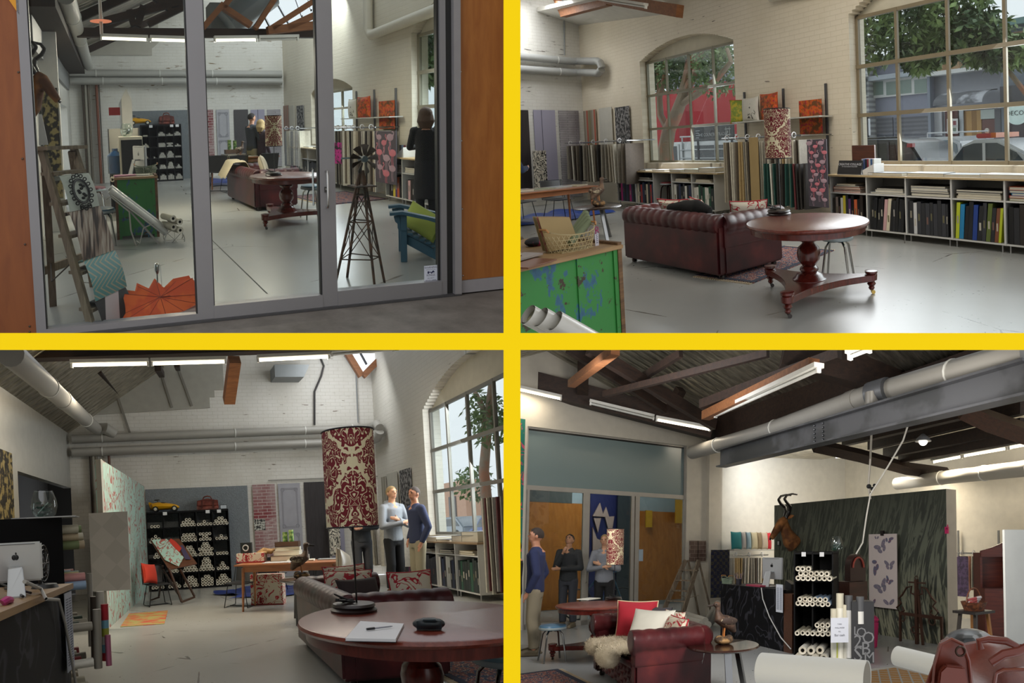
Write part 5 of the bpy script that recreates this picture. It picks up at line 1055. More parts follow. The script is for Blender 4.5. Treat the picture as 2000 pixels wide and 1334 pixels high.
a=RW.hit(762,300,-.3);t=thing('display_box','white card box of sample cards on the right worktop','box',RW.at(a[0]+.12,-.4,zc+.025),RW.rz);part('tray',MB().prism([(0,0,0),(.5,0,0),(.5,0,.17),(.25,0,.04),(0,0,.04)],(0,.01,0)).box(0,.5,0,.25,0,.005).box(.49,.5,0,.25,0,.18),plain('d9d9d6',.6),t)
for k_ in range(6):solo('sample_card',f'sample booklet standing in the white card box, {("first","second","third","fourth","fifth","sixth")[k_]} from left','book',MB().box(0,.07,0,.02,0,.2),plain(('24252a','8a9db4','8c2c34','c9c9c4','3d5f8c','a89a8c')[k_],.5),RW.at(a[0]+.16+.075*k_,-.2,zc+.03),RW.rz)
# woman by the right window, couple at the back
wp_=R.fl(846,420);person('person with wavy brown hair and a long black coat, seen from behind',(wp_[0]-.18,wp_[1]-.1,0),-.5,1.66,'16161a','1a1a20','4a3526','reach','0c0c0c',long_hair=True,skirt=True,head=(0,.1))
mp=R.aty(493,300,13.3);person('man in dark grey top and khaki trousers, arms folded, at the back',(mp[0],13.3,0),.9-PI/2-.6,1.78,'3a3f45','8a8168','1f1916','crossed',voxel=.018)
mp=R.aty(510,300,13.1);person('woman in a dark floral top beside the man at the back',(mp[0]+.03,13.1,0),-1.2,1.6,'3c3038','141416','b39a6c','down',long_hair=True,voxel=.018)
# furniture in the room
dining_table('long timber dining table with books at the back',R.fl(408,372),-.02,1.75,.9,.74);dt=R.fl(408,372)
for k_,(x_,y_,lab,c_,w_,d_,h_) in enumerate(((.1,.1,'red sample book','8f2a2a',.3,.3,.03),(.45,.15,'green cover open magazine','5d6b2f',.4,.3,.012),(.95,.15,'white open catalogue','e0ddd2',.4,.3,.012),(.5,.5,'thick grey sample book','9a9fa4',.55,.3,.06))):book_flat(lab+' lying on the dining table',(dt[0]+x_,dt[1]+y_,.742),.05,w_,d_,h_,c_)
solo('wooden_crate','small wooden crate of bottles on the stacked books','crate',MB().box(0,.42,0,.2,0,.1),wood('4a3424','6a4c34'),(dt[0]+.55,dt[1]+.55,.806))
for k_ in range(2):solo('green_can',f'tall green floral canister in the wooden crate, {("left","right")[k_]}','canister',MB().lathe([(.001,0),(.045,0),(.045,.24-.02*k_),(.001,.24-.02*k_)],n=16),blotch('3f6b2f','9ab06a',20),(dt[0]+.66+.14*k_,dt[1]+.62,.906))
duck('carved duck standing on the dining table end',(R.aty(470,322,12.6)[0],12.6,.745),.3,.8)
for k_,(px_,py_,rz_) in enumerate(((412,377,2.9),(440,378,3.3),(500,372,-2.9))):wire_chair(f'black wire sled chair at the dining table, {("left","middle","right")[k_]}',(R.fl(px_,py_)[0]+.25,R.fl(px_,py_)[1]+.25,0),rz_)
bs_=R.fl(405,366);solo('blue_sheet','crumpled bright blue plastic sheet on the floor at the back','sheet',MB().grid(lambda u,v:(u*2.2+.2*math.sin(v*9),v*1.6+.15*math.sin(u*12),.02+.05*abs(math.sin(u*14+v*6)*math.sin(v*11))),26,16),plain('14367e',.4),(bs_[0],bs_[1],0))
nl=R.fl(498,414);nr_=R.fl(585,406);so=sofa_at('oxblood leather sofa seen from behind, partly hidden by the round table',nl,(nl[0]-.1,nl[1]+1.95,0),nr_[0]-nl[0],.72)
sp0=PLACE[so.name]
cushion('cream cushion with dark print at the far end of the sofa',(sp0[0]-.3,sp0[1]+1.3,.5),.5,.42,.16,plain('c9c0aa',.85),rz=1.3,rx=-.3);t=solo('sheepskin_throw','pale throw draped over the sofa back','throw',MB().grid(lambda u,v:(-.3+.6*u,-.35+.7*v,.05-max(0,abs(u-.5)-.2)*1.0+.02*math.sin(v*9)),14,12,(0,0,.015)),plain('c2b699',.95),(sp0[0]-.82,sp0[1]+1.45,.74));
tp=R.aty(556,349,8.05);tb=(tp[0]+.02,8.05,0);round_table('round mahogany pedestal table on castors near the door',tb,.55,.735,-.35,.6)
lamp('red and cream damask drum lamp on the round table',(tb[0]-.2,tb[1]-.02,.735),0,.125,.45,.44)
sp=R.fl(612,428);stool('light blue padded stool behind the round table',(sp[0]+.02,sp[1]+.1,0),'4a7488',.52,.17)
rp=R.fl(588,380);rug('red patterned rug with fringe beside the sofa',(rp[0]-.1,rp[1]-1.7,.002),.15,1.35,1.5)
cv=MB();rndc=random.Random(4);cv.box(0,.1,0,.1,0,.1)
solo('magenta_textile','magenta and black patterned textile hanging behind the windmill','textile',MB().grid(lambda u,v:(u*.4,.03*math.sin(u*9),v*.42),8,6,(0,.02,0)),blotch('1c1420','a8247c',14,.45,.52,.7),RW.at(RW.hit(648,300,-1.0)[0],-1.0,RW.hit(648,318,-1.0)[1]),RW.rz)
pd=R.aty(197,42,5.6);t=thing('pendant_or_reflection','reflected round orange pendant lamp, modelled on a white rod near the ceiling','lamp',pd);part('shade',MB().lathe([(.001,.012),(.1,.004),(.1,0),(.001,-.002)],n=28),emit('e88a66',.9),t);part('rod',MB().tube([(0,0,-.12),(0,0,.9)],.016,8),plain('a8a090',.4),t)  # glass reflection of a pendant lamp, built as a glowing solid
tq_=lambda x,y,o=2.5:RW.at(RW.hit(x,y,o)[0],o,RW.hit(x,y,o)[1])
leafy('leafy street tree outside the right window',[(tq_(835,80),(.5,.5,.5)),(tq_(845,120),(.5,.5,.6)),(tq_(825,110),(.3,.4,.5)),(tq_(838,150),(.3,.3,.25)),(tq_(685,125,3),(.25,.3,.3))],None,1700,3,('3d5a3a','76935c'),.2,trunk=[(tq_(900,200),tq_(870,130),tq_(850,90),.08)])
solo('street_building','grey blue rendered building across the street, right window','building',MB().box(0,5,0,2,-1,2.3).box(1,5,0,2,2.3,4.4),plain('6b7484',.8),RW.at(wb-2.6,5,0),RW.rz);solo('street_building','pale brick building seen through the far window','building',MB().box(0,3.5,0,2,-1,2.6).box(1.6,2.2,-.05,0,.4,1.7),plain('c9a894',.8),RW.at(wa[1]-1.2,6,0),RW.rz)
# light: daylight falls in through the windows and the skylight, the tubes give a warm fill
area(RW.at((wa[0]+wa[1])/2,.02,2.0),RW.at((wa[0]+wa[1])/2,-3,.8),1.6,70,(.93,.97,1),1.5);area(RW.at(wb+1.1,.02,2.3),RW.at(wb+.6,-3,.6),2.0,90,(.95,.98,1),1.7)
area((4.4,12.5,5.2),(4.2,14.5,1.5),1.6,150,(.95,.98,1),3.)
j0=Vector(R.fl(411,466));j1=Vector(R.fl(522,574));struct('trim_4',MB().bar((0,0,.001),tuple(j1-j0),.012,.002),plain('5d5c56',.9),tuple(j0))
# ================================================================== top-right set: the window wall, sofa and round table
CUR[0]=R=R2
fa=Vector(R.fl(1210,404));na=Vector(R.fl(2000,499));wd_=(na-fa).normalized();nn=Vector((-wd_.y,wd_.x,0));t0=Wall(fa+nn*.45,na+nn*.45)
uc,_=t0.hit(1138,200);C0=t0.at(uc);WW=Wall(C0,t0.at(uc+16));PW=Wall((C0[0]-7,C0[1]+.12),C0)
struct('floor',MB().box(-2,10.5,.3,C0[1]+.2,-.1,0),concrete('a6a7a3','989995'))
def ww(px,py,off=0.):return WW.hit(px,py,off)
bkc=bricks('d9d3c4','ccc5b4','xz',.24,.086,.35,'6d5f4c',.66)
A1=ww(1249,116,.0);A2=ww(1432,82);B1=ww(1657,30);Bm=ww(1957,-30)[0];zlow=ww(1256,318)[1];zl2=ww(1665,322)[1]
# widths of the big window: its mullions stand at these places
mu=[ww(x,180)[0] for x in (1741,1841,1953)];B2=mu[2]+(mu[2]-mu[1])
ht=bricks('e4dac6','d8cdb6','xz',.24,.086,.35,'6d5f4c',.68)
solo('wall_right',None,None,wall_mesh(-.1,WW.len,0,6.2,[(A1[0],A2[0],zlow,(A1[1]+A2[1])/2,.33),(B1[0],B2,zl2,B1[1],.55)],.4),ht,WW.loc,WW.rz,kind='structure')
fz=lambda a,b,z:[(z2-a)/(b-a) for z2 in z]
zt1=(A1[1]+A2[1])/2;window('window_3',WW,A1[0],A2[0],zlow,zt1,4,fz(zlow,zt1,[ww(1345,246)[1],ww(1345,173)[1]]),.16,'7f7a66',.05,.33)
window('window_4',WW,B1[0],B2,zl2,B1[1],[(m-B1[0])/(B2-B1[0]) for m in mu],fz(zl2,B1[1],[ww(1700,223)[1],ww(1700,124)[1]]),.16,'837760',.055,.55)
solo('wall_back',None,None,MB().box(0,PW.len+.1,0,.3,0,6.5),bricks('dddbd4','cecbc2','xz',.24,.086,.45,'5b5348',.62),PW.loc,PW.rz,kind='structure')
hd=MB().bar(WW.at(.0,-.45,ww(1137,40)[1]),WW.at(ww(1322,20)[0],-.45,ww(1322,20)[1]),.9,.12)
cp_=[R.atx(1100,22,C0[0]-.9),]
solo('ceiling',None,None,MB().prism([WW.at(0,-1.2,ww(1110,42)[1]-.0),WW.at(0,0,ww(1137,47)[1]),WW.at(ww(1325,24)[0],0,ww(1325,24)[1]),WW.at(ww(1325,24)[0],-1.2,ww(1325,24)[1]+.3)],(0,0,.1)),plain('cfcdc6',.7),kind='structure')
o=Vector(R.aty(1105,24,C0[1]-.5));t=thing('roof_truss','brown timber roof truss at the top left','truss',tuple(o));
for (a,b,c_,d_,w_,h_) in ((1100,26,1190,2,.16,.2),(1190,-2,1328,22,.16,.24),(1100,26,1085,-8,.12,.16),(1118,8,1140,-8,.1,.12)):part('timber',MB().bar(Vector(WW.at(ww(a,b,-1.0)[0],-1.0,ww(a,b,-1.0)[1]))-o,Vector(WW.at(ww(c_,d_,-1.0)[0],-1.0,ww(c_,d_,-1.0)[1]))-o,w_,h_),warmtimber,t)
p_=ww(1150,-4,-1.6);q_=ww(1262,14,-1.6);tube_light('unlit white fluorescent batten under the brown truss',WW.at(p_[0],-1.6,p_[1]),WW.at(q_[0],-1.6,q_[1]),False)
pd=PW.hit(1016,110,-.15);pe=PW.hit(1120,120,-.15);pd2=PW.hit(1016,135,-.15);pe2=PW.hit(1120,142,-.15)
e1=ww(1172,118,-.2);e2=ww(1172,142,-.2)
pipe('drain_pipe','upper grey pipe turning the corner of the brick walls',[PW.at(pd[0]-1,-.15,pd[1]),PW.at(PW.len-.35,-.17,pe[1]),PW.at(PW.len-.2,-.3,pe[1]),WW.at(e1[0]-.15,-.2,e1[1]),WW.at(e1[0],-.2,e1[1]-.06),WW.at(e1[0]+.04,-.18,e1[1]-.2)],.1,'a4a5a2',brackets=(.82,))
pipe('drain_pipe','lower grey pipe turning the corner of the brick walls',[PW.at(pd2[0]-1,-.15,pd2[1]),PW.at(PW.len-.35,-.17,pe2[1]),PW.at(PW.len-.2,-.3,pe2[1]),WW.at(e2[0]-.1,-.2,e2[1]),WW.at(e2[0]+.05,-.18,e2[1]+.08)],.1,'a4a5a2',brackets=(.84,))
k_=PW.hit(1102,20,-.03),PW.hit(1103,108,-.03);pipe('conduit','thin grey cable conduit down the brick wall',[PW.at(k_[0][0]-.1,-.03,k_[0][1]+.6),PW.at(k_[0][0],-.03,k_[0][1]),PW.at(k_[1][0],-.03,k_[1][1])],.018,'8d8f90')
a=ww(1506,-8,-.12);b=ww(1580,-10,-.12);pipe('wall_duct','end of a cream pipe at the top of the window wall',[WW.at(a[0],-.12,a[1]),WW.at(a[0]+.3,-.12,a[1]-.03),WW.at(b[0]+.4,-.12,b[1]+.1)],.11,'b8b3a4')
# wallpaper panels on both walls
def sh2(wall,x0,x1,y0,y1,lab,m,off=-.03,deco=None):return sheet('wallpaper_sheet',lab,'wallpaper',wall,(x0,y0,x1,y1),m,off,deco=deco)
sh2(PW,1012,1036,215,380,'dark wood grain wallpaper panel at the left edge',darkwood());sh2(PW,1046,1088,215,385,'lavender board wallpaper panel on the brick wall',boards());sh2(PW,1095,1134,216,385,'white thin brick print wallpaper panel by the corner',thinbrick())
sh2(PW,1042,1068,294,372,'small black and cream leaf print panel leaning at the left',leaves_paper(),-.35)
sh2(WW,1142,1166,215,300,'grey, salmon and olive striped wallpaper strip',stripes(('8f8778','a8a090','b8604e','948a70','8a7f60'),.09));sh2(WW,1172,1197,210,300,'pale plain wallpaper strip with brown edge',plain('c4c1b6',.7));sh2(WW,1204,1232,208,330,'black and grey letters print wallpaper strip',letters_paper())
hanging_rack('chrome rail of wallpaper samples in the corner',WW,(1106,1226),(283,283),(362,350),20,('8f887a','4c4238','a79d8a','cfc9b8','6f6557','26221f'),.5,-.75,'in the corner by the pipes',5,group='samples in the corner')
cols=('a79d8a','cfc9b8','4c4238','8c877d','26221f','6f6557','b39a6c','cfc9b8')
hanging_rack('chrome rail of wallpaper samples between the two windows',WW,(1413,1566),(275,277),(400,408),28,cols,.5,-.75,'between the two windows',6,group='samples between the two windows')
hanging_rack('second lower row of rolled samples',WW,(1490,1578),(320,320),(408,408),12,('26221f','1f4a42','d8d4c8','5b2226','26221f'),.4,-.82,'just left of the flamingo print',7,rail=False,group='dark samples beside the flamingo print')
sh2(WW,1579,1617,272,404,'pink flamingo print wallpaper hanging beside the shelf',plain('453f48',.7),-.8,lambda o,w,h:flamingo_deco(o,w,h,seed=8))
sh2(WW,1466,1483,268,400,'tan kraft backing of a leaning sample sheet',plain('9a8358',.8),-.85)
sh2(WW,1562,1606,195,262,'orange red floral wallpaper sheet hanging behind the lamp',floral(),-.08)
for n_,px_ in enumerate((1453,1529,1612)):u_,z_=ww(px_,(180,173,163)[n_],-.03);solo('wall_upright',f'slotted metal shelf upright, {("left","middle","right")[n_]} of three','shelf upright',MB().box(-.02,.02,0,.03,0,1.7),plain('55565a',.4,.6),WW.at(u_,-.04,z_-1.7),WW.rz)
a=ww(1434,241,-.3);b=ww(1605,240,-.3);solo('wall_shelf','thin white wall shelf with cushions','shelf',MB().box(0,b[0]-a[0],0,.34,0,.022),plain('bdbdb6',.4),WW.at(a[0],-.36,a[1]),WW.rz)
a0=ww(1467,240,-.2);cw_=ww(1486,220,-.2)[0]-ww(1449,220,-.2)[0]
cushion('lime and yellow cushion at the left end of the wall shelf',WW.at(a0[0]-cw_*.62,-.14,a0[1]+.02),cw_*.9,.46,.13,blotch('b8a83a','7d8f3a',14),rz=WW.rz+.5,piping=plain('a83a2c',.7));cushion('white cushion with a giraffe print on the wall shelf',WW.at(a0[0],-.2,a0[1]+.02),cw_,.47,.14,plain('cfccc2',.85),rz=WW.rz-.1,extra=giraffe)
cushion('orange and pink floral cushion on the wall shelf',WW.at(a0[0]+cw_*.95,-.2,a0[1]+.02),cw_*.95,.5,.14,floral(),rz=WW.rz-.1,piping=plain('c24a1c',.7))
# shelving along the windows
def bays(xs,y,off):return [ww(x,y,off)[0] for x in xs]
sx=bays((1205,1240,1275,1311,1350,1394),345,-.45);w_=[b-a for a,b in zip(sx,sx[1:])];zt_=ww(1300,338,-.45)[1];zb_=ww(1300,403,-.45)[1];zm_=ww(1225,351,-.45)[1]
cube_shelf('long white cube shelving under the tree window',WW.at(sx[0],-.45,0),WW.rz,w_,zb_,zt_,zm_,.42,gaps=(2,));solo('worktop','pale timber worktop below the tree window','worktop',MB().box(-.08,sx[-1]-sx[0]+.15,-.03,.44,0,.03),plain('b09a72',.5),WW.at(sx[0],-.45,zt_),WW.rz)
for i,(cc,lb_) in enumerate([(['141416','b4237a','27324f','141416','27324f'],'first'),(['d8cdb4','26272b','b03030','27324f','141416'],'second'),(None,''),(['d9d6cc','141416','27324f','141416','26272b'],'fourth'),(['d9d6cc','e0ddd2','24503a','202a26','24503a'],'fifth')]):
    if cc:books_standing(WW.at(sx[i]+.04,-.42,zb_+.025),WW.rz,w_[i]-.08,zm_-zb_-.06,.35,cc,where=f'in the {lb_} bay below the tree window',t=(.06,.1));books_flat(WW.at(sx[i]+.08,-.42,zm_+.012),WW.rz,0,.3,[('d8cdb4' if i>2 else '26272b',w_[i]*.7,.03,.02),('26272b' if i<2 else 'd8cdb4',w_[i]*.6,.028,.04)],f'in the {lb_} upper cubby below the tree window')
sp=WW.at((sx[2]+sx[3])/2,-.3);stool('red stool tucked in the open bay of the shelving',sp,'7a2f36',.66,.17,chrome='3a1c18')
for i,(px_,lab,c_,w2,h2) in enumerate(((1215,'white open sample book','c9c9c9',.5,.02),(1255,'blue-white sample book','9a9fa4',.5,.03),(1290,'pale sample book','c9c9c9',.45,.03),(1325,'dark sample book','26272b',.5,.05),(1355,'olive sample book','5d6b2f',.55,.06),(1383,'black sample case','141416',.5,.09))):
    u_=ww(px_,333,-.3)[0];book_flat(lab+' lying on the worktop below the tree window',WW.at(u_-.2,-.4,zt_+.031),WW.rz+.1*(i % 3-1),w2,.3,h2,c_)
sx=bays((1622,1693,1769,1858,1962,2075),400,-.45);w_=[b-a for a,b in zip(sx,sx[1:])];zt_=ww(1810,349,-.45)[1];zb_=ww(1810,463,-.45)[1];zm_=ww(1810,386,-.45)[1]
cube_shelf('long white cube shelving under the big street window',WW.at(sx[0],-.45,0),WW.rz,w_,zb_,zt_,zm_,.42);solo('worktop','pale timber worktop below the big street window','worktop',MB().box(-.06,sx[-1]-sx[0],-.03,.44,0,.025),plain('b39c74',.5),WW.at(sx[0],-.45,zt_),WW.rz)
BN=('first','second','third','fourth','fifth')
bk2=[(['2b2420','94857e','141416','e0ddd2','d6c440','33343a','5a3a6a','141416','c2603a','141416'],.05,0),(['141416','17181c','141416','17181c','c9a0a0','d8cdb4','141416','1d1e22','141416','17181c'],.05,.05),(['26272b','c9c9c9','33343a','26272b','33343a','26272b','33343a','26272b','33343a'],.06,0),(['b9c42a','1e7fb0','141416','17181c','1f3f8a','1d1e22','33343a','5d6b2f','26272b','7b4a32'],.055,.04),(['141416','26272b','2b2420','141416','26272b'],.06,0)]
up2=[[('b03030',.44,.03,.03),('26272b',.46,.02,.02),('c2603a',.44,.03,.03),('26272b',.4,.025,.06),('d8cdb4',.3,.02,.1)],[('9a9fa4',.55,.03,.03),('e0ddd2',.42,.035,.12),('26272b',.4,.025,.14)],[('33343a',.5,.045,.05),('141416',.5,.03,.04),('c9c9c9',.48,.04,.05),('141416',.46,.03,.04)],[('d8cdb4',.5,.035,.04),('d8cdb4',.48,.025,.06),('33343a',.5,.025,.03),('141416',.52,.03,.03)],[('5d6b2f',.5,.035,.02),('b03030',.5,.03,.02),('1e7fb0',.48,.03,.05),('27324f',.5,.035,.02),('c2603a',.5,.04,.02)]]
for i in range(5):
    books_standing(WW.at(sx[i]+.04,-.43,zb_+.025),WW.rz,w_[i]-.1,zm_-zb_-.05,.36,bk2[i][0],where=f'in the {BN[i]} bay under the big street window',lean=bk2[i][2],t=(bk2[i][1]*.9,bk2[i][1]*1.25));books_flat(WW.at(sx[i]+.03,-.43,zm_+.012),WW.rz,0,.32,[(c,w*(w_[i]/.6),h,x) for c,w,h,x in up2[i]],f'in the {BN[i]} upper cubby below the street window')
for i,(px_,lab,c_,w2,h2) in enumerate(((1735,'dark-edged sample book with blue cover','33343a',.62,.04),(1815,'grey covered sample book','9a9fa4',.58,.045),(1890,'sample book with orange picture','9a9fa4',.58,.035),(1965,'spiral bound sample book','c9c9c9',.7,.045))):
    u_=ww(px_,337,-.3)[0];book_flat(lab+' on the worktop under the big window',WW.at(u_-.3,-.4,zt_+.026),WW.rz+.05*(i % 3-1),w2,.32,h2,c_)
# display box with a printed card
a=ww(1632,338,-.42);b=ww(1680,338,-.42);w3=(b[0]-a[0])*1.45;bp=WW.at(a[0]+.02,-.4,zt_+.026)
t=thing('display_box','white card display box at the left end of the worktop','box',bp,WW.rz);part('tray',MB().box(0,w3,0,.26,0,.006).prism([(w3*.72,-.0,0),(w3,0,.0),(w3,0,.17),(w3*.7,0,.07)],(0,.005,0)).box(w3-.006,w3,0,.26,0,.17).box(0,w3,.255,.26,0,.1),plain('d4d4d2',.6),t)
for i in range(7):solo('sample_card',f'sample booklet in the display box, {("first","second","third","fourth","fifth","sixth","seventh")[i]} from the left','book',MB().box(0,.03,0,.18,0,.235),plain(('9aa4b4','4d5f8c','2a2c34','8c3a44','c9c9c4','3d5f8c','b9b9b4')[i],.5),(lambda q:(q[0],q[1],zt_+.033))(WW.at(a[0]+.02+w3*.62+.034*i,-.34)),WW.rz)
cd=solo('display_card','black CREATIVE COLLAGE card standing in the display box','card',MB().prism([(0,0,0),(w3*.66,0,0),(w3*.66,.06,.21),(0,.06,.21)],(0,.006,0)),plain('1c1a1c',.4),(lambda q:(q[0],q[1],zt_+.035))(WW.at(a[0]+.03,-.42)),WW.rz)
tx=MB();text(tx,'CREATIVE COLLAGE',(w3*.33,.038,.15),.05,up=(0,.27,.96),depth=.004);text(tx,'OF YOUR DESIGN WALLPAPER',(w3*.33,.03,.115),.022,up=(0,.27,.96),depth=.004);part('lettering',tx,plain('cfcfd2',.5),cd)
solo('timber_board','dark brown timber board standing behind the display box','panel',MB().box(0,ww(1708,300,-.1)[0]-ww(1664,300,-.1)[0],0,.03,0,ww(1680,287,-.1)[1]-zt_),wood('3f1f12','5c2f1a'),WW.at(ww(1664,300,-.1)[0],-.1,zt_+.026),WW.rz)
# ---- furniture
sofa_at('oxblood leather rolled-arm sofa seen from behind, beside the round table',R.fl(1409,553),R.fl(1214,511),math.hypot(R.fl(1500,512)[0]-R.fl(1409,553)[0],R.fl(1500,512)[1]-R.fl(1409,553)[1]),H=.72)
so2=[o_ for o_ in bpy.data.objects if o_.name.startswith('chesterfield_sofa')][-1];sp0=PLACE[so2.name];sd=Vector((math.cos(sp0[3]),math.sin(sp0[3])));sn=Vector((-math.sin(sp0[3]),math.cos(sp0[3])))
def on_sofa(x,y,z,q=sp0,d=sd,n=sn):return (q[0]+d.x*x+n.x*y,q[1]+d.y*x+n.y*y,z)
redprint=NB('red_branch_print',.8);f=redprint.noise(7,1.5,dist=2.);redprint.col(redprint.ramp(f,(.5,'c9c0ae'),(.52,'a3182a'),(.58,'a3182a'),(.6,'c9c0ae')));redprint=redprint.m;redp=plain('9c1424',.8)
LS=sd.length and (Vector(R.fl(1214,511)[:2])-Vector(R.fl(1409,553)[:2])).length
cushion('red and cream print cushion on the far end of the sofa',on_sofa(LS*.72,.55,.44),.48,.42,.15,redprint,rz=sp0[3]+.3,rx=-.5,piping=redp);cushion('red and cream cushion leaning beside the black throw',on_sofa(LS*.5,.5,.44),.46,.42,.15,redprint,rz=sp0[3]-.4,rx=-.4,piping=redp);cushion('red edged print cushion near the round table end of the sofa',on_sofa(LS*.12,.4,.44),.44,.4,.15,redprint,rz=sp0[3]+.9,rx=-.3,piping=redp)
solo('black_throw','black fluffy throw draped over the sofa back','throw',remesh(MB().tube([(0,0,0),(.2,.02,.03),(.45,.0,.03),(.75,.03,.01)],[.07,.12,.1,.06],12,flat=.7),.02,1),plain('060606',1.),on_sofa(LS*.22,.82,.7),sp0[3])
tb=R.fl(1577,431,.74);tb=(tb[0],tb[1],0);feet=[Vector(R.fl(*p)) for p in ((1541,625),(1690,575),(1512,556))];fa0=math.atan2(feet[1].y-tb[1],feet[1].x-tb[0])
round_table('polished round mahogany pedestal table with the damask lamp',tb,.575,.74,fa0,.62)
lp=R.fl(1521,419,.74);lamp('tall red and cream damask drum lamp on the round table',(lp[0],lp[1],.74),WW.rz+.5,.135,.5,.58)
sx_=R.fl(1637,541);stool('teal blue padded chrome stool behind the round table',sx_,'2f5560',R.up(1637,458,sx_),.17,.4)
r0=Vector(R.fl(1471,554));r1=Vector(R.fl(1629,490));d=r1-r0;rug('red and navy patterned rug under the sofa front',tuple(r0),math.atan2(d.y,d.x),d.length,.8)
# green chest, basket and rolls at the near left
ch1=Vector(R.fl(1211,657));chz=.78;e0=Vector(R.fl(1206,478,chz));e1_=Vector(R.fl(1017,520,chz));d=(e0-e1_).normalized();crz=math.atan2(d.y,d.x);org=e0-d*1.4
chest('green distressed painted chest in the near corner',(org.x,org.y,0),crz,1.4,.95,chz)
def on_c(px_,py_):q=R.fl(px_,py_,chz);return (q[0],q[1],chz+.001)
q=on_c(1113,487);wire_basket('cream wire basket of paper swatches on the green chest',q,crz,.33,.24,.12,'b8a67c')
for i in range(5):solo('paper_swatch',f'tan wallpaper swatch book standing in the wire basket, {BN[i]} from the front','swatch',MB().prism([(0,0,0),(.24,0,0),(.17,0,.22),(-.06,0,.25)],(0,.006,0)),plain(('9a8358','a3615a','a08a64','8a7a52','a3906a')[i],.8),(q[0]-math.cos(crz)*.17,q[1]-math.sin(crz)*.17+.02*i,chz+.012),crz-.1)
for i in range(4):solo('rolled_swatch',f'sage green rolled paper in the wire basket, {BN[i]} of four','paper roll',MB().tube([(0,0,0),(.24,.02,.12+.02*i)],.024,14),plain('6d7656',.7),(q[0]-.02+.012*i,q[1]-.04+.035*i,chz+.05),crz+.2)
tg=solo('price_tag','white price tag tied to the wire basket with pink ribbon','tag',MB().box(0,.035,0,.002,-.13,0),plain('c4bfc6',.6),(q[0]+math.cos(crz)*.17,q[1]+math.sin(crz)*.17-.08,chz+.12),crz+.1)
part('ribbon',MB().ring((.017,-.004,.005),.014,.004,12,5,'y').tube([(.017,-.004,0),(.0,-.006,-.03)],.004,5).tube([(.017,-.004,0),(.035,-.006,-.025)],.004,5),plain('8f2f5a',.6),tg)
tx=MB()
for i in range(6):tx.box(.008,.027,-.0006,0,-.03-.014*i,-.024-.014*i)
part('printed_lines',tx,plain('4a4660',.6),tg)
for i,(px_,py_,lab,c_,w2,d2,h2) in enumerate(((1030,505,'dark red notebook at the left edge of the green chest','5b1c24',.12,.18,.035),(1050,505,'grey stapled brochure on the green chest','94857e',.22,.16,.012),(1070,515,'brown magazine under the brochure','7b4a32',.25,.18,.01))):q2=on_c(px_,py_);book_flat(lab,(q2[0]-.15,q2[1]-.05,chz+.001+.013*(2-i)),crz+.25,w2,d2,h2,c_)
solo('fabric_scrap','dark and pink fabric bundle on the green chest','cloth',remesh(MB().ball((0,0,.03),(.08,.07,.035)).ball((.07,.03,.03),(.05,.05,.035)),.008,1),blotch('161418','b02a5c',9,.55,.6),on_c(1046,480))
for i,(px_,py_) in enumerate(((1027,620),(1052,625),(1080,632))):
    p0=R.pt(px_+4,py_-6,2.9);p1=R.pt(px_+190,py_+95,3.3);d=p1-p0;L_=.75
    o=thing('paper_roll',f'large white shiny wallpaper roll leaning in the near corner, {("left","middle","right")[i]} of three','paper roll',tuple(p0),0,'three rolls in the near corner');dd=d.normalized()
    part('paper',MB().tube([(0,0,0),dd*L_],.052,28,caps=False).tube([dd*.002,dd*L_],.044,24,caps=False),plain('bdbab2',.25),o);part('core',MB().tube([dd*.03,dd*.031],.05,24),blotch('6a6858','a39c7c',20),o)
# side table with the duck, dining table and chairs at the left
tp=R.fl(1167,403,.55);t=thing('side_table','small dark round side table holding the duck figure','table',(tp[0],tp[1],0));part('table_top',MB().lathe([(.001,.525),(.36,.525),(.375,.54),(.36,.55),(.001,.55)],n=40),plain('23130f',.25),t)
for i in range(3):a=i*2*PI/3+.4;part('leg',MB().bar((math.cos(a)*.12,math.sin(a)*.12,.525),(math.cos(a)*.3,math.sin(a)*.3,0),.05,.03),plain('8b8c8e',.3,.9),t)
duck('brown and white carved duck on a stump on the side table',(tp[0]+.02,tp[1],.55),0,.95)
dz=.75;d0=Vector(R.fl(1017,378,dz));d1=Vector(R.fl(1170,362,dz));d=d1-d0;dr=math.atan2(d.y,d.x);dining_table('teak dining table at the left edge with a wire chair',(d0.x-d.x*.3,d0.y-d.y*.3,0),dr,d.length*1.3,.95,dz)
dn=Vector((-math.sin(dr),math.cos(dr),0));du=d.normalized()
for i,(f_,lab,c_,w2,h2) in enumerate(((.05,'rolled grey magazine','94857e',.3,.04),(.25,'green illustrated book','5d6b2f',.45,.02),(.5,'blue-white catalogue','9a9fa4',.5,.02),(.8,'tan open folder','a89a78',.4,.015))):q2=d0+du*(d.length*f_)+dn*.25;book_flat(lab+' lying on the teak dining table',(q2.x,q2.y,dz+.002),dr+.2*(i-1),w2,.34,h2,c_)
wc=R.fl(1098,432);wire_chair('black wire sled chair pushed against the teak table',(wc[0],wc[1]+.1,0),dr-.2);wc=R.fl(1030,440);wire_chair('dark wire chair cut by the left edge',(wc[0],wc[1]+.3,0),dr)
bs_=R.fl(1018,443);solo('blue_sheet','crumpled bright blue plastic sheet on the floor below the teak table','sheet',MB().grid(lambda u,v:(u*3-.8,v*1.5+.15*math.sin(u*9),.02+.06*abs(math.sin(u*14+v*6)*math.sin(v*11))),30,16),plain('123c8c',.4),(bs_[0],bs_[1],0))
ap=R.aty(1022,315,6.2);person('man in a navy jumper mostly hidden by the left edge',(R.fl(1008,470)[0]-.12,R.fl(1008,470)[1],0),-1.2,1.78,'1c2b4a','8a8168','2b2420','reach')
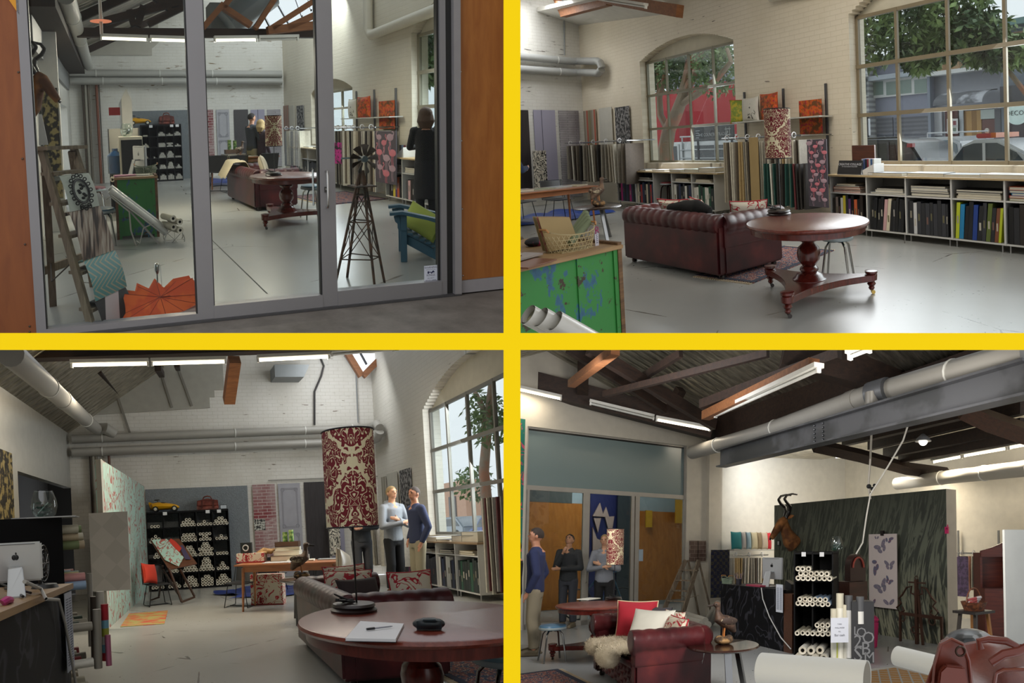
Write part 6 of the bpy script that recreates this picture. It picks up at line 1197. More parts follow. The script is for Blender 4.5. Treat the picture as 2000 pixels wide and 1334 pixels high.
# ---- the street outside
gz=ww(1700,318,5.)[1]-.9
rw_=WW.hit(1256,160,11);rz_=WW.hit(1256,330,11);re=WW.hit(1440,150,11);rt=WW.hit(1300,178,11)[1]
struct('ground',MB().box(-4,26,.5,34,gz-.2,gz),plain('6a6a6c',.9),WW.loc)
solo('shipping_container','tall bright red hoarding wall behind the tree','container',MB().box(0,re[0]-rw_[0]+2.2,0,1,0,rt-gz),stripes(('a8141f','a8141f','a8141f','8f1019'),1.4),WW.at(rw_[0]-.6,11,gz),WW.rz)
solo('street_building','pale grey corrugated building above the red hoarding','building',MB().box(0,6,0,1,0,1.1),plain('8d95a3',.7),WW.at(WW.hit(1300,150,12.5)[0],12.6,WW.hit(1300,182,12.5)[1]),WW.rz)
def tp_(x,y,off=3.2):u_,z_=WW.hit(x,y,off);return WW.at(u_,off,z_)
leafy('big forked street tree with peeling bark outside the left window',[(tp_(1275,135),(.55,.5,.9)),(tp_(1330,130,3.5),(.9,.8,.9)),(tp_(1405,125,3.6),(1.0,.9,1.)),(tp_(1375,100,3.8),(1.1,.8,.5)),(tp_(1320,110,4),(.7,.7,.6))],None,5200,11,('46603c','8aa56a'),.22,
    trunk=[(tp_(1302,330),tp_(1300,290),tp_(1306,255),tp_(1320,225),tp_(1335,185),tp_(1345,140),tp_(1362,90),.28),(tp_(1303,250),tp_(1290,225),tp_(1288,190),tp_(1298,150),tp_(1300,100),.13),(tp_(1288,190),tp_(1286,150),tp_(1282,105),.09),(tp_(1335,185),tp_(1355,150),tp_(1375,90),.16),(tp_(1328,205),tp_(1360,185),tp_(1400,155),tp_(1428,120),tp_(1420,95),.12),(tp_(1340,150),tp_(1345,90),.1)])
lw_=lambda x,y,off=4.:WW.at(*(lambda h_:(h_[0],off,h_[1]))(WW.hit(x,y,off)))
leafy('dense leafy tree crown filling the top of the big window',[(lw_(1700,60),(.85,.8,.95)),(lw_(1790,40),(1.1,.9,1.)),(lw_(1860,30),(1.0,.9,.9)),(lw_(1905,70),(.9,.8,.6)),(lw_(1800,105),(.5,.5,.4)),(lw_(1960,100),(.5,.6,.35))],None,9000,5,('44603a','86a060'),.22,
    trunk=[(lw_(2120,330),lw_(1990,165),lw_(1940,100),lw_(1900,70),lw_(1870,10),.06),(lw_(1680,120),lw_(1700,105),lw_(1730,78),.05),(lw_(1665,105),lw_(1700,75),.04),(lw_(1870,70),lw_(1900,82),lw_(1960,80),.04)])
def wb(x,y,off):h_=WW.hit(x,y,off);return h_
def block(label,x0,y0,x1,y1,off,m,depth=2.,cat='building',name='street_building',parts=()):
    a=wb(x0,(y0+y1)/2,off);b=wb(x1,(y0+y1)/2,off);zt=wb((x0+x1)/2,y0,off)[1];zb=wb((x0+x1)/2,y1,off)[1]
    t=solo(name,label,cat,MB().box(0,b[0]-a[0],0,depth,0,zt-zb),m,WW.at(a[0],off,zb),WW.rz)
    for (pn,px0,py0,px1,py1,pm_,fwd) in parts:
        a2=wb(px0,(py0+py1)/2,off);b2=wb(px1,(py0+py1)/2,off);z1_=wb((px0+px1)/2,py0,off)[1]-zb;z0_=wb((px0+px1)/2,py1,off)[1]-zb
        part(pn,MB().box(a2[0]-a[0],b2[0]-a[0],-fwd,.0,z0_,z1_),pm_,t)
    return t
O=14.;gw=plain('74877f',.2);dg_=plain('4d4f58',.8);wt=plain('c9cbca',.6);sh_=stripes(('5a5c64','6a6c74'),.09,'z');redw=plain('4f1c22',.6)
b1=block('dark grey rendered building with a long white framed window',1693,108,1822,345,O,plain('868a9a',.85),3,parts=(('parapet',1693,106,1822,118,plain('9da3a9',.7),.3),('window_frame',1704,152,1817,187,wt,.12),('window_pane',1708,160,1728,186,gw,.13),('window_pane',1734,158,1783,184,gw,.13),('window_pane',1789,155,1813,182,gw,.13),('canopy',1704,144,1817,153,plain('9aa3ac',.5),.5),('roller_door',1714,230,1745,290,sh_,.05),('roller_door',1749,228,1818,290,sh_,.05),('drainpipe',1817,140,1822,290,plain('7b8492',.6),.2)))
block('silver ribbed corner bay at the far left of the street window',1664,128,1697,290,O-.5,stripes(('b4b8bd','85898f'),.12,'z'),1.,parts=(('bay_window',1671,155,1692,187,plain('5d7478',.2),.1),('sill',1664,148,1697,152,wt,.25),('sill',1664,187,1697,190,wt,.25),('shop_window',1666,228,1697,285,plain('23303e',.2),.1)))
b3=block('grey shop building with curved awning and open doorway',1822,118,1962,345,O+.2,plain('92959e',.85),3,parts=(('timber_screen',1835,98,1960,137,stripes(('8a6c4c','9c8060'),.35),.3),('parapet',1822,134,1962,142,wt,.5),('sign_panel',1824,218,1842,265,plain('c9cbd0',.6),.1),('red_wall',1848,216,1873,268,redw,.08),('door_frame',1876,215,1884,268,plain('b9c0c6',.5),.1),('doorway',1884,216,1918,268,stripes(('8f6a3c','b08a54'),.22),.05),('shop_window',1920,233,1948,268,plain('5c2c26',.3),.08),('fascia',1918,214,1946,232,plain('b9c4c0',.6),.12),('pillar',1946,213,1958,268,plain('5d6066',.7),.15)))
block('dark building with green band and round DECOR sign',1955,36,2060,345,O-.3,plain('66707c',.8),3,parts=(('green_band',1955,34,2060,46,plain('5d7c7a',.6),.3),('timber_screen',1955,60,2060,82,stripes(('6c5a44','7c6a54'),.3),.2),('rail',1955,76,2060,80,wt,.3),('fascia',1960,165,2060,200,plain('34363e',.6),.3),('shop_window',1970,210,2060,270,plain('2f1f2c',.3),.1)))
aw=MB();c0_=wb(1822,205,O-1.2);c1_=wb(1918,195,O-1.2);W3=c1_[0]-c0_[0];hA=.5
aw.grid(lambda u,v:(u*W3,1.3*(1-math.cos(v*PI/2)),hA*math.sin(v*PI/2)),14,8,(0,0,-.04));t=solo('shop_awning','curved dark grey awning over the shop doorway','awning',aw,blotch('55585f','a9acb4',.7,.5,.56,.6),WW.at(c0_[0],O-1.2,c0_[1]),WW.rz)
q2=wb(1986,221,O-.7);t=solo('round_sign','round white DECOR shop sign','sign',MB().lathe([(.001,0),(.42,0),(.42,.05),(.001,.05)],axis='y',n=32),plain('cfe4e0',.5),WW.at(q2[0],O-.7,q2[1]),WW.rz);tx=MB();text(tx,'DECOR',(0,-.01,0),.24,depth=.005);part('lettering',tx,plain('2a3436',.5),t)
q2=wb(1696,250,O-.8);tx=MB();text(tx,'1',(0,0,0),1.1,depth=.005);solo('door_number','large white numeral 1 on the corner shop glass','sign',tx,plain('d9dfe6',.5),WW.at(q2[0],O-.72,q2[1]),WW.rz)
for i in range(4):u_,z_=wb(1855+9*(i % 2),240+13*(i//2),O-.02);solo('poster',f'small white framed poster on the dark red wall, {("upper left","upper right","lower left","lower right")[i]}','poster',MB().box(-.14,.14,0,.02,-.17,.17).mat(1).box(-.07,.07,-.004,0,-.09,.08),[plain('d6d6d6',.6),plain(('6a2a4a','7a3040','26382e','6f7f74')[i],.6)],WW.at(u_,O-.0,z_),WW.rz)
ps=wb(1925,262,O-1.5);person('person in a white shirt with folded arms in the shop doorway',WW.at(ps[0],O-1.4,gz),WW.rz,1.75,'c9cdd6','2a2c34','a8a29a','crossed',voxel=.03)
def vehicle(label,x0,x1,ytop,ybot,off,col_,kind='wagon',rz=0.,name='car',flip=False,win='23282c'):
    a=wb(x0,ybot,off);b=wb(x1,ybot,off);L=b[0]-a[0];H=wb((x0+x1)/2,ytop,off)[1]-gz;t=thing(name,label,'car' if name!='van' else 'van',WW.at(a[0],off,gz),WW.rz)
    pf={'wagon':([(0,.2),(.0,.5),(.03,.62),(.14,.97),(.2,1),(.8,1),(.97,.9),(1,.6),(1,.2)],[(.06,.6),(.16,.93),(.78,.94),(.9,.86),(.93,.6)]),
          'hatch':([(0,.2),(0,.9),(.04,1),(.62,.98),(.8,.9),(.97,.55),(1,.5),(1,.2)],[(.04,.6),(.06,.93),(.58,.93),(.62,.6)]),
          'sedan':([(0,.2),(.0,.5),(.16,.6),(.32,.92),(.42,1),(.62,1),(.8,.82),(.92,.66),(1,.62),(1,.2)],[(.2,.62),(.33,.9),(.42,.95),(.6,.95),(.74,.82),(.82,.64)]),
          'van':([(0,.15),(0,.42),(.14,.52),(.24,.92),(.3,1),(1,1),(1,.15)],[(.17,.55),(.26,.9),(.38,.9),(.38,.55)])}[kind]
    P=[(x*L,0,z*H) for x,z in pf[0]];part('body',MB().prism(P,(0,1.75,0)),plain(col_,.2,.1,spec=.6),t,bevel=.05,smooth=True);G=[(x*L,-.012,z*H) for x,z in pf[1]];part('side_window',MB().prism(G,(0,.012,0)),plain(win,.06),t)
    part('pillar',MB().box(L*.5-.03,L*.5+.03,-.02,-.01,.6*H,.95*H) if kind!='van' else MB().box(.36*L,.38*L,-.02,-.01,.5*H,.95*H),plain(col_,.3),t)
    for x in (.17,.8):
        w=part('wheel',MB().lathe([(.001,-.02),(.3,-.02),(.32,.1),(.3,.2),(.001,.2)],(x*L,.02,.32),24,'y'),plain('151515',.7),t);part('hubcap',MB().lathe([(.001,-.04),(.18,-.03),(.19,-.02)],(x*L,.02,.32),16,'y'),plain('9a9a9c',.3,.8),w)
    return t,L,H
v,L,H=vehicle('dark grey wagon parked outside, rear to the right',1668,1812,271,318,4.2,'3a3f47','hatch');part('roof_rail',MB().tube([(.1*L,.1,H+.03),(.6*L,.1,H+.03)],.025,8),plain('1a1a1c',.4),v);part('tail_lamp',MB().box(L*.75,L*.82,-.02,.1,H*.86,H*.92),plain('a8202c',.3),v)
v,L,H=vehicle('white estate car with a roof rack behind the wagon',1775,1880,268,300,7.,'c4c8cc','wagon',win='6d7c84');part('roof_rack',MB().tube([(L*.3,.2,H+.12),(L*1.2,.2,H+.12)],.02,6).tube([(L*.3,.8,H+.12),(L*1.2,.8,H+.12)],.02,6).tube([(L*.3,.2,H),(L*.3,.2,H+.12)],.02,6),plain('b9bcc0',.3,.8),v)
v,L,H=vehicle('white police car with blue chequers and red light bar',1808,2060,272,330,3.6,'c9cdd2','sedan',win='39434a');part('light_bar',MB().box(L*.38,L*.52,.3,1.4,H+.02,H+.12),plain('b81c24',.2),v,bevel=.02);part('light_bar',MB().box(L*.5,L*.54,.3,1.4,H+.03,H+.13),plain('d86a1c',.2),v)
ck=MB()
for i in range(9):ck.box(L*.3+i*.34,L*.3+i*.34+.19,-.006,.0,H*.36,H*.47)
part('chequer_band',ck,plain('2c2a7c',.4),v);tx=MB();text(tx,'POLICE',(L*.17,-.02,H*.43),.24,depth=.01);part('lettering',tx,plain('3a2a7c',.4),v);part('chequer_band',MB().prism([(L*.78,-.006,H*.3),(L*.98,-.006,H*.52),(L*.98,-.006,H*.58),(L*.76,-.006,H*.36)],(0,.006,0)),plain('a8202c',.4),v)
v,L,H=vehicle('white van with ladder racks behind the tree',1268,1450,276,330,6.,'c9cccc','van',name='van');rk=MB()
for i in range(4):rk.tube([(L*(.42+.17*i),-.02,H*.5),(L*(.42+.17*i),-.02,H*1.12)],.03,6)
rk.tube([(L*.4,-.02,H*1.12),(L,-.02,H*1.1)],.03,6).tube([(L*.4,-.02,H*.8),(L,-.02,H*.8)],.03,6).tube([(L*.4,-.02,H*.6),(L,-.02,H*.6)],.03,6);part('glass_rack',rk,plain('b4b8ba',.4),v);part('rear_window',MB().box(L*.55,L*.98,-.014,0,H*.55,H*.9),plain('2c3236',.1),v)
a=wb(1354,247,4.6);b=wb(1432,244,4.6);zt=wb(1390,246,4.6)[1];zb=wb(1390,275,4.6)[1];SW=b[0]-a[0];SH=zt-zb
t=thing('shop_sign','black street sign reading The Country Trader','sign',WW.at(a[0],4.6,zb),WW.rz);part('board',MB().box(0,SW,0,.05,0,SH),plain('101114',.4),t);tx=MB();text(tx,'THE COUNTRY TRADER',(SW*.5,-.008,SH*.42),SH*.3,depth=.005)
tx2=MB();text(tx2,'C',(SW*.48,-.006,SH*.5),SH*.8,depth=.003);part('lettering',tx,plain('c9ccd0',.5),t);part('monogram',tx2,plain('5a5d64',.5),t)
em=MB();ex=SW*.87;ez=SH*.55;q=SH*.22
em.box(ex-q,ex+q,-.006,0,ez+q*.7,ez+q).box(ex-q,ex+q,-.006,0,ez-q,ez-q*.7).box(ex-q,ex-q*.7,-.006,0,ez-q,ez+q).box(ex+q*.7,ex+q,-.006,0,ez-q,ez+q).box(ex-q*1.4,ex+q*1.4,-.006,0,ez+q*.75,ez+q*.95).box(ex-q*1.4,ex+q*1.4,-.006,0,ez-q*.95,ez-q*.75).box(ex-q*.95,ex-q*.75,-.006,0,ez-q*1.5,ez+q*1.5).box(ex+q*.75,ex+q*.95,-.006,0,ez-q*1.5,ez+q*1.5).box(ex-q*.35,ex+q*.1,-.006,0,ez-q*.35,ez+q*.35);part('emblem',em,plain('d6d9da',.5),t)
tx=MB()
for i in range(4):tx.box(SW*.06,SW*(.14+.03*(i % 2)),-.006,0,SH*(.22+.16*i),SH*(.28+.16*i))
part('small_print',tx,plain('a8abb0',.5),t)
for i in range(2):part('post',MB().box(SW*(.05+.85*i),SW*(.05+.85*i)+.06,.05,.1,gz-zb,SH),plain('3a3c40',.6),t)
area(WW.at((A1[0]+A2[0])/2,.1,2.0),WW.at((A1[0]+A2[0])/2,-3,.3),2.2,50,(.95,.98,1),1.8);area(WW.at((B1[0]+B2)/2,.1,2.3),WW.at((B1[0]+B2)/2-1,-3.5,0),3.2,95,(.95,.98,1),2.)
area((5.,5.,4.8),(6.5,6.,0),2.4,120,(1,.93,.82));area(WW.at(1.6,-1.2,5.2),WW.at(.4,-1.2,1),1.6,100,(.96,.98,1))  # the warm overhead lamp is added fill for ceiling tubes out of view
solo('ceiling',None,None,MB().box(-2,C0[0]+.3,1.2,C0[1]-2.5,5.7,5.8),darktimber,kind='structure')
# ================================================================== bottom-left set: towards the pipe wall, table with notebook in front
CUR[0]=R=R3
a=Vector(R.fl(295,1156));b=Vector(R.fl(452,1145));d=(b-a).normalized();n3=Vector((-d.y,d.x,0));t0=Wall(a+n3*.42,b+n3*.42)
uL=t0.hit(136,900)[0];uR_=t0.hit(735,900)[0];B3=Wall(t0.at(uL),t0.at(uR_));cL=B3.at(0);cR=B3.at(B3.len)
qa=Vector(R.fl(855,1151));qb=Vector(R.fl(937,1180));d=(qb-qa).normalized();nr=Vector((-d.y,d.x,0));W3_=Wall(cR,(cR[0]+.35,1.2));W3=W3_
L3=Wall((cL[0]-.1,1.0),cL)
struct('floor',MB().box(-6,7,.6,cL[1]+.4,-.1,0),concrete('a9a8a3','9b9a94'))
bw3=bricks('d9d6cf','c8c4ba','xz',.24,.086,.4,'6d5f4c',.66)
solo('wall_back',None,None,MB().box(0,B3.len,0,.3,0,6.6),bw3,B3.loc,B3.rz,kind='structure')
pz=B3.hit(160,812)[1];rt=B3.hit(535,703)[0];st_=B3.hit(410,797)
solo('wall_back',None,None,MB().prism([(B3.hit(162,812)[0],-.03,pz),(st_[0],-.03,st_[1]),(st_[0],-.03,st_[1]+.25),(st_[0]+.12,-.03,st_[1]+.25),(st_[0]+.12,-.03,st_[1]+.42),(st_[0]+.35,-.03,st_[1]+.42),(st_[0]+.35,-.03,6.5),(B3.hit(330,700)[0],-.03,6.5),(B3.hit(165,780)[0],-.03,B3.hit(165,780)[1])],(0,.03,0)),plain('a3a096',.75),B3.loc,B3.rz,kind='structure')
for i,(x0,y0,x1,y1) in enumerate(((227,766,254,847),(316,732,336,796),(349,722,375,793))):A_,B_=B3.hit(x0,y0,-.05),B3.hit(x1,y1,-.05);solo('wall_batten',f'thin grey batten on the sloping upper wall, {("left","middle","right")[i]}','batten',MB().bar((A_[0],-.045,A_[1]),(B_[0],-.045,B_[1]),.05,.02,up=(0,1,0)),plain('7f7b72',.7),B3.loc,B3.rz)
wA=W3.hit(825,802)[0];wZ=W3.hit(825,802)[1];wzb=W3.hit(842,1045)[1];wB=wA+3.6
solo('wall_right',None,None,wall_mesh(-.2,W3.len,0,6.6,[(wA,wB,wzb,wZ,.55)],.35),bricks('d6d2c8','c9c5ba','xz',.24,.086,.35,'6d5f4c',.68),W3.loc,W3.rz,kind='structure')
window('window_5',W3,wA,wB,wzb,wZ,[(W3.hit(x,900)[0]-wA)/(wB-wA) for x in (864,904,956)],[(W3.hit(832,962)[1]-wzb)/(wZ-wzb),(W3.hit(829,882)[1]-wzb)/(wZ-wzb)],.12,'6f6d66',.055,.55)
zL=[L3.hit(15,745)[1],L3.hit(134,832)[1]];zt3=sum(zL)/2
op=L3.hit(36,960)[0],L3.hit(144,1000)[0];oz=(L3.hit(36,919)[1]+L3.hit(144,956)[1])/2
solo('wall_left',None,None,wall_mesh(0,L3.len,0,zt3,[(op[0],op[1],0,oz,0)],.15),plain('b5b3ac',.75),L3.loc,L3.rz,kind='structure')
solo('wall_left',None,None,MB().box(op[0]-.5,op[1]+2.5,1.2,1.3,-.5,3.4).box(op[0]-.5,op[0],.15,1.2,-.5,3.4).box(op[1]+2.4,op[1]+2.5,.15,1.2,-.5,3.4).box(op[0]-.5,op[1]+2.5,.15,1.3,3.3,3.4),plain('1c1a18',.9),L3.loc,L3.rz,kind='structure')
A_=L3.hit(0,960);B_=L3.hit(26,1038);solo('wallpaper_sheet','gold and black distressed wallpaper panel at the left edge','wallpaper',MB().box(-1.2,B_[0]-A_[0],-.02,0,0,L3.hit(10,882)[1]-B_[1]+.3),blotch('25211b','8f7f52',12,.48,.56,.6,(1,1,.8),4),L3.at(A_[0],-.01,B_[1]-.3),L3.rz)
# roof: girder, dark beam, pipe, foil, tubes, skylight
def sp3(px_,py_,dist):return tuple(R.pt(px_,py_,dist))
solo('steel_girder','grey steel girder along the top of the left wall','beam',MB().bar(L3.at(.0,-.05,zt3+.1),L3.at(L3.len,-.05,zt3+.1),.2,.3),plain('84858a',.5,.4))
solo('timber_beam','dark timber beam above the left wall','beam',MB().bar(L3.at(.0,.12,zt3+.55),L3.at(L3.len,.12,zt3+.6),.5,.55),darktimber)
D1=Vector(B3.at(B3.hit(188,838,-.35)[0],-.35,B3.hit(188,838,-.35)[1]));D0=Vector(sp3(20,690,5.2));D2=Vector(B3.at(B3.hit(222,848,-.2)[0],-.2,B3.hit(222,848,-.2)[1]))
pipe('drain_pipe','large grey pipe sloping down to the back corner',[tuple(D0),tuple((D0+D1)/2),tuple(D1),tuple((D1+D2)/2+Vector((.02,-.05,.06))),tuple(D2)],.125,'a3a099',brackets=(.5,1.5),joints=(.8,))
for nm,y0,y1,lab in (('u',858,846,'upper'),('l',884,872,'lower')):
    P0=B3.hit(136,y0,-.18);P1=B3.hit(700,y0-21,-.18);c_='a09d96'
    pipe('drain_pipe',lab+' grey pipe along the brick back wall',[B3.at(P0[0]+.05,-.18,P0[1])]+[B3.at(P0[0]+(P1[0]-P0[0])*i/4,-.18,P0[1]+(P1[1]-P0[1])*i/4) for i in (1,2,3,4)]+[W3.at(.25,-.2,P1[1]),W3.at(.75,-.2,P1[1]),W3.at(.9,-.2,P1[1]+(-.12 if nm=='u' else .12))],.1,c_,brackets=(.4,2.2,3.2,3.9))
for i,(px_,c_,r_) in enumerate(((176,'3a2e26',.03),(181,'8f8a7e',.045),(187,'7a7468',.035),(212,'6a4436',.03))):u_,z_=B3.hit(px_,880,-.1);pipe('wall_pipe',f'thin {("dark brown","grey","taupe","rust brown")[i]} pipe down the back corner',[B3.at(u_,-.09,0),B3.at(u_,-.09,z_)],r_,c_)
solo('ceiling',None,None,MB().prism([B3.at(-.6,.0,3.2),B3.at(B3.hit(320,720)[0],0,B3.hit(320,720)[1]),B3.at(B3.hit(320,720)[0],0,B3.hit(320,720)[1]+.05),B3.at(-.6,0,3.3)],(0,-8,0)),foil(),kind='structure')
yl=R.pt(280,700,8.4).y
q0=R.aty(130,686,yl);q1=R.aty(740,668,yl);mb_=MB().bar((q0[0]-1.2,yl+.15,q0[2]+.1),(q1[0]+.4,yl+.15,q1[2]+.12),.2,.36);solo('timber_beam','dark timber roof beam above the lit tubes','beam',mb_,darktimber)
for i,(x0,y0,x1,y1,on) in enumerate(((138,714,291,711,1),(295,711,442,707,1),(502,704,644,697,1),(646,693,770,682,0))):
    p_=R.aty(x0,y0,yl);q_=R.aty(x1,y1,yl);tube_light((('leftmost lit','second lit','rightmost lit','unlit')[i])+' fluorescent tube below the dark beam',p_,q_,bool(on),5.5,.12,55)
for i,(x0,y0,x1,y1,w_,m_) in enumerate(((190,722,226,766,.14,darktimber),(308,718,316,732,.12,darktimber),(345,712,348,720,.1,darktimber),(458,702,447,783,.2,warmtimber),(90,700,165,790,.22,darktimber),(120,740,185,712,.14,warmtimber))):
    o_=yl+(1.0 if i==3 else 2.2);P0=R.aty(x0,y0,o_);P1=R.aty(x1,y1,o_+.7 if i==3 else o_+2.);solo('roof_timber',f'{("dark rafter end near the left tube","short dark stub over the second tube","tiny dark stub right of the second tube","brown timber strut hanging between the tubes","dark diagonal timber at the upper left","brown brace under the left end of the tubes")[i]}','beam',MB().bar(P0,P1,w_,w_),m_)
A_=B3.hit(536,712,-.5);B_=B3.hit(606,736,-.5);solo('ceiling_hatch','grey sheet metal box hanging on the upper wall','box',MB().prism([(0,0,0),(B_[0]-A_[0]-.15,0,0),(B_[0]-A_[0],0,A_[1]-B_[1]),(0,0,A_[1]-B_[1])],(0,.48,0)),plain('7b7f80',.5,.3),B3.at(A_[0],-.5,B_[1]),B3.rz)
cpts=[B3.hit(x,y,-.04) for x,y in ((622,690),(632,715),(627,735),(614,765),(614,830))];pipe('conduit','dark cable conduit bending down the brick wall',[B3.at(u,-.05,z) for u,z in cpts],.025,'3c3a3a');cpts=[B3.hit(x,y,-.04) for x,y in ((672,695),(695,730),(699,825))];pipe('conduit','thin grey conduit right of the dark one',[B3.at(u,-.05,z) for u,z in cpts],.016,'8f9294')
for i,(x0,y0,x1,y1) in enumerate(((676,690,704,736),(752,690,707,736))):P0=B3.hit(x0,y0,-.3);P1=B3.hit(x1,y1,-.3);solo('roof_timber',f'brown timber {("left","right")[i]} edge of the skylight','beam',MB().bar(B3.at(P0[0],-.36,P0[1]),B3.at(P1[0],-.36,P1[1]),.1,.14),warmtimber)
gl=[B3.hit(x,y,-.32) for x,y in ((684,690),(756,690),(708,728))];solo('skylight','bright triangular corner of a skylight','skylight',MB().poly([B3.at(u,-.32,z) for u,z in gl]),emit('f4f8ff',1.4));
for x0,y0,x1,y1 in ((704,690,716,712),):P0=B3.hit(x0,y0,-.36);P1=B3.hit(x1,y1,-.36);solo('skylight_bar','dark glazing bar across the skylight','bar',MB().bar(B3.at(P0[0],-.36,P0[1]),B3.at(P1[0],-.36,P1[1]),.04,.04),plain('3c3c40',.6))
# back wall display
def s3(x0,x1,y0,y1,lab,m,off=-.03,deco=None,wall=None):return sheet('wallpaper_sheet',lab,'wallpaper',wall or B3,(x0,y0,x1,y1),m,off,deco=deco)
s3(288,488,952,1150,'large embossed slate grey wallpaper sheet behind the black rack',emboss_grey());s3(497,541,946,1125,'red brick print wallpaper panel on the back wall',redbrick());s3(547,590,944,1125,'pale grey panelled door wallpaper panel',plain('9d9ca3',.6),deco=door_moulding)
s3(598,641,941,1130,'black wood grain wallpaper panel on the back wall',darkwood());s3(646,672,940,1140,'lavender board wallpaper panel beside the lamp',boards());s3(643,664,1017,1085,'small black and cream leaf print panel',leaves_paper(),-.3)
A_=B3.hit(524,939,-.03);B_=B3.hit(740,934,-.03);solo('picture_rail','thin grey rail above the wallpaper panels','rail',MB().box(0,B_[0]-A_[0],0,.02,0,.02),plain('8d8a84',.6),B3.at(A_[0],-.03,A_[1]),B3.rz)
s3(749,758,930,1070,'dark cream wallpaper strip right of the lamp',stripes(('8f8a7c','a8a294'),.08),wall=W3);s3(760,780,922,1070,'pale wallpaper strip with dark edge',plain('b9b6ab',.7),wall=W3);s3(785,807,915,1090,'grey letters print wallpaper strip behind the men',letters_paper(),wall=W3)
r0=B3.hit(289,1080,-.4)[0];r1=B3.hit(450,1080,-.4)[0];rh=B3.hit(370,997,-.4)[1];RWd=(r1-r0)
roll_rack('tall black rack filled with wallpaper roll ends on the back wall',B3,r0,RWd,rh,-.4,RACK,.4,(0,1,2,3,4),RWd/5/10.7)
p_=B3.hit(322,996,-.35);pedal_car('yellow toy pedal car on top of the tall black rack',B3.at(p_[0],-.2,rh),0,(B3.hit(354,990,-.3)[0]-B3.hit(294,990,-.3)[0])/1.04);p_=B3.hit(383,990,-.3),B3.hit(427,990,-.3);satchel('dark red leather holdall on top of the tall black rack',B3.at(p_[0][0],-.35,rh),0,p_[1][0]-p_[0][0],.26,.3,'5a241c')
p_=B3.hit(430,992,-.35);solo('small_sign','small white framed card on the rack beside the holdall','sign',MB().box(0,.16,0,.015,0,.1).mat(1).box(.012,.148,-.002,0,.012,.088),[plain('1c1c1e',.5),plain('b9c0c6',.6)],B3.at(p_[0],-.33,rh),B3.rz)
# mint bird partition
m0=Vector(R.fl(214,1226));m1=Vector(R.fl(292,1156));MW=Wall(m0,m1);mh=MW.hit(215,901)[1];mh=(mh+MW.hit(284,956)[1])/2
solo('partition_screen','tall free-standing partition papered in mint with red birds','partition',MB().box(0,MW.len-.05,0,.1,0,mh),mint_birds(),MW.loc,MW.rz);
ew=Wall(R.fl(202,1226),R.fl(214,1226));solo('partition_end','white end board of the mint bird partition','board',MB().box(0,ew.len,0,.04,0,mh+.01),plain('a8a59c',.7),ew.at(0,-.03),ew.rz)
fl0=R.fl(235,1225);solo('floor_sample','yellow and orange patterned sheet lying on the floor by the partition','sheet',MB().prism([(0,0,0),tuple(Vector(R.fl(321,1219))-Vector(fl0)),tuple(Vector(R.fl(328,1193))-Vector(fl0)),tuple(Vector(R.fl(252,1199))-Vector(fl0))],(0,0,.006)),blotch('9c8f50','b0492c',4,.5,.53,.6,(1,2.5,1)),fl0)
hs=Vector(R.fl(180,1262));HW=Wall(R.fl(181,1226),R.fl(256,1222));u_a=HW.hit(181,1075,0);u_b=HW.hit(256,1075,0);zt_=HW.hit(218,1001)[1];zb_=HW.hit(218,1152)[1]
dia=NB('diamond_emboss',.5);v=dia.node('ShaderNodeTexChecker');rot=dia.node('ShaderNodeMapping');rot.inputs['Rotation'].default_value=(0,0,.785);dia.l.new(dia.axes('xz'),rot.inputs[0]);dia.l.new(rot.outputs[0],v.inputs[0]);v.inputs['Scale'].default_value=4.;v.inputs[1].default_value=lin('a9a6a3');v.inputs[2].default_value=lin('b2afac');dia.col(v.outputs[0]);solo('wallpaper_sheet','pale grey embossed diamond wallpaper sheet hanging in front of the partition','wallpaper',MB().box(0,u_b[0]-u_a[0],0,.01,0,zt_-zb_),dia.m,HW.at(u_a[0],-.12,zb_),HW.rz)
p_=B3.hit(192,937,-.6);q_=B3.hit(205,961,-.6);solo('red_sign','small red sign at the back left corner','sign',MB().box(0,q_[0]-p_[0]+.1,0,.02,0,p_[1]-q_[1]),plain('a3141c',.5),B3.at(p_[0],-.6,q_[1]),B3.rz,bevel=.004)
p_=B3.hit(183,985,-1.2);t=solo('storage_cabinet','pale cabinet top with a black camera behind the partition','cabinet',MB().box(0,.55,0,.4,0,p_[1]-.25),plain('8f8b80',.7),B3.at(p_[0],-1.2,0),B3.rz)
# easel with bird print board and the chair with a red cushion
eb=Vector(R.fl(340,1175));t=thing('drawing_easel','wooden drafting easel holding a tilted mint bird print board','easel',tuple(eb));yb=eb.y
E_=lambda x,y,dy=0.:Vector(R.aty(x,y,yb+dy))-eb
wdk=wood('2c1e17','4a3426');c4=[E_(294,1056,.35),E_(350,1052,.35),E_(385,1101,-.15),E_(330,1113,-.2)]
part('board',MB().prism([tuple(c) for c in c4],(0,.012,-.012)),wood('4a2c1e','63402c'),t)
for nm,pts,m_ in (('mint_print',((296,1056),(326,1054),(359,1090),(349,1108),(322,1095)),mint_birds()),('red_sheet',((334,1053),(344,1060),(355,1072),(350,1080),(329,1060)),plain('b0301f',.7)),('purple_sheet',((350,1068),(357,1066),(373,1094),(362,1094)),plain('3b3350',.7))):
    def onb(x,y):  # the point of the tilted board seen at x, y
        n_=(c4[1]-c4[0]).cross(c4[3]-c4[0]);r=R.ray(x,y);o_=Vector((0,0,R.H))-eb;return o_+r*((c4[0]-o_).dot(n_)/r.dot(n_))
    q=[onb(*p)+Vector((0,-.012,.012)) for p in pts];part(nm,MB().prism([tuple(p) for p in q],(0,-.003,.003)),m_,t)
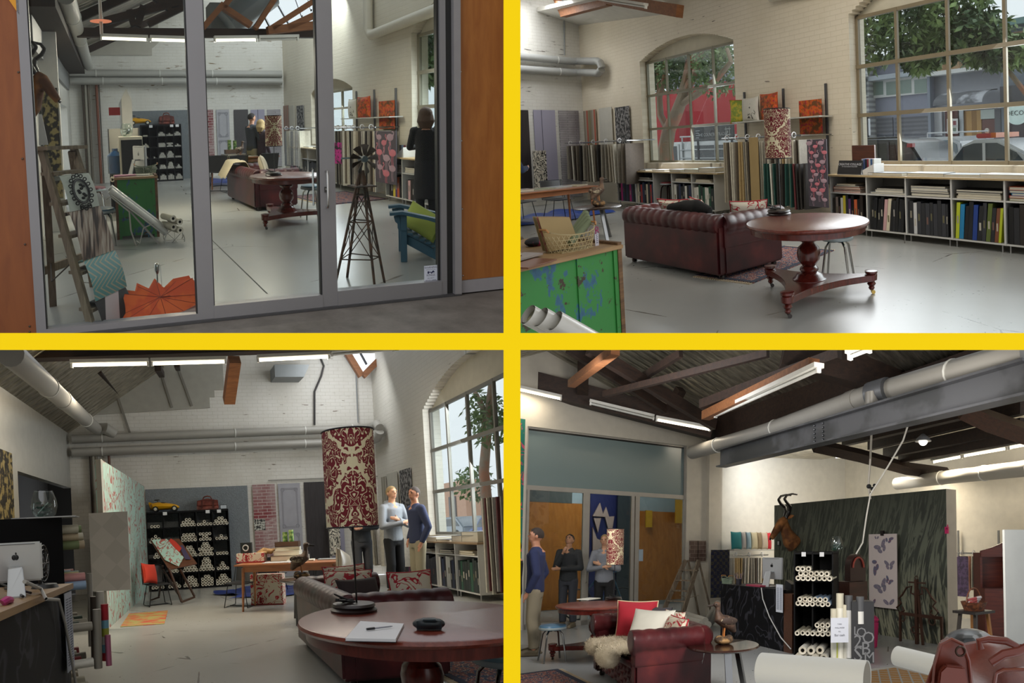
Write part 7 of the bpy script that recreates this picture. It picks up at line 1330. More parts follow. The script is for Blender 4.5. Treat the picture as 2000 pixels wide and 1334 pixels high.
for x0,y0,x1,y1,dy0,dy1 in ((318,1105,310,1165,0,.3),(352,1112,380,1165,-.2,-.3),(330,1110,355,1176,-.3,-.5),(318,1112,348,1160,0,.3)):part('leg',MB().bar(E_(x0,y0,dy0),E_(x1,y1,dy1),.035,.03),wdk,t)
part('foot_bar',MB().bar(E_(355,1176,-.5),E_(380,1166,-.3),.035,.03).bar(E_(295,1172,.2),E_(312,1166,.2),.03,.03),wdk,t)
wc=R.fl(308,1182);wire_chair('black wire sled chair with a red cushion by the easel',(wc[0],wc[1],0),.35,s=.82);cushion('orange red cushion leaning on the black chair by the easel',(wc[0]-.12,wc[1]-.02,.4),.38,.36,.15,plain('b53018',.8),rz=1.0,rx=-.25,ry=.15);
# dining table group
dz=.72;a=Vector(R.fl(456,1104,dz));b=Vector(R.fl(612,1099,dz));c_=Vector(R.fl(690,1086,dz));dr=math.atan2((b-a).y,(b-a).x)+.02;dn=Vector((-math.sin(dr),math.cos(dr),0));du=Vector((math.cos(dr),math.sin(dr),0));DL=(c_-a).dot(du)*.98;dining_table('teak dining table with tapered legs in the middle of the room',(a.x,a.y,0),dr,DL,.8,dz)
def ond(x,y,z=0.):q=a+du*x+dn*y;return (q.x,q.y,dz+.002+z)
for i,(x_,y_,lab,cc,w2,d2,h2) in enumerate(((.42,.1,'white open brochure','c9c9c9',.42,.25,.01),(.75,.35,'white catalogue','e0ddd2',.42,.25,.02),(1.2,.5,'grey folded leaflet','9a9fa4',.3,.2,.015),(.45,.5,'black box file','141416',.6,.25,.09),(.5,.52,'thick cream sample book','d8cdb4',.42,.24,.07),(.52,.54,'pale green sample book','9a9fa4',.4,.22,.06))):book_flat(lab+' lying on the teak dining table',ond(x_,y_,(0,0,0,0,.092,.163)[i]),dr+.1*(i % 2),w2,d2,h2,cc)
solo('wooden_crate','small wooden crate on the stacked sample books','crate',MB().box(0,.38,0,.18,0,.012).box(0,.38,0,.01,0,.08).box(0,.38,.17,.18,0,.08).box(0,.01,0,.18,0,.08).box(.37,.38,0,.18,0,.08),wood('3f2c22','5a4030'),ond(.52,.55,.225),dr)
for i in range(2):solo('green_can',f'tall green floral canister in the crate on the dining table, {("left","right")[i]}','canister',MB().lathe([(.001,0),(.04,0),(.04,.22+.03*i),(.001,.22+.03*i)],n=18),blotch('3f6b2f','9ab06a',20),ond(.68+.1*i,.62,.238))
for i in range(2):
    t=thing('patterned_box',f'{("upper","lower")[i]} red and white scroll print gift box under and on the table','box',ond(-.1+.12*i,.45,0) if i==0 else (a.x+.3,a.y+.75,.0),dr);part('carton',MB().box(0,.46 if i==0 else .55,0,.2,0,.15 if i==0 else .5),redprint,t,bevel=.004);part('lid_edge',MB().box(-.004,.464 if i==0 else .554,-.004,0,.0,.02).box(.15,.18,-.006,0,.03,.13),plain('8f1822',.6),t)
solo('alarm_clock','black square clock with a round white dial on the scroll print box','clock',MB().box(-.09,.09,0,.08,0,.17).mat(1).ring((0,-.004,.085),.045,.01,20,6,'y'),[plain('121214',.4),plain('b9b9b9',.5)],ond(.05,.5,.15),dr);solo('driftwood','piece of pale driftwood beside the clock','ornament',remesh(MB().tube([(0,0,.03),(.12,.02,.08),(.24,0,.06),(.32,.04,.1)],[.03,.05,.045,.02],10).ball((.1,0,.04),(.1,.06,.03)),.01,1),blotch('8a6a44','b08c60',9),ond(.2,.6,.1),dr)
sc_=s3(496,518,1014,1036,'small black and white photo on a stand in front of the brick print',blotch('1c1c1c','a8a8a0',22,.46,.54,.6),-1.4)
for i,(px_,py_,rz_,lab) in enumerate(((497,1192,dr-.1,'black wire sled chair at the left end of the teak table'),(562,1168,dr+3.,'black wire sled chair on the far side of the teak table'),(660,1148,dr+1.9,'black wire sled chair with a champagne cushion right of the table'))):
    wc=R.fl(px_-25,py_-6);wire_chair(lab,(wc[0],wc[1]+.1,0),rz_,s=.85)
cushion('champagne satin cushion on the chair right of the table',tuple(R.pt(673,1128,8.1)),.42,.4,.15,plain('8f8676',.35),rz=.9,rx=-.15,ry=.35)
bs_=R.fl(440,1172);solo('blue_sheet','crumpled bright blue plastic sheet spread below the dining table','sheet',MB().grid(lambda u,v:(u*2.7+.25*math.sin(v*7),v*1.4+.12*math.sin(u*15)-.1,.02+.06*abs(math.sin(u*14+v*6)*math.sin(v*11))),30,16),plain('122a6e',.4),(bs_[0]+.05,bs_[1]+.1,0))
# side table, duck
tp=R.fl(586,1131,.56);t=thing('side_table','round dark side table with the carved duck beside the sofa','table',(tp[0],tp[1],0));tr_=(R.fl(633,1131,.56)[0]-R.fl(540,1131,.56)[0])/2
part('table_top',MB().lathe([(.001,.535),(tr_*.95,.535),(tr_,.55),(tr_*.96,.56),(.001,.56)],n=40),plain('2c1a18',.2),t);lf=R.fl(563,1240)
for i,(lx,ly) in enumerate(((-.12,-.3),(.28,.1),(-.05,.3))):part('leg',MB().tube([(lx*.5,ly*.5,.535),(lx,ly,0)],[.03,.014],10),plain('17110f',.4),t)
duck('brown carved duck on a pebble stump on the round side table',(tp[0]+.02,tp[1],.56),0,.98)
# round table, lamp and what lies on it
tc=Vector(R.fl(790,1212,.74));tr=.5*(Vector(R.fl(1002,1215,.74))-Vector(R.fl(581,1215,.74))).length;n_f=R.fl(790,1172,.74)[1];n_n=R.fl(790,1262,.74)[1];tr=(n_f-n_n)/2*.98;tc=Vector(((R.fl(581,1216,.74)[0]+tr*.99),(n_f+n_n)/2,0))
round_table('large round mahogany pedestal table in the foreground',tuple(tc),tr,.74,.6,.6)
lp=R.fl(691,1194,.74);sr=.5*abs(R.aty(748,1028,lp[1])[0]-R.aty(667-0,1028,lp[1])[0]);sr=.5*(R.aty(749,950,lp[1])[0]-R.aty(651,950,lp[1])[0]);zs=R.aty(710,1028,lp[1])[2]-.74;ze=R.aty(697,842,lp[1])[2]-.74
lamp('large red and cream damask drum lamp on the foreground table',(lp[0],lp[1],.74),0,sr,ze-zs,zs,sr*.88)
nb=[Vector(R.fl(*p,.745)) for p in ((675,1250),(773,1252),(789,1221),(704,1216))];o=nb[0];t=thing('notebook','open blank white notebook lying on the foreground table','notebook',tuple(o-Vector((0,0,.004))))
part('page_block',MB().prism([tuple(p-o) for p in nb],(0,0,.012)),plain('dcdce0',.6,var=.02),t);part('back_cover',MB().prism([tuple((p-o)*1.015+Vector((-.004,-.002,-.003))) for p in nb],(0,0,.003)),plain('1a1a1e',.5),t)
pa=Vector(R.fl(716,1229,.762));pb=Vector(R.fl(767,1223,.762));t=thing('pen','clear ballpoint pen with black cap on the notebook','pen',tuple(pa));part('cap',MB().tube([(0,0,.0),(pb-pa)*.3],.006,10),plain('101014',.3),t);part('barrel',MB().tube([(pb-pa)*.3,(pb-pa)*.93,pb-pa],[.004,.0035,.001],8),plain('8a8c96',.2),t)
gc=R.fl(838,1230,.742);t=thing('glasses_case','dark teal zip case on the foreground table','case',gc,-.35);part('case_body',remesh(MB().ball((0,0,.028),(.075,.042,.028)).box(-.055,.055,-.03,.03,.005,.048),.005,3),plain('101d22',.5),t);part('flap',MB().box(-.03,.035,-.043,.02,.045,.054),plain('1b2a30',.5),t,bevel=.004)
s0_=Vector(R.fl(975,1275,.5));stool('light blue stool cut by the right edge',(s0_.x+.03,s0_.y-.0,0),'6d8790',.5,.17)
# sofa: back rolls away from the viewer at the left of the table
sF=Vector(R.fl(578,1256));sN=sF+(Vector(R.fl(652,1334))-sF).normalized()*1.9;D3=.9
so3=sofa_at('oxblood leather tufted sofa behind the foreground table',sN,sF,D3,.72);q3=PLACE[so3.name];d3=Vector((math.cos(q3[3]),math.sin(q3[3])));e3=Vector((-math.sin(q3[3]),math.cos(q3[3])))
oS=lambda x,y,z:on_sofa(x,y,z,q3,d3,e3)
cushion('red edged cream print cushion at the far arm of the sofa',oS(1.45,.42,.44),.5,.42,.15,redprint,rz=q3[3]-PI/2+.3,rx=-.3,piping=redp);cushion('red and cream scroll cushion in the middle of the sofa',oS(1.15,.5,.44),.46,.42,.15,redprint,rz=q3[3]-PI/2-.3,rx=-.5,piping=redp);cushion('dark brown cushion leaning on the scroll cushion',oS(.9,.45,.42),.42,.38,.14,plain('33282a',.8),rz=q3[3]-PI/2+.2,rx=-.5);cushion('red edged cushion peeking right of the lamp pole',oS(.7,.05,.44),.42,.38,.15,redprint,rz=q3[3]-PI/2+.1,rx=-.2,piping=redp)
rp=R.fl(840,1300);rug('blue and terracotta patterned rug at the bottom right',(rp[0],rp[1]-1.0,.002),.05,2.2,2.2)
# men
def man(label,px_,py_,ph,rz,*a_,**k_):b_=R.fl(px_,py_);return person(label,(b_[0],b_[1],0),rz,R.up(px_,ph,b_),*a_,**k_)
man('man in a light grey hooded sweatshirt with folded arms, facing the viewer',775,1160,949,PI+.35,'7d8186','0e0e10','8a7450','crossed','5a3a22',hood=True,skin='b98a6c');man('man in a navy jumper and khaki trousers seen side-on, facing left',822,1167,950,PI/2+.1,'222a44','857d66','2a211c','pocket','5c5038',skin='a8765c',head=(.3,0));man('man in dark grey clothes mostly hidden behind the damask lamp',712,1160,955,PI+.1,'33363b','3a3b40','241c18','chin','6d6048',head=(-.3,0))
# counter, computer, fan and the tall black bookcase at the left
cz=1.0;k1=Vector(R.fl(131,1140,cz));k0=Vector(R.fl(0,1191,cz));d=(k1-k0).normalized();crz=math.atan2(d.y,d.x);st0=k0-d*.8
cdm=NB('black_damask',.6,0.,.12);f=cdm.noise(3.5,1.5,cdm.scale(cdm.co,(1,1,.6)),.5,1.8);cdm.col(cdm.ramp(f,(.44,'0d0d10'),(.46,'303036'),(.5,'303036'),(.52,'0d0d10')));cdm=cdm.m
t=thing('shop_counter','tall counter clad in black damask with a timber top','counter',(st0.x,st0.y,0),crz);CL=(k1-st0).length;part('front_cladding',MB().box(0,CL,0,.06,0,cz-.03),cdm,t);part('carcass',MB().box(0,CL,.06,1.0,0,cz-.03),plain('0d0d0f',.6),t);part('counter_top',MB().box(-.02,CL+.02,-.03,1.02,cz-.03,cz),wood('7a5c38','96754a'),t)
nt=Vector(R.fl(131,1140,cz));A_=Wall(k0,k1);p0=A_.hit(117,1149);p1=A_.hit(139,1220);t=solo('price_list','long white printed price list hanging on the counter side','paper',MB().box(0,.16,-.004,0,0,.42),plain('a8acba',.7,var=.03),A_.at(A_.hit(118,1180)[0],-.02,cz-.46),A_.rz)
tx=MB()
for i in range(26):tx.box(.02,.07,-.005,-.004,.03+.014*i,.037+.014*i).box(.09,.14,-.005,-.004,.03+.014*i,.037+.014*i)
part('printed_lines',tx,plain('5d6070',.7),t)
ci=Vector(R.fl(20,1163,cz));computer('silver all-in-one computer turned away on the damask counter',(ci.x+.03,ci.y,cz),.3,.44)
ap_=MB().tube([R.fl(48,1136,cz+.1),R.fl(80,1150,cz+.02),R.fl(90,1170,cz),(lambda q:(q[0],q[1],q[2]))(A_.at(A_.hit(98,1160)[0],-.04,cz-.05)),A_.at(A_.hit(112,1220)[0],-.04,A_.hit(112,1220)[1]),A_.at(A_.hit(145,1315)[0]-.02,-.05,.12)],.008,8);solo('power_cable','white power cable hanging down the black counter','cable',ap_,plain('98958f',.5))
for i,(x0,y0,x1,y1,c_) in enumerate(((2,1140,45,1165,'131315'),(10,1150,60,1158,'131315'),(38,1160,44,1152,'8f1c1c'),(20,1172,5,1178,'a3246a'))):solo('cable_clutter',f'{("black cable across the counter","second black cable on the counter","red plug on the counter","pink ribbon end on the counter")[i]}','cable',MB().tube([R.fl(x0,y0,cz+.01),R.fl((x0+x1)/2,(y0+y1)/2-3,cz+.02),R.fl(x1,y1,cz+.01)],.006 if i<2 else .016,8),plain(c_,.5))
fp=Vector(R.fl(88,1148,cz));t=thing('desk_fan','small black desk fan behind the computer','fan',(fp.x,fp.y,cz),crz);f=MB();blkp=plain('0f0f10',.4)
for k in range(4):f.ring((0,.0,.13),.095-.022*k,.003,22,5,'y')
for k in range(12):an=k*PI/6;f.tube([(0,-.01,.13),(.095*math.cos(an),0,.13+.095*math.sin(an))],.0018,4)
part('guard',f,blkp,t);part('base',MB().lathe([(.001,0),(.07,0),(.06,.02),(.001,.025)]).tube([(0,.02,.02),(0,.03,.12)],.012,8).lathe([(.001,0),(.03,0),(.03,.06),(.001,.06)],(0,.0,.13),14,'y'),blkp,t)
for k in range(3):an=k*2*PI/3;part('blade',MB().prism([(0,.01,.13),(.075*math.cos(an),.01,.13+.075*math.sin(an)),(.07*math.cos(an+.7),.02,.13+.07*math.sin(an+.7))],(0,.004,0)),plain('1c1c1e',.3),t)
bz=R.H-.0;kB=Vector(R.pt(120,1010,3.9));hB=kB.z;kA=Vector(R.pt(18,1014,3.75));t=thing('tall_bookcase','tall black bookcase with wallpaper rolls poking out of its side','shelf',(kA.x-.1,kA.y,0),math.atan2(kB.y-kA.y,kB.x-kA.x));bl=plain('0b0b0d',.55,spec=.15);BL=(kB-kA).length+.1;BD=(Vector(R.pt(163,1015,4.75))-kB).length*.95
part('back_panel',MB().box(0,BL,0,.02,0,hB),bl,t);part('side_panel',MB().box(0,BL,BD-.02,BD,0,hB),bl,t);part('divider',MB().box(0,BL,BD*.5-.01,BD*.5+.01,0,hB),bl,t)
lv=[0.0,.3,.56,.86,1.15,hB-.02]
for z in lv:part('shelf_board',MB().box(0,BL,.02,BD-.02,z,z+.02),bl,t)
part('inner_panel',MB().box(0,.03,.02,BD-.02,0,hB),bl,t)
for k in range(2):part('paper_tag',MB().box(BL,BL+.004,BD*(.12+.5*k),BD*(.12+.5*k)+.05,hB-.07,hB-.01),plain('b9b9c0',.7),t)
pr=PLACE[t.name];cc_,ss_=math.cos(pr[3]),math.sin(pr[3])
def inB(x,y,z):return (pr[0]+cc_*x-ss_*y,pr[1]+ss_*x+cc_*y,z)
LVN=('bottom','second','third','fourth','top')
rrp={}
for j,(n_,rws,cs_) in enumerate(((0,(5,4),('a8a08c','b9b4a4','c2bca8')),(1,(6,),('d6d3c9','8c2c34','6d675d')),(2,(7,),('9a9488','4c5c52','b9b4a4')),(3,(6,5),('8fa6c0','c98e8a','c9bd7a','7fa098')),(4,(7,6,4),('6d7a52','b9a88c','c2bca8')))):
    rad=.05 if j==0 else .032
    for q,cnt in enumerate(rws):
        for i in range(cnt):
            c_=cs_[(i+q) % len(cs_)];y_=.05+rad+(BD-.12-2*rad)*i/max(1,cnt-1);o_=make_roll(rad,.27,c_,'c2b394',axis='x',loc=inB(BL-.12+.04*math.sin(i*3+j),y_+.02*(q % 2),lv[j]+.022+rad+q*rad*1.8),rz=pr[3],label=f'{WN.get(c_, "patterned")} wallpaper roll poking out of the bookcase, {LVN[j]} shelf',group=f'rolls on the {LVN[j]} shelf of the tall bookcase')
            for ch in o_.children:  # the far end of the roll is the one that shows
                pass
vs=Vector(R.pt(87,1006,3.95));vase('round glass vase holding a green scarf on the tall bookcase',(vs.x,vs.y+.0,hB),.09);solo('paper_stack','stack of white papers under the glass vase','papers',MB().box(-.2,.22,-.1,.12,0,.008),plain('a8a8a6',.7),(vs.x,vs.y,hB-.001),.1)
for i,(px_,yb_,yt_,r_,c_,dist,lab) in enumerate(((178,1262,1120,.022,'a09c94',4.6,'grey patterned'),(186,1285,1165,.03,'5a5048',4.4,'brown'),(198,1262,1155,.032,'c2beb4',4.35,'white'),(207,1290,1180,.028,None,4.2,'multicoloured striped'),(213,1300,1240,.022,'a8607a',4.15,'pink'),(192,1305,1190,.03,'8f8a80',4.1,'taupe'))):
    b_=R.pt(px_,yb_,dist);e_=R.pt(px_-3,yt_,dist+.02);m_=plain(c_,.5) if c_ else stripes(('a8222c','6fa0b4','c9c9c0','9aa03c','6fa0b4','a8222c'),.06,'z');zb_=max(.01,b_.z)
    t=thing('wallpaper_roll',f'{lab} wallpaper roll standing upright beside the tall bookcase','wallpaper roll',(b_.x,b_.y,zb_),0,None);part('paper',MB().tube([(0,0,0),(e_.x-b_.x,e_.y-b_.y,e_.z-zb_)],r_,18),m_,t)
# hanging samples and shelving by the window at the right
cx0=W3.hit(853,1110,-.42)[0];cx1=W3.hit(890,1110,-.42)[0];cx2=W3.hit(935,1110,-.42)[0];zt_=W3.hit(890,1062,-.42)[1];zb_=W3.hit(890,1153,-.42)[1];zm_=W3.hit(890,1084,-.42)[1];e0=W3.hit(775,1110,-.42)[0]
cube_shelf('white cube shelving with binders below the window',W3.at(e0,-.42,0),W3.rz,[(cx0-e0)/2,(cx0-e0)/2,cx1-cx0,cx2-cx1],zb_,zt_,zm_,.4);solo('worktop','timber worktop below the window at the right','worktop',MB().box(-.05,cx2-e0+.05,-.03,.41,0,.03),plain('93795a',.5),W3.at(e0,-.42,zt_),W3.rz)
for i,(u0_,u1_,cs_) in enumerate(((e0,(e0+cx0)/2,['b4237a','141416','141416','27324f']),((e0+cx0)/2,cx0,['141416','26272b']),(cx0,cx1,['d9d6cc','141416','27324f','1d1e22','e0ddd2']),(cx1,cx2,['202a26','24503a','202a26','202a26']))):books_standing(W3.at(u0_+.05,-.4,zb_+.025),W3.rz,u1_-u0_-.1,zm_-zb_-.06,.3,cs_,where=f'in the {BN[i]} bay by the men',t=(.05,.09));books_flat(W3.at(u0_+.05,-.4,zm_+.012),W3.rz,0,.3,[('141416' if i<3 else 'a89a78',(u1_-u0_)*.7,.03,.03),('26272b' if i<3 else 'a89a78',(u1_-u0_)*.6,.03,.05)],f'in the {BN[i]} upper cubby by the men')
for i,(px_,lab,c_,w2,h2) in enumerate(((848,'stack of white sample books','c9c9c9',.4,.07),(868,'dark covered sample book','33343a',.5,.03),(900,'black sample case','141416',.7,.1),(920,'black portfolio','1d1e22',.5,.16))):u_=W3.hit(px_,1055,-.3)[0];book_flat(lab+' on the worktop by the window',W3.at(u_-.15,-.38,zt_+.031),W3.rz,w2,.3,h2,c_)
hanging_rack('end of a sample rail at the right edge',W3,(944,1000),(975,965),(1150,1175),9,('8c877d','b9b6ae','5b2226','4c4238','cfc9b8'),.4,-.7,'at the right edge',12,rail=False,group='samples at the right edge');hanging_rack('second rail of samples behind the men',W3,(716,768),(1030,1026),(1105,1107),9,('8c877d','cfc9b8','b9b6ae','4c4238'),.4,-.8,'behind the men',13,rail=False,group='samples behind the men')
wq=lambda x,y,off=3.:(lambda h_:W3.at(h_[0],off,h_[1]))(W3.hit(x,y,off))
leafy('pale trunked street tree outside the window',[(wq(945,800),(.5,.5,.6)),(wq(925,940),(.5,.5,.5)),(wq(960,830),(.6,.5,.6))],None,900,21,('4f6a3a','7f9a5c'),.2,trunk=[(wq(958,1090),wq(952,1000),wq(945,920),wq(950,860),wq(957,790),wq(965,700),.16),(wq(950,860),wq(945,800),wq(922,755),.1),(wq(975,1030),wq(990,950),.14)],trunkc=('9a8a78','b0785c'))
for i,(x0,x1,c_) in enumerate(((845,905,'9aa4ae'),(915,975,'2f4f9a'))):
    h0=W3.hit(x0,1040,5.);h1=W3.hit(x1,1040,5.);ht_=W3.hit(x0,1012,5.)[1];t=thing('car',('silver','blue')[i]+' car parked outside the window','car',W3.at(h0[0],5.,h0[1]-.5),W3.rz);L=h1[0]-h0[0];H=ht_-h0[1]+.5
    part('body',MB().prism([(0,0,.2),(0,0,H*.6),(L*.25,0,H*.7),(L*.4,0,H),(L*.8,0,H),(L,0,H*.65),(L,0,.2)],(0,1.5,0)),plain(c_,.2),t,bevel=.04);part('side_window',MB().prism([(L*.3,-.01,H*.68),(L*.43,-.01,H*.93),(L*.76,-.01,H*.93),(L*.9,-.01,H*.68)],(0,.01,0)),plain('2c3438',.1),t)
    for x in (.2,.8):part('wheel',MB().lathe([(.001,-.02),(.3,-.02),(.3,.15),(.001,.15)],(L*x,.02,.3),20,'y'),plain('161616',.7),t)
h0=W3.hit(868,1000,8.);solo('street_building','pale brown shop front beyond the parked cars','building',MB().box(0,2.2,0,1,0,2.6).mat(1).box(.6,1.3,-.05,0,0,1.9),[plain('c9a28a',.8),plain('6f6a68',.6)],W3.at(h0[0],8.,h0[1]-1.2),W3.rz)
area(W3.at(wA+1.5,.05,2.3),W3.at(wA+1.,-3,.5),2.6,170,(.95,.98,1),2.2);area(B3.at(B3.len-1.4,-1.2,4.7),B3.at(B3.len-1.3,0,3.),1.2,35,(.95,.98,1))
# ================================================================== bottom-right set: looking back past the sofa to the shop front and the counter
CUR[0]=R=R4
fy=R.fl(1334,1206)[1];F4=Wall((R.aty(1018,1100,fy)[0]-.3,fy),(R.aty(1384,1100,fy)[0]+.35,fy));mf=R.fl(1852,1262);MX=mf[0];M4=Wall((MX,mf[1]+4.2),(MX,mf[1]));hx=lambda x,y,o=0.:F4.hit(x,y,o)
struct('floor',MB().box(-2,MX+9,.4,fy+3,-.1,0),concrete('a4a6a6','969898'))
Gb=[hx(1027,960)[0],hx(1342,900)[0]];z1_=(hx(1030,826)[1]+hx(1342,876)[1])/2;z0_=(hx(1025,942)[1]+hx(1342,971)[1])/2
solo('wall_front',None,None,wall_mesh(0,F4.len,0,7,[(Gb[0],Gb[1],0,z1_,0)],.2),plain('bdb7aa',.75),F4.loc,F4.rz,kind='structure')
A_=hx(1018,900,-.05);solo('wallpaper_sheet','tall teal and pink print wallpaper strip at the left edge','wallpaper',MB().box(-.4,hx(1024,900,-.05)[0]-A_[0],0,.02,0,hx(1020,818,-.05)[1]),blotch('1f6a5c','b04a62',4,.56,.6,.6,dist=2.),F4.at(A_[0],-.05,0),F4.rz)
al4=plain('a39f98',.4,.3);o=solo('window_6',None,None,MB().box(Gb[0],Gb[1],.05,.1,z0_-.09,z0_).box(Gb[0],Gb[1],.06,.08,z1_-.03,z1_).box(Gb[0]-.02,Gb[0]+.03,.04,.1,0,z1_).box(Gb[1]-.05,Gb[1],.04,.1,0,z1_),al4,F4.loc,F4.rz,kind='structure')
gl4=NB('frosted_transom',.2).col('718080').m;part('window_pane',MB().box(Gb[0]+.03,Gb[1]-.03,.08,.09,z0_,z1_-.03),gl4,o);part('gasket',MB().box(Gb[0]+.02,Gb[1]-.02,.07,.1,z1_-.06,z1_-.03).box(Gb[1]-.05,Gb[1]-.02,.07,.1,z0_,z1_),blk,o)
for i,(x0,x1) in enumerate(((1027,1032),(1138,1143),(1143,1151),(1233,1239),(1241,1249),(1336,1342))):part('door_frame',MB().box(hx(x0,1090)[0],hx(x1,1090)[0],.03,.1,0,z0_-.09),al4,o)
part('glass_pane',MB().box(Gb[0],Gb[1],.06,.066,.08,z0_-.09),glass('c9d0ce',.06),o);part('bottom_rail',MB().box(Gb[0],Gb[1],.03,.1,0,.1),al4,o)
hh=hx(1147,1110,-.05);solo('pull_bar','chrome D-shaped pull handle on the aluminium shop door','door handle',MB().tube([(0,.05,.14),(0,-.05,.13),(0,-.05,-.13),(0,.05,-.14)],.011,8),chrome,F4.at(hh[0],0,hx(1147,1125)[1]),F4.rz)
# outside the shop front: ply hoarding, painted star boards, yellow sign
O4=3.4
def ob(label,x0,y0,x1,y1,m,off=O4,cat='board',name='hoarding_board',poly=None,d=.06):
    if poly:q=[F4.hit(px_,py_,off) for px_,py_ in poly];b0=q[0];return solo(name,label,cat,MB().prism([(u-b0[0],0,z-b0[1]) for u,z in q],(0,d,0)),m,F4.at(b0[0],off,b0[1]),F4.rz)
    a=F4.hit(x0,(y0+y1)/2,off);b=F4.hit(x1,(y0+y1)/2,off);zt=F4.hit((x0+x1)/2,y0,off)[1];zb=F4.hit((x0+x1)/2,y1,off)[1];return solo(name,label,cat,MB().box(0,b[0]-a[0],0,d,0,zt-zb),m,F4.at(a[0],off,zb),F4.rz)
ob('orange plywood hoarding outside, left of the door',1000,981,1152,1205,ply);ob('orange plywood hoarding outside, right of the door',1245,1000,1360,1172,ply,O4-.1);ob('dark grey wall above the left plywood',1000,905,1118,981,plain('4c4e4c',.8));ob('pale grey wall strip above the plywood',1118,905,1360,1002,plain('9aa6ad',.8),O4+.1)
ob('white skirting under the plywood',1230,1172,1360,1182,plain('8f9092',.7),O4-.12);ob('navy painted board behind the door',1151,960,1240,1215,plain('1c2150',.6),O4-.15)
for i,pl in enumerate((((1158,1008),(1172,982),(1178,1004),(1184,990),(1190,1010)),((1160,1012),(1174,1012),(1168,1040)),((1182,1010),(1200,1008),(1196,1035),(1190,1040)),((1158,1030),(1166,1052),(1180,1058),(1172,1090),(1158,1090)))):ob(f'pale pink star shard painted on the navy board, {BN[i]} of four',0,0,0,0,plain('a08880',.7),O4-.22,'artwork','painted_shard',pl)
ob('dark door leaf standing open outside',1205,965,1232,1200,plain('2c3238',.3),O4-.3);ob('yellow sign on the hoarding at the right pane',1320,976,1338,1022,plain('c8921c',.5),O4-.3,'sign','yellow_sign');ob('small yellow poster on the right pane hoarding',1262,997,1274,1030,plain('b98a1c',.6),O4-.3,'poster','poster');ob('small pale blue notice taped to the glass',1248,1073,1256,1096,plain('8a9aa8',.6),.02,'notice','notice',d=.004)
struct('ground',MB().box(-6,8,.2,5,-.12,-.02),plain('5c5854',.8),F4.loc)
# column, neighbour room, walls
A_=hx(1384,1000,-.1)[0];B_=hx(1406,1000,-.1)[0];solo('column',None,None,MB().box(A_,B_,-.12,.2,0,hx(1395,872,-.1)[1]),plain('c4beb1',.7),F4.loc,F4.rz,kind='structure')
nW=Wall((F4.at(B_)[0],fy+.1),(F4.at(B_)[0]+16,fy+.1));solo('wall_back',None,None,MB().box(0,16,0,.2,0,7),plain('d8d5cb',.8),nW.loc,nW.rz,kind='structure')
mz=M4.hit(1854,954)[1];mu_=NB('tree_mural',.75);o_=mu_.sep();f=mu_.noise(5,3,mu_.comb(mu_.math('ADD',mu_.math('MULTIPLY',o_[0],2.6),mu_.math('MULTIPLY',mu_.math('SINE',mu_.math('MULTIPLY',o_[2],1.7)),.5)),mu_.math('MULTIPLY',o_[2],.32)),.6,1.2);g2=mu_.noise(1.4,4);mu_.col(mu_.mix(mu_.ramp(f,(.46,0),(.54,1)),mu_.ramp(g2,(.35,'2a2d27'),(.6,'383c33')),mu_.ramp(mu_.math('MULTIPLY',o_[2],.36),(.0,'86856f'),(.5,'5f6354'),(1.,'3a3e35'))))
mu0=M4.hit(1512,1100)[0];t=solo('mural_wall','long partition papered with a dark sepia tree mural','partition',MB().box(min(mu0,0),M4.len,0,.25,0,mz),mu_.m,M4.loc,M4.rz);part('end_board',MB().box(M4.len,M4.len+.004,-.002,.26,0,mz),plain('9d968a',.7),t)
BX=MX+3.4;solo('wall_right',None,None,MB().box(BX,BX+.2,.5,fy+.2,0,7),plain('d6cfbe',.8),kind='structure')
# roof: foil, dark trusses, steel beam, pipes, tubes
def P4(x,y,d):return Vector(R.pt(x,y,d))
rq=hx(1392,862);rp_=hx(1068,686);rd_=Vector((rq[0]-rp_[0],0,rq[1]-rp_[1]));rn_=Vector((-rd_.z,0,rd_.x)).normalized()
solo('ceiling',None,None,MB().prism([(rp_[0]-3,0,rp_[1]-1.5),(rp_[0],0,rp_[1]),(rq[0]+.5,0,rq[1]-.3),(rq[0]+3.4,0,rq[1]-.1),(rq[0]+3.4,0,rq[1]),(rq[0]+.5,0,rq[1]-.2),(rp_[0],0,rp_[1]+.1),(rp_[0]-3,0,rp_[1]-1.4)],(0,-fy+1,0)),foil(),F4.loc,F4.rz,kind='structure')
def PR(x,y,d):  # a point seen at x, y kept just under the foil roof
    o=Vector((0,0,R.H));r=R.ray(x,y);pw=Vector(F4.at(rp_[0],0,rp_[1]));n=(F4.d*rn_.x+Vector((0,0,rn_.z)));k=r.dot(n);t_=(pw-o).dot(n)/k if abs(k)>1e-6 else 99;return P4(x,y,min(d,t_*.97) if t_>0 else d)
solo('ceiling',None,None,MB().prism([(MX-1,1,4.6),(MX+9,1,5.9),(MX+9,1,6.),(MX-1,1,4.7)],(0,fy,0)),foil(),kind='structure')
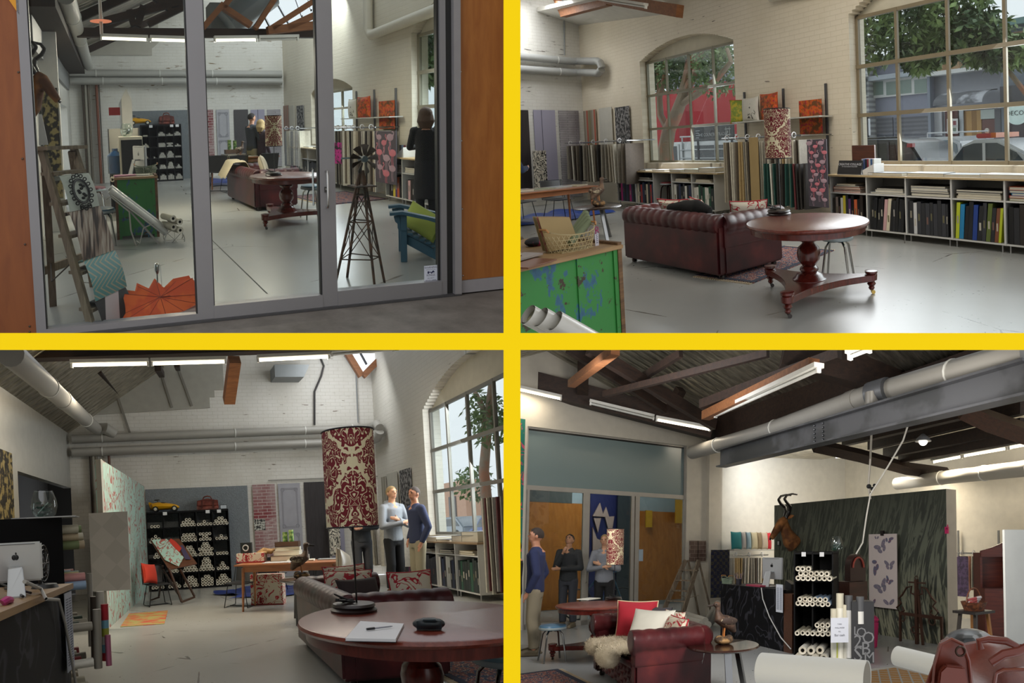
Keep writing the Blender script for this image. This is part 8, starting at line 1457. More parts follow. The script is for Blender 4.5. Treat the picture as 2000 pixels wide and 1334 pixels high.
tr_=[('dark timber tie beam above the shop front',1016,742,1392,838,11.,11.5,.3,.42,darktimber),('dark rafter rising from the tie beam to the right',1395,830,1150,680,10.5,8.5,.12,.2,darktimber),('second dark rafter parallel to the first',1300,800,1110,680,10.8,9.2,.1,.16,darktimber),('dark upright post of the roof truss',1138,765,1140,680,10.9,10.5,.2,.2,darktimber),('short dark strut right of the post',1310,800,1330,760,10.8,10.6,.16,.16,darktimber),('dark purlin across the foil roof',1180,770,1500,690,9.5,7.5,.07,.1,darktimber),('dark purlin nearest the ridge',1250,740,1330,690,9.5,8.5,.07,.12,darktimber),('dark purlin below the bright foil',1370,790,1640,690,9.,7.2,.1,.14,darktimber),('orange pine batten rising beside the post',1116,750,1202,684,9.6,7.5,.12,.12,warmtimber),('orange pine batten at the middle right',1378,812,1590,712,9.2,6.2,.14,.14,warmtimber),('broad dark timber over the grey pipe',1400,838,1720,735,13.,10.5,.5,.9,darktimber),('broad dark beam at the top right',1530,684,1770,745,8.,9.5,.3,.5,darktimber),('dark timber between pipe and steel beam',1420,878,2010,702,12.5,6.6,.3,.6,darktimber)]
for lab,x0,y0,x1,y1,d0,d1,w_,h_,m_ in tr_:solo('roof_timber',lab,'beam',MB().bar(PR(x0,y0,d0),PR(x1,y1,d1),w_,h_),m_)
rr_=[(1700,870,2000,795),(1730,885,2000,830),(1760,895,2000,850),(1650,862,1900,800)]
for i,(x0,y0,x1,y1) in enumerate(rr_):solo('roof_timber',f'thin dark rafter in the right bay, {BN[i]} of four','beam',MB().bar(P4(x0,y0,12.),P4(x1,y1,8.),.14,.2),darktimber)
solo('roof_timber','curved brown timber tie in the right bay','beam',MB().tube([P4(1590,870,11),P4(1680,890,11.4),P4(1770,915,12),P4(1850,925,12.5)],.14,4),darktimber);solo('roof_timber','dark brown collar beam at the far right','beam',MB().tube([P4(1880,798,7.5),P4(1930,822,7.6),P4(2010,850,7.8)],.16,4),wood('2c1a12','4a2e1e'))
sb=[R.atx(1408,905,MX-2.0),R.atx(2010,735,MX-2.0)];s0=P4(1408,896,10.4);s1=P4(2012,738,4.9);t=thing('steel_beam','big grey steel I-beam crossing the upper right','beam',tuple(s0));gm=blotch('3f4042','55565a',1.5,rough=.45,metal=.4);dv=s1-s0
z5=Vector((0,0,1));part('web',MB().bar(Vector((0,0,0)),dv,.03,.29),gm,t);part('flange',MB().bar(z5*-.15,dv-z5*.15,.2,.025).bar(z5*.15,dv+z5*.15,.2,.025),gm,t)
sp4=MB();nd=dv.normalized();sdv=Vector((0,0,1)).cross(nd).normalized()
for i in range(10):c=dv*.5+nd*(-.1+.2*(i % 2))*1.0+z5*(-.11+.055*(i//2));sp4.ball(tuple(c+sdv*.02),.018,8,5).ball(tuple(c-sdv*.02),.018,8,5)
part('rivet',sp4,gm,t)
pp=[P4(1352,884,11.6),P4(1500,842,9.2),P4(1690,775,7.2),P4(1705,770,7.1),P4(2012,688,5.)];pipe('drain_pipe','large grey pipe sloping up across the roof',[tuple(p) for p in pp],.135,'8f8c86',brackets=(.4,1.1,3.6),joints=(1.9,));c=P4(1712,768,7.0);pipe('pipe_collar','dark banded coupling on the large grey pipe',[tuple(P4(1700,772,6.95)),tuple(P4(1735,762,6.75))],.16,'4c4e52');e_=P4(1704,786,6.8);pipe('pipe_outlet','short capped outlet under the pipe coupling',[tuple(e_+Vector((0,0,.12))),tuple(e_+Vector((0,0,-.03)))],.09,'77746e')
pipe('drain_pipe','grey pipe along the far right wall',[tuple(P4(1752,945,13)),tuple(P4(1850,932,11.5)),tuple(P4(2012,914,9.4))],.14,'a8a49a',brackets=(.9,1.5))
for i,(x0,y0,x1,y1,d0,d1,on,lab) in enumerate(((1000,758,1097,780,10.5,10.8,1,'lit fluorescent tube at the far left'),(1152,788,1278,818,10.6,10.9,0,'unlit grey batten in the middle of the tie beam'),(1281,820,1388,840,10.6,10.9,1,'lit fluorescent tube at the right end of the tie beam'),(1397,813,1600,722,8.9,5.9,0,'unlit batten fixed to the pine batten'),(1633,892,1696,903,12.5,12.8,1,'lit tube left of three in the neighbour bay'),(1704,905,1762,914,12.8,13,1,'lit tube middle of three in the neighbour bay'),(1764,915,1817,923,13,13.2,1,'lit tube right of three in the neighbour bay'),(1822,903,1880,892,11.5,10.8,1,'lit tube left on the right hand row'),(1882,891,1968,876,10.7,9.8,1,'lit tube middle on the right hand row'),(1971,875,2030,864,9.7,9.2,1,'lit tube at the right edge'),(1658,698,1700,682,5.4,5.2,0,'short unlit batten at the top edge'))):
    tube_light(lab,tuple(P4(x0,y0,d0)),tuple(P4(x1,y1,d1)),bool(on),5,.12,11 if i<3 else 26)
pl=P4(1803,862,9);t=thing('pendant_or_reflection','small bright pendant lamp between the right rafters','lamp',tuple(pl));part('shade',MB().lathe([(.02,.12),(.1,.05),(.13,0)]),plain('8a8c90',.3),t);part('bulb',MB().ball((0,0,0),.07),emit('fff6e8',4),t)
cr=[(1702,842,7),(1700,895,8),(1696,950,8),(1700,975,8)];solo('loose_cable','pale twisted cord hanging from the steel beam','cord',MB().tube([P4(*p) for p in cr],.015,8),plain('a39c90',.7));solo('loose_cable','thin white cord falling to the bookcase','cord',MB().tube([P4(*p) for p in ((1776,822,6.5),(1764,860,7),(1735,910,7.5),(1700,965,7.7),(1692,1010,7.7),(1685,1060,7.8),(1672,1082,7.8))],.011,6),plain('c4c0b6',.6));solo('twig_sprig','small dark leaf sprig tangled on the cord','sprig',MB().ball(P4(1697,950,8),.035).ball(P4(1704,955,8),.03).ball(P4(1700,963,8),.02).ball(P4(1708,948,8),.025),plain('0c0c0c',.8))
# counter, computer, bookcase
k0=Vector(R.fl(1407,1243));k1=Vector(R.fl(1547,1277));KW=Wall(k0,k1);kz=(KW.hit(1408,1143)[1]+KW.hit(1546,1151)[1])/2;t=thing('shop_counter','tall counter clad in black damask under the computer','counter',KW.loc,KW.rz);part('front_cladding',MB().box(0,KW.len*.9,0,.05,0,kz),cdm,t);part('carcass',MB().box(0,KW.len*.9,.05,.8,0,kz-.01),plain('141416',.6),t);part('side_panel',MB().box(KW.len*.9,KW.len,-.0,.8,0,kz-.05),wood('3a2218','54321f','yxz'),t)
ka=lambda px_,off=.2,z=0.:KW.at(KW.hit(px_,1146,off)[0],off,kz+z)
s_=1.;q=ka(1508,.35);computer('silver all-in-one computer seen from behind on the counter',q,KW.rz+.15,.85)
wire_basket('small green mesh basket at the left end of the counter',ka(1420,.15),KW.rz,.2,.16,.09,'8a9a86');t=solo('pen_holder','dark wire cup stuffed with pens and scissors on the counter','pen holder',MB().lathe([(.001,0),(.05,0),(.055,.1),(.05,.1)]),plain('26242c',.5),ka(1443,.15));pn=MB()
for i in range(9):a_=i*.7;pn.tube([(.03*math.cos(a_),.03*math.sin(a_),.02),(.08*math.cos(a_),.06*math.sin(a_),.17+.02*(i % 3))],.005,6)
part('pens',pn,blotch('2a2438','8a7a8c',30,.4,.6),t);solo('pink_folder','flat pink and red folders on the counter top','folder',MB().box(0,.4,0,.2,0,.025),plain('96304a',.6),ka(1457,.08),KW.rz);solo('card_terminal','black card terminal at the right end of the counter','terminal',MB().prism([(0,0,0),(.16,0,0),(.16,0,.08),(0,0,.14)],(0,.1,0)),plain('16171b',.4),ka(1533,.15),KW.rz,bevel=.006)
t=solo('price_list','long white printed price list on the right of the counter','paper',MB().box(0,.17,-.004,0,0,.42),plain('b9bdc6',.7,var=.03),KW.at(KW.hit(1518,1170)[0],-.02,KW.hit(1526,1196)[1]),KW.rz);tx=MB()
for i in range(24):tx.box(.02,.075,-.005,-.004,.04+.014*i,.047+.014*i).box(.095,.15,-.005,-.004,.04+.014*i,.047+.014*i)
part('printed_lines',tx,plain('666a78',.7),t);cb=[KW.at(KW.hit(x,y,-.04)[0],-.04,KW.hit(x,y,-.04)[1]) for x,y in ((1487,1148),(1490,1170),(1503,1205),(1525,1245),(1545,1268))];solo('power_cable','white power cable curving down the black counter','cable',MB().tube(cb,.009,8),plain('b9b9b6',.5))
b0=Vector(R.fl(1550,1292));BW=Wall(b0,R.fl(1628,1296));bh=BW.hit(1590,1077)[1];bw_=BW.len;t=thing('tall_bookcase','tall black bookcase full of wallpaper rolls by the counter','shelf',BW.loc,BW.rz);bd=.62
part('side_panel',MB().box(0,.02,0,bd,0,bh).box(bw_-.02,bw_,0,bd,0,bh),bl,t);part('back_panel',MB().box(0,bw_,bd-.02,bd,0,bh),bl,t);part('divider',MB().box(bw_*.46,bw_*.46+.02,0,bd,0,bh),bl,t)
lv4=[BW.hit(1590,y)[1] for y in (1282,1240,1183,1134)];lv4=[.03]+lv4[1:]
for z in lv4+[bh-.02]:part('shelf_board',MB().box(0,bw_,0,bd,z-.02,z),bl,t)
for x_ in (.2,.66):part('paper_tag',MB().box(bw_*x_,bw_*x_+.06,-.003,0,bh-.07,bh-.01),plain('c4c4c6',.7),t)
rp4={};rnd=random.Random(8);RN=('bottom','second','third','top')
for j,(xs_,rows,rad,ws) in enumerate(((0,(4,3),.055,('c2bca8','d6d3c9','b9a88c')),(0,(13,6,4),.034,('c2bca8','d6d3c9','9a9488')),(0,(13,11),.034,('c9b4a4','c2bca8','8fa6c0','d6d3c9','c98e8a')),(0,(12,10,3),.036,('c9b4a4','c2bca8','c2bca8','d6d3c9')))):
    for q,cnt in enumerate(rows):
        for i in range(cnt):
            wv=ws[(i//3+q) % len(ws)];x_=.04+rad+i*rad*2.03+(q % 2)*rad+(0 if j!=1 or q==0 else bw_*.5)
            if x_>bw_-.03:continue
            loc=BW.at(x_,-.1+rnd.uniform(-.05,.03),lv4[j]+rad+q*rad*1.75);lab=f'{WN.get(wv, "white")} wallpaper roll end in the bookcase by the counter, {RN[j]} shelf';key=(wv,rad)
            if key in rp4:copy_to(rp4[key],loc,lab,f'rolls on the {RN[j]} shelf by the counter')
            else:rp4[key]=make_roll(rad,.5,wv,label=lab,loc=loc,rz=BW.rz,group=f'rolls on the {RN[j]} shelf by the counter')
vase('clear glass vase with green scarf on the bookcase by the counter',BW.at(BW.hit(1629,1077)[0],.3,bh),.1);t=solo('display_clock','dark arched wooden jukebox style clock behind the bookcase','clock',MB().prism([(.16*math.cos(a_),0,.2+.2*math.sin(a_)) for a_ in [i*PI/12 for i in range(13)]]+[(-.16,0,0),(.16,0,0)],(0,.12,0)),plain('2a1210',.4),BW.at(BW.hit(1676,1130,.8)[0],.8,BW.hit(1676,1135,.8)[1]));part('neon_arch',MB().tube([(.11*math.cos(a_),-.01,.2+.15*math.sin(a_)) for a_ in [i*PI/12 for i in range(13)]],.015,6),plain('8a3a30',.3),t);solo('pedestal','dark timber pedestal under the arched clock','pedestal',MB().box(-.17,.2,0,.3,0,BW.hit(1676,1136,.8)[1]),wood('26120d','3f1f16'),BW.at(BW.hit(1676,1130,.8)[0],.75,0))
# standing rolls with a printed sign, letter box, pink bin
for i,(px_,yb,yt,rd,c_,lab) in enumerate(((1629,1288,1190,.038,'c2c0b4','cream'),(1641,1290,1160,.042,'d0cdc0','tall white'),(1651,1286,1182,.035,'a8a69c','grey'),(1658,1284,1164,.045,'b4b4b2','dark-topped white'),(1664,1288,1200,.035,'8a9a98','sea grey'),(1680,1218,1166,.045,'c9c8c4','grey-topped'),(1635,1290,1210,.03,'9aa03c','lime striped'))):
    d_=6.35;b_=P4(px_,yb,d_);e_=P4(px_+1,yt,d_);zb=max(.0,b_.z);t=thing('wallpaper_roll',f'{lab} wallpaper roll standing upright in front of the bookcase','wallpaper roll',(b_.x,b_.y,zb));part('paper',MB().lathe([(rd,0),(rd,e_.z-zb),(rd*.5,e_.z-zb-.003)],n=18),plain(c_,.5),t);part('end_cap',MB().lathe([(rd*1.02,e_.z-zb-.16),(rd*1.02,e_.z-zb+.002),(.001,e_.z-zb+.002)],n=18),plain('4c4d50' if i in (3,5) else 'b9b3a0',.5),t)
sg=P4(1640,1255,6.2);t=solo('printed_sign','white A4 sign reading Samples From The Range on the standing rolls','sign',MB().box(-.1,.1,0,.004,0,.27),plain('b9bcc6',.6,var=.02),tuple(sg),-.5);tx=MB();text(tx,'TUBES',(0,-.001,.2),.018,depth=.001);text(tx,'WALLPAPER',(0,-.001,.16),.02,depth=.001);text(tx,'ALL',(0,-.001,.12),.018,depth=.001);text(tx,'Bar cash',(0,-.001,.08),.035,depth=.001);part('lettering',tx,plain('3a3c46',.6),t)
q=P4(1686,1296,6.3);t=solo('letter_print_box','tall black and silver box printed with big letters','box',MB().box(-.13,.13,0,.2,0,P4(1686,1222,6.3).z),plain('2c2c2e',.5),(q.x,q.y,max(0,q.z)),-.5);tx=MB()
for i,(ch,x_,z_,s2) in enumerate((('S',-.06,.1,.14),('B',.03,.16,.12),('O',.06,.28,.11),('2',-.06,.24,.12),('M',.07,.06,.1),('O',-.02,.34,.09),('L',-.08,.36,.08))):text(tx,ch,(x_,-.002,z_),s2*1.7,depth=.001)
part('lettering',tx,plain('8a8a8c',.4,.5),t);q=R.fl(1700,1264);t=thing('waste_bin','magenta pink swing bin against the mural','bin',q);part('body',MB().lathe([(.001,0),(.14,0),(.18,.42),(.001,.42)],n=4),plain('8c1846',.4),t,bevel=.02);part('lid',MB().lathe([(.19,.42),(.19,.45),(.1,.5),(.001,.5)],n=4),plain('a01c52',.4),t,bevel=.02)
# butterfly hanging, iron easel, antelope, price card
t=sheet('wallpaper_sheet','pale wallpaper length printed with butterflies, hung on the mural','wallpaper',M4,(1698,1043,1753,1187),plain('c2b6b2',.7,var=.04),-.06);bfl=[];wv_=M4.hit(1753,1110,-.06)[0]-M4.hit(1698,1110,-.06)[0];hv_=M4.hit(1725,1043,-.06)[1]-M4.hit(1725,1187,-.06)[1]
for i,(x_,z_,s2,rt) in enumerate(((.45,.82,.3,.5),(.72,.93,.2,-.4),(.74,.58,.24,0),(.2,.56,.3,2.2),(.45,.28,.32,.5),(.72,.37,.18,-.5),(.72,.06,.25,.1),(.12,.04,.2,.3),(.3,.97,.15,0))):
    bm_=MB();bfl.append(bm_)
    for k,sgn in enumerate((1,-1)):
        for (dx,dz,rx_,rz_) in ((.5,.25,.48,.3),(.35,-.3,.3,.3)):
            c=Vector((sgn*dx,dz));cs,sn_=math.cos(rt),math.sin(rt);pts=[]
            for j in range(10):a_=j*PI/5;p=c+Vector((sgn*rx_*math.cos(a_),rz_*math.sin(a_)+rx_*math.cos(a_)*.5));pts.append((wv_*x_+s2*wv_*.8*(cs*p.x-sn_*p.y),-.001-.0004*i,hv_*z_+s2*wv_*.8*(sn_*p.x+cs*p.y)))
            if all(.005<p[0]<wv_-.005 and .005<p[2]<hv_-.005 for p in pts):bm_.poly(pts)
for i,bm_ in enumerate(bfl):
    if bm_.v:part('butterfly_print',bm_,blotch('5d6478','7a4a5c',30,.5,.6) if i % 2 else blotch('6d6a7a','8a7a84',30,.5,.6),t)
part('hanging_clip',MB().box(wv_*.45,wv_*.55,-.02,.02,hv_-.03,hv_+.06),plain('1a1416',.5),t)
i0=M4.hit(1757,1260,-.25)[0];i1=M4.hit(1842,1260,-.25)[0];t=thing('iron_easel','ornate rust brown iron easel standing before the mural','easel',M4.at(i0,-.25,0),M4.rz);rw=plain('3f261a',.6,.2);IW=i1-i0;IZ=M4.hit(1796,1125,-.25)[1];cxx=IW*.42
part('frame',MB().bar((0,0,IZ*.42),(IW,0,IZ*.42),.04,.05).bar((.02,0,0),(.02,0,IZ*.42),.035,.035).bar((IW-.02,0,0),(IW-.02,0,IZ*.42),.035,.035).bar((cxx,0,0),(cxx,0,IZ*.95),.05,.05).bar((cxx+.12,0,0),(cxx+.03,0,IZ*.8),.035,.035),rw,t);part('top_cross',MB().bar((cxx-.16,0,IZ*.9),(cxx+.18,0,IZ*.9),.03,.025).ring((cxx,0,IZ*.97),.03,.007,12,5,'y'),rw,t)
sc4=MB()
for sgn in (-1,1):sc4.tube([(cxx+sgn*.03,0,IZ*.72),(cxx+sgn*.12,0,IZ*.74),(cxx+sgn*.1,0,IZ*.84),(cxx+sgn*.2,0,IZ*.82),(cxx+sgn*.3,0,IZ*.7),(cxx+sgn*.38,0,IZ*.64),(cxx+sgn*.32,0,IZ*.58),(cxx+sgn*.42,0,IZ*.5),(cxx+sgn*.36,0,IZ*.43),(cxx+sgn*.26,0,IZ*.47),(cxx+sgn*.3,0,IZ*.52)],.017,7).ring((cxx+sgn*.06,0,IZ*.2),.05,.012,12,5,'y').ring((cxx+sgn*.3,0,IZ*.36),.06,.012,14,5,'y')
part('scrollwork',sc4,rw,t);an=R.atx(1531,1040,MX-.25);antelope('mounted antelope head with twisted black horns over the counter',(MX-.16,an[1]-.1,an[2]+.12),-PI/2-.1,1.0)
solo('price_card','small black framed card beside the antelope neck','card',MB().box(0,.12,0,.01,0,.12).mat(1).box(.03,.09,-.002,0,.02,.1),[plain('16161a',.5),plain('a8a8a8',.6)],M4.at(M4.hit(1517,1066,-.02)[0],-.02,M4.hit(1517,1066,-.02)[1]),M4.rz);solo('pink_hook','small hot pink hook on the end of the mural wall','hook',MB().box(-.03,.03,0,.03,-.05,.06).tube([(0,0,.03),(.06,-.05,.04),(.07,-.06,.09)],.009,6),plain('b01c58',.4),M4.at(M4.len+.03,-.05,M4.hit(1862,1036)[1]),M4.rz)
# far bay behind the counter: cushions on a shelf, samples, navy sheet
NW=Wall((F4.at(B_)[0],fy-.15),(F4.at(B_)[0]+8,fy-.15));nh=lambda x,y,o=0.:NW.hit(x,y,o);c0=nh(1420,1072)[0];c9=nh(1500,1072)[0];zc_=nh(1460,1073)[1];solo('wall_shelf','white wall shelf with a row of cushions behind the counter','shelf',MB().box(0,c9-c0,-.3,0,-.03,0),plain('a8a69e',.5),NW.at(c0,-.0,zc_),NW.rz)
for i,(x0,x1,c_,nm) in enumerate(((1421,1441,'1f7478','teal'),(1440,1449,'9a9692','pale grey'),(1450,1459,'7a9098','blue grey'),(1459,1472,'a89e82','cream'),(1471,1480,'7a6a50','brown'),(1479,1492,'a89a88','striped beige'),(1490,1498,'b0202c','red'))):u0_=nh(x0,1060)[0];u1_=nh(x1,1060)[0];cushion(f'{nm} cushion standing on the shelf behind the counter',NW.at((u0_+u1_)/2,-.15,zc_+.005),u1_-u0_,.42,.14,plain(c_,.8),rz=NW.rz,rx=-.1)
hanging_rack('rail of wallpaper samples behind the counter',NW,(1424,1500),(1090,1090),(1150,1152),14,('b9b6ae','cfc9b8','b39a6c','8c877d','4c4238'),.3,-.3,'behind the counter',15,group='samples behind the counter');nav=NB('navy_gold_print',.6);v=nav.node('ShaderNodeTexChecker');nav.l.new(nav.axes('xz'),v.inputs[0]);v.inputs['Scale'].default_value=14.;v.inputs[1].default_value=lin('10142e');v.inputs[2].default_value=lin('4a4430');nav.col(nav.mix(nav.ramp(nav.noise(30,2),(.5,0),(.55,1)),v.outputs[0],'141a3c'))
sheet('wallpaper_sheet','navy and gold geometric wallpaper sheet beside the column','wallpaper',NW,(1388,1074,1424,1167),nav.m,-.5);a_=hx(1348,1056,-.05);b_=hx(1378,1096,-.05);t=solo('sample_rack','pair of brick print sample books hanging on the white wall','sample book',MB().box(0,(b_[0]-a_[0])*.47,0,.05,0,a_[1]-b_[1]).box((b_[0]-a_[0])*.53,b_[0]-a_[0],0,.05,0,a_[1]-b_[1]),bricks('4f3a32','8a7a70','xz',.22,.09,.3,'2a1c16',.5),F4.at(a_[0],-.06,b_[1]),F4.rz)
lb_=R.fl(1308,1213);lr_=R.fl(1368,1204);ad=Vector(lr_)-Vector(lb_);lz=R.up(1350,1093,lb_);t=thing('step_ladder','weathered timber step ladder standing by the shop front','ladder',lb_);lm=wood('4a3c30','857764','zyx',3.5,.85,(.8,9,9));tp_=Vector(R.aty(1352,1094,lb_[1]))-Vector(lb_);bp_=Vector((.16,-.3,0))
for k in (0,1):part('side_rail',MB().bar(bp_*(k-.5)*1.6,tp_+bp_*(k-.5),.05,.09),lm,t);part('rear_leg',MB().bar(Vector((ad.x,0,0))*.95+bp_*(k-.5),tp_+Vector((.03,.0,0))+bp_*(k-.5)*.8,.035,.035),lm,t)
for k in range(5):part('tread',MB().bar(tp_*(.15+.17*k)-bp_*.7,tp_*(.15+.17*k)+bp_*.7,.09,.03),lm,t)
part('rope',MB().tube([tp_*.42,Vector((ad.x*.45,0,tp_.z*.36)),Vector((ad.x*.75,0,tp_.z*.4))],.007,6),plain('8a7c66',.9),t)
for i,(x0,y0,x1,y1,rd) in enumerate(((1331,1207,1372,1218,.07),(1340,1200,1378,1212,.06),(1332,1215,1368,1228,.06),(1352,1211,1384,1220,.06),(1380,1235,1402,1180,.07),(1388,1238,1405,1190,.07))):
    q0=P4(x0,y0,11.2);q1=P4(x1,y1,10.4);q0.z=max(rd,q0.z);q1.z=max(rd,q1.z);o_=thing('paper_roll',f'{("long","upper","lower","short","leaning plastic-wrapped","second leaning plastic-wrapped")[i]} white paper roll by the column','paper roll',tuple(q0));part('paper',MB().tube([(0,0,0),q1-q0],rd,16),plain('a8a49a',.35),o_)
# people, table, lamp, stool
def man4(label,px_,py_,ph,rz,*a_,**k_):b_=R.fl(px_,py_);return person(label,(b_[0],b_[1],0),rz,R.up(px_,ph,b_),*a_,**k_)
man4('man in a navy jumper and khaki cargo trousers looking left',1042,1279,1031,1.15,'20284a','857c68','2b211b','pocket','5d5340','a8765c',head=(.25,.05));man4('man in a dark grey zip top, hand on chin, looking up',1108,1225,1043,2.45,'2c2e30','34363c','1c1714','chin','6d604a','a57a5e',head=(0,.3));man4('man in a grey sweatshirt half hidden behind the damask lamp',1178,1228,1044,2.6,'72757c','121214','8a7450','crossed','4a3a2a','b08468',hood=True)
b_=R.fl(1008,1265);person('person in black cut off by the left edge',(b_[0]-.05,b_[1],0),1.2,1.66,'0f0f12','141416','1c1512','down')
tb=R.fl(1166,1180,.74);round_table('round mahogany pedestal table beyond the sofa',(tb[0],tb[1],0),.56,.74,.9,.6);l4=R.fl(1198,1172,.74);z0s=R.up(1198,1103,l4)-.74;z1s=R.up(1198,1033,l4)-.74;lamp('red and cream damask drum lamp on the far round table',(l4[0],l4[1],.74),.6,.13,z1s-z0s,z0s,.13);book_flat('white notepad on the far round table',R.fl(1150,1172,.745)[:2]+(.742,),.6,.3,.22,.012,'e0ddd2')
sb_=R.fl(1078,1291);stool('sky blue padded chrome stool at the left, beside the sofa',sb_,'486f8c',R.up(1078,1221,sb_),.175)
bk=R.fl(1078,1195);t=thing('bicycle','blue bicycle leaning outside behind the men','bicycle',(bk[0],fy+.9,0));part('wheel',MB().ring((0,0,.33),.32,.015,28,6,'y').ring((1.,0,.33),.32,.015,28,6,'y'),plain('141414',.6),t);part('frame',MB().tube([(0,0,.33),(.35,0,.8),(.8,0,.85),(1.,0,.33)],.018,8).tube([(.35,0,.8),(.5,0,.33),(.8,0,.85)],.018,8).tube([(.8,0,.85),(.78,0,1.0),(.9,0,1.02)],.014,8),plain('2c6a8c',.3),t)
# sofa with cushions and sheepskin
NF=Vector(R.fl(1238,1262,.6));NBk=Vector(R.fl(1398,1248,.6));FF=Vector(R.fl(1122,1222,.6));yv=(NBk-NF).normalized();xv=Vector((yv.y,-yv.x,0));SL=abs((FF-NF).dot(xv));SL=max(1.5,min(SL,2.2));SD=min((NBk-NF).length,1.0);sgn=(FF-NF).dot(xv);O_=(NF if sgn>0 else NF-xv*SL);NFs=NF
s4=sofa('oxblood leather tufted sofa with cushions and a sheepskin',(O_.x,O_.y,0),math.atan2(xv.y,xv.x),SL,SD,.4,.74);q4=PLACE[s4.name];d4=Vector((math.cos(q4[3]),math.sin(q4[3])));e4=Vector((-math.sin(q4[3]),math.cos(q4[3])));nx=0. if sgn>0 else SL;dx=1 if sgn>0 else-1
s4f=lambda x,y,z:on_sofa(nx+dx*x,y,z,q4,d4,e4)
cushion('bright red cushion with cream piping leaning on the sofa back',s4f(SL*.72,.42,.43),.5,.5,.17,plain('9a1226',.8),rz=q4[3]+.95,rx=-.2,piping=plain('c9b894',.7));cushion('white cushion with black crest print on the sheepskin',s4f(SL*.42,.4,.43),.52,.5,.15,plain('c4c2b8',.85),rz=q4[3]+.7,rx=-.55,extra=lambda o,w,h,t_,rx,ry:part('crest_print',MB().box(-.07,.07,-t_/2-.1,-t_/2-.09,.12,.15).box(-.06,.06,-t_/2-.09,-t_/2-.08,.17,.2),plain('161616',.8),o));cushion('dark grey cushion behind the red one',s4f(SL*.62,.6,.43),.46,.44,.14,plain('2c2a2e',.8),rz=q4[3]+.4,rx=-.2);cushion('red and cream print cushion along the near sofa back',s4f(SL*.22,.55,.43),.55,.4,.15,redprint,rz=q4[3],rx=-.3,piping=redp);cushion('small red print cushion tucked behind the white one',s4f(SL*.4,.66,.43),.42,.42,.14,redprint,rz=q4[3]+.2,rx=-.2)
fur=MB();rnd=random.Random(6);fur.ball((0,0,0),(.6,.34,.05)).ball((.3,-.3,-.06),(.26,.12,.11)).ball((-.3,-.26,-.05),(.24,.13,.1));fb=remesh(fur,.018,1);hair_=MB()
for v in rnd.sample(fb.v,min(5200,len(fb.v))):d_=Vector((rnd.uniform(-1,1),rnd.uniform(-1,.3),rnd.uniform(-.4,.9))).normalized()*.04;p=Vector(v);s_=d_.cross(Vector((0,0,1)))*.07;hair_.add([p-s_,p+s_,p+d_],[(0,1,2)])
t=solo('sheepskin_rug','cream long-haired sheepskin spread over the sofa seat','sheepskin',fb,plain('b9ad98',1.),s4f(SL*.5,.2,.47),q4[3]);part('long_hair',hair_,plain('c9bda6',1.),t)
rg=R.fl(1018,1330);rug('red patterned rug in front of the sofa',(R.fl(1112,1312)[0]-1.9,R.fl(1112,1312)[1]-1.6,.002),0.05,1.9,1.7)
tp=R.fl(1413,1259,.55);tw=(Vector(R.fl(1484,1260,.55))-Vector(R.fl(1343,1258,.55))).length/2;t=thing('side_table','round dark side table on flat chrome legs with the duck','table',(tp[0],tp[1],0));part('table_top',MB().lathe([(.001,.52),(tw*.95,.52),(tw,.535),(tw*.97,.55),(.001,.55)],n=48),plain('2a1814',.15),t)
for i in range(3):a_=i*2*PI/3-1.9;part('leg',MB().bar((math.cos(a_)*tw*.5,math.sin(a_)*tw*.5,.52),(math.cos(a_)*tw*.85,math.sin(a_)*tw*.85,0),.07,.025),plain('8f9092',.18,1.),t)
duck('dark carved duck on a mossy stump on the side table',(tp[0]+.02,tp[1]+.02,.55),2.9,(R.up(1416,1173,tp)-.55)/.5,dark=True)
# near table with paper rolls, pattern book and leather satchel
tz=.74;n0=Vector(R.fl(1440,1345,tz));n1=Vector(R.fl(1830,1290,tz));n2=Vector(R.fl(2050,1300,tz));dd=(Vector(R.fl(2000,1285,tz))-Vector(R.fl(1500,1330,tz)))
solo('work_table','pale work table in the foreground under the paper rolls','table',MB().prism([R.fl(1462,1360,tz),R.fl(2060,1360,tz),R.fl(2060,1292,tz),R.fl(1830,1292,tz),R.fl(1560,1322,tz)],(0,0,-.04)),plain('a8a49c',.6))
def big_roll(label,x0,y0,x1,y1,dist0,dist1,r):
    q0=P4(x0,y0,dist0);q1=P4(x1,y1,dist1);t=thing('paper_roll',label,'paper roll',tuple(q0));dv=q1-q0;m_=plain('ecebe6',.6,var=.02);part('paper',MB().tube([(0,0,0),dv],r,40,caps=False).tube([dv*.001,dv*.999],r*.93,36,caps=False),m_,t);part('inner_layers',MB().tube([dv*.004,dv*.02,dv*.98,dv*.996],r*.9,30).tube([dv*.003,dv*.01],r*.6,24),plain('7d776a',.8),t);return t
big_roll('large white paper roll lying across the foreground table',1487,1308,1694,1326,1.75,1.62,.052);big_roll('second white paper roll behind the leather satchel',1752,1281,1850,1306,1.95,1.8,.034)
lat=NB('yellow_lattice',.6);o_=lat.sep();u_=lat.math('ADD',o_[0],o_[1]);v_=lat.math('SUBTRACT',o_[0],o_[1]);g_=lat.math('MAXIMUM',lat.math('GREATER_THAN',lat.math('FRACT',lat.math('MULTIPLY',u_,11.)),.84),lat.math('GREATER_THAN',lat.math('FRACT',lat.math('MULTIPLY',v_,11.)),.84));lat.col(lat.mix(g_,'94641a','8c8c88'))
q=R.fl(1700,1334,tz+.01);solo('pattern_sheet','yellow and grey lattice print sheet on the foreground table','sheet',MB().prism([tuple(Vector(R.fl(x,y,tz+.01))-Vector(q)) for x,y in ((1690,1336),(1830,1336),(1820,1322),(1748,1305),(1700,1312))],(0,0,.004)),lat.m,q)
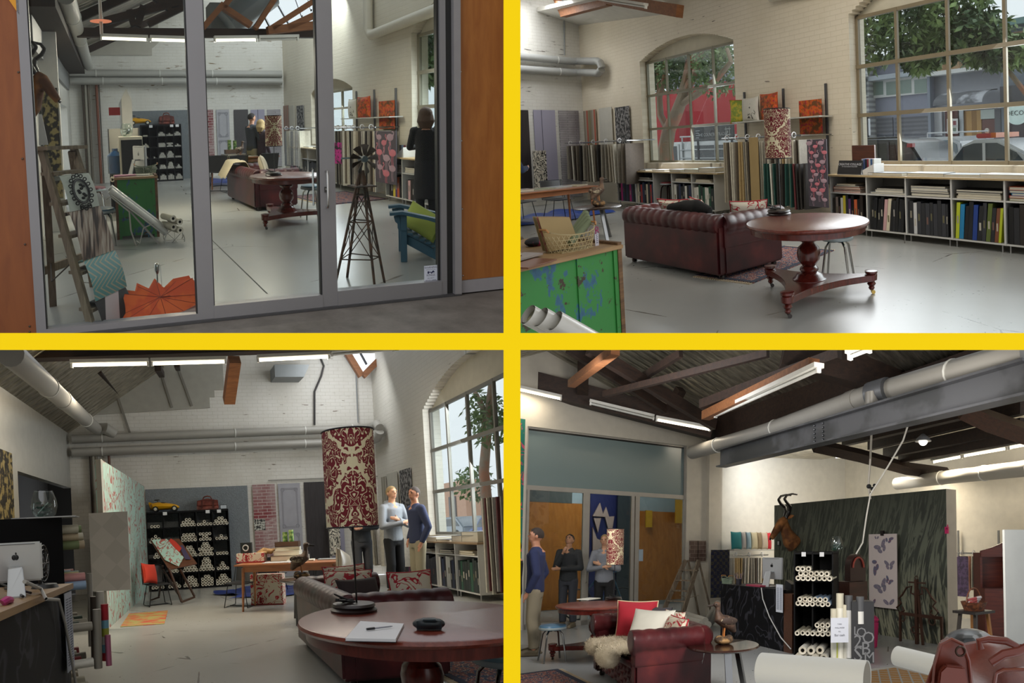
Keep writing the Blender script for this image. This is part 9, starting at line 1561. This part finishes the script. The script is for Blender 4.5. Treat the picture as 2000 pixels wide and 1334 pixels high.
bq=P4(1908,1352,1.5);t=thing('leather_satchel','red brown leather satchel with buckled straps at the lower right corner','bag',(bq.x,bq.y,bq.z),R.f.x*0-.62);lm4=blotch('54221a','7a3a2c',9,.35,.7,.35,bump=.15);lm5=plain('6a2e22',.3,var=.15)
u=1.5/PX
def B4(x,y,d=0.):p=P4(x,y,1.5+d)-bq;c,s_=math.cos(.62),math.sin(.62);return Vector((c*p.x-s_*p.y,s_*p.x+c*p.y,p.z))
part('body',MB().grid(lambda a_,b_:tuple(B4(1842+175*a_,1345-(78+14*math.sin(a_*3))*b_*(1-.12*abs(a_-.5)),.03+.14*b_+.02*math.sin(a_*6)*math.sin(b_*3))),20,8,(0,.03,0)),lm4,t);gus=[B4(x,y,-.02) for x,y in ((1822,1345),(1826,1300),(1838,1258),(1858,1248),(1880,1258),(1892,1290),(1898,1345))];part('gusset',MB().prism([tuple(p) for p in gus],(.01,.05,0)),lm4,t,bevel=.004)
part('edge_binding',MB().tube(gus,.005,8),lm5,t);pk=[B4(x,y,-.05) for x,y in ((1832,1345),(1836,1312),(1848,1300),(1885,1304),(1890,1330),(1888,1345))];part('front_pocket',MB().prism([tuple(p) for p in pk],(.005,.03,0)),lm5,t,bevel=.004)
part('strap',MB().tube([B4(x,y,-.0) for x,y in ((1812,1336),(1826,1300),(1838,1275))],.007,8,flat=.5),lm5,t);part('carry_handle',MB().tube([B4(x,y,.06) for x,y in ((1915,1268),(1912,1252),(1930,1248),(1965,1252),(1985,1262),(1975,1275),(1945,1285))],.011,10,flat=.6),lm5,t);part('buckled_strap',MB().tube([B4(x,y,.02) for x,y in ((1935,1295),(1960,1278),(1990,1272),(2010,1262))],.013,8,flat=.5).tube([B4(x,y,.0) for x,y in ((1940,1345),(1945,1315),(1960,1308),(2010,1306))],.006,8),lm5,t);part('strap_ring',MB().ring(tuple(B4(1876,1272,-.04)),.012,.003,16,6,'y'),plain('3a2a22',.3,.8),t)
p_=P4(1893,1256,1.95);solo('helmet','grey and black cycling helmet behind the leather satchel','helmet',remesh(MB().ball((0,0,0),(.1,.08,.05)).ball((-.08,0,-.01),(.06,.06,.03)),.006,1),blotch('17191c','8a8c90',9,.5,.54,.35),tuple(p_))
# right background: samples, dresser, stool table with a basket, white hanging panel
RW4=Wall((BX-.05,mf[1]+4),(BX-.05,mf[1]-4));hanging_rack('rail of fabric samples along the far right wall',RW4,(1868,1965),(1036+52,1036+50),(1155,1158),16,('6a5478','b9b6ae','8c877d','5b2226','c58f7a','cfc9b8','26221f'),.3,-.4,'on the far right wall',17,group='samples on the far right wall');sheet('wallpaper_sheet','purple damask wallpaper sheet with a white price note','wallpaper',RW4,(1868,1088,1892,1165),blotch('3f3050','5c4a70',12,.45,.55,.6),-.6)
for i,px_ in enumerate((1871,1950)):u_,z_=RW4.hit(px_,1036,-.03);solo('wall_upright',f'slotted shelf upright on the far right wall, {("left","right")[i]}','shelf upright',MB().box(-.02,.02,0,.03,0,1.2),plain('8a8a88',.4,.5),RW4.at(u_,-.04,z_-1.2),RW4.rz)
w0=P4(1925,1246,7.6);w1=P4(1970,1246,7.6);wz_=P4(1945,1096,7.6).z;t=thing('timber_dresser','red brown arched timber dresser in the right background','dresser',(w0.x,w0.y,max(0,w0.z-.1)),-.62);rdw=wood('3a130c','5a2416','xzy');part('lower_cabinet',MB().box(0,.62,0,.4,0,wz_*.55),rdw,t);part('upper_shelf',MB().box(0,.03,.15,.4,wz_*.55,wz_*.9).box(0,.62,.37,.4,wz_*.55,wz_*.9).box(.59,.62,.15,.4,wz_*.55,wz_*.9),rdw,t);part('cornice',MB().prism([(0,.12,wz_*.86),(.62,.12,wz_*.86),(.62,.12,wz_*.92),(.45,.12,wz_*.94),(.31,.12,wz_),(.15,.12,wz_*.95),(0,.12,wz_*.92)],(0,.04,0)),rdw,t,bevel=.004)
s5=P4(1902,1192,6.6);t=thing('side_stool','dark square top stool table holding a wicker basket','table',(s5.x,s5.y,0));part('table_top',MB().box(-.2,.2,-.15,.15,s5.z-.03,s5.z),plain('17110f',.5),t)
for sx_,sy_ in ((-1,-1),(1,-1),(1,1),(-1,1)):part('leg',MB().bar((sx_*.12,sy_*.1,s5.z-.03),(sx_*.2,sy_*.15,0),.035,.035),plain('2a2420' if sx_<0 else '8a5c2c',.5),t)
t=thing('wicker_basket','round wicker basket of rolled red and white papers','basket',(s5.x,s5.y,s5.z));part('basket_wall',MB().lathe([(.001,0),(.11,0),(.15,.1),(.145,.1),(.1,.01)],n=24),blotch('3f1f10','6a3a1e',30,.4,.6,.7,bump=.5),t);part('handle',MB().tube([(.14*math.cos(a_),0,.1+.16*math.sin(a_)) for a_ in [i*PI/10 for i in range(11)]],.008,8),plain('6a3a1e',.6),t)
for i in range(6):solo('rolled_paper',f'small rolled red and white paper in the wicker basket, {("first","second","third","fourth","fifth","sixth")[i]}','paper roll',MB().tube([(-.1,-.05+.02*i,0),(.1,.04-.01*i,.03)],.018,10),plain('b4b0b0' if i % 2 else '9a4040',.6),(s5.x,s5.y-.02,s5.z+.07+.025*(i//2)))
w2=P4(1966,1258,4.6);solo('hanging_screen','pale grey hanging panel at the right edge','panel',MB().box(0,.3,0,.04,0,P4(1966,1034,4.6).z-w2.z),plain('9a9c9a',.7),tuple(w2),-.62)
area((3.2,3.2,2.3),(5.,8.,.4),1.2,170,(1,.95,.88));area((2.5,7.5,3.3),(9.,7.,1.),1.4,110,(.97,.98,1));area(tuple(P4(1545,905,13.)),tuple(P4(1540,950,14.4)),1.2,40,(.96,.98,1));area(tuple(P4(1680,935,12.3)),tuple(P4(1660,960,14)),1.4,26,(.97,.98,1));area((MX+1.8,mf[1]+1,4.2),(MX+2.2,mf[1]+1,0),2.5,60,(1,.93,.82));area(F4.at(3.,1.5,3.9),F4.at(3.2,O4,1.),1.6,170)  # includes added fill lamps with no fitting: near, left, right bay and outside
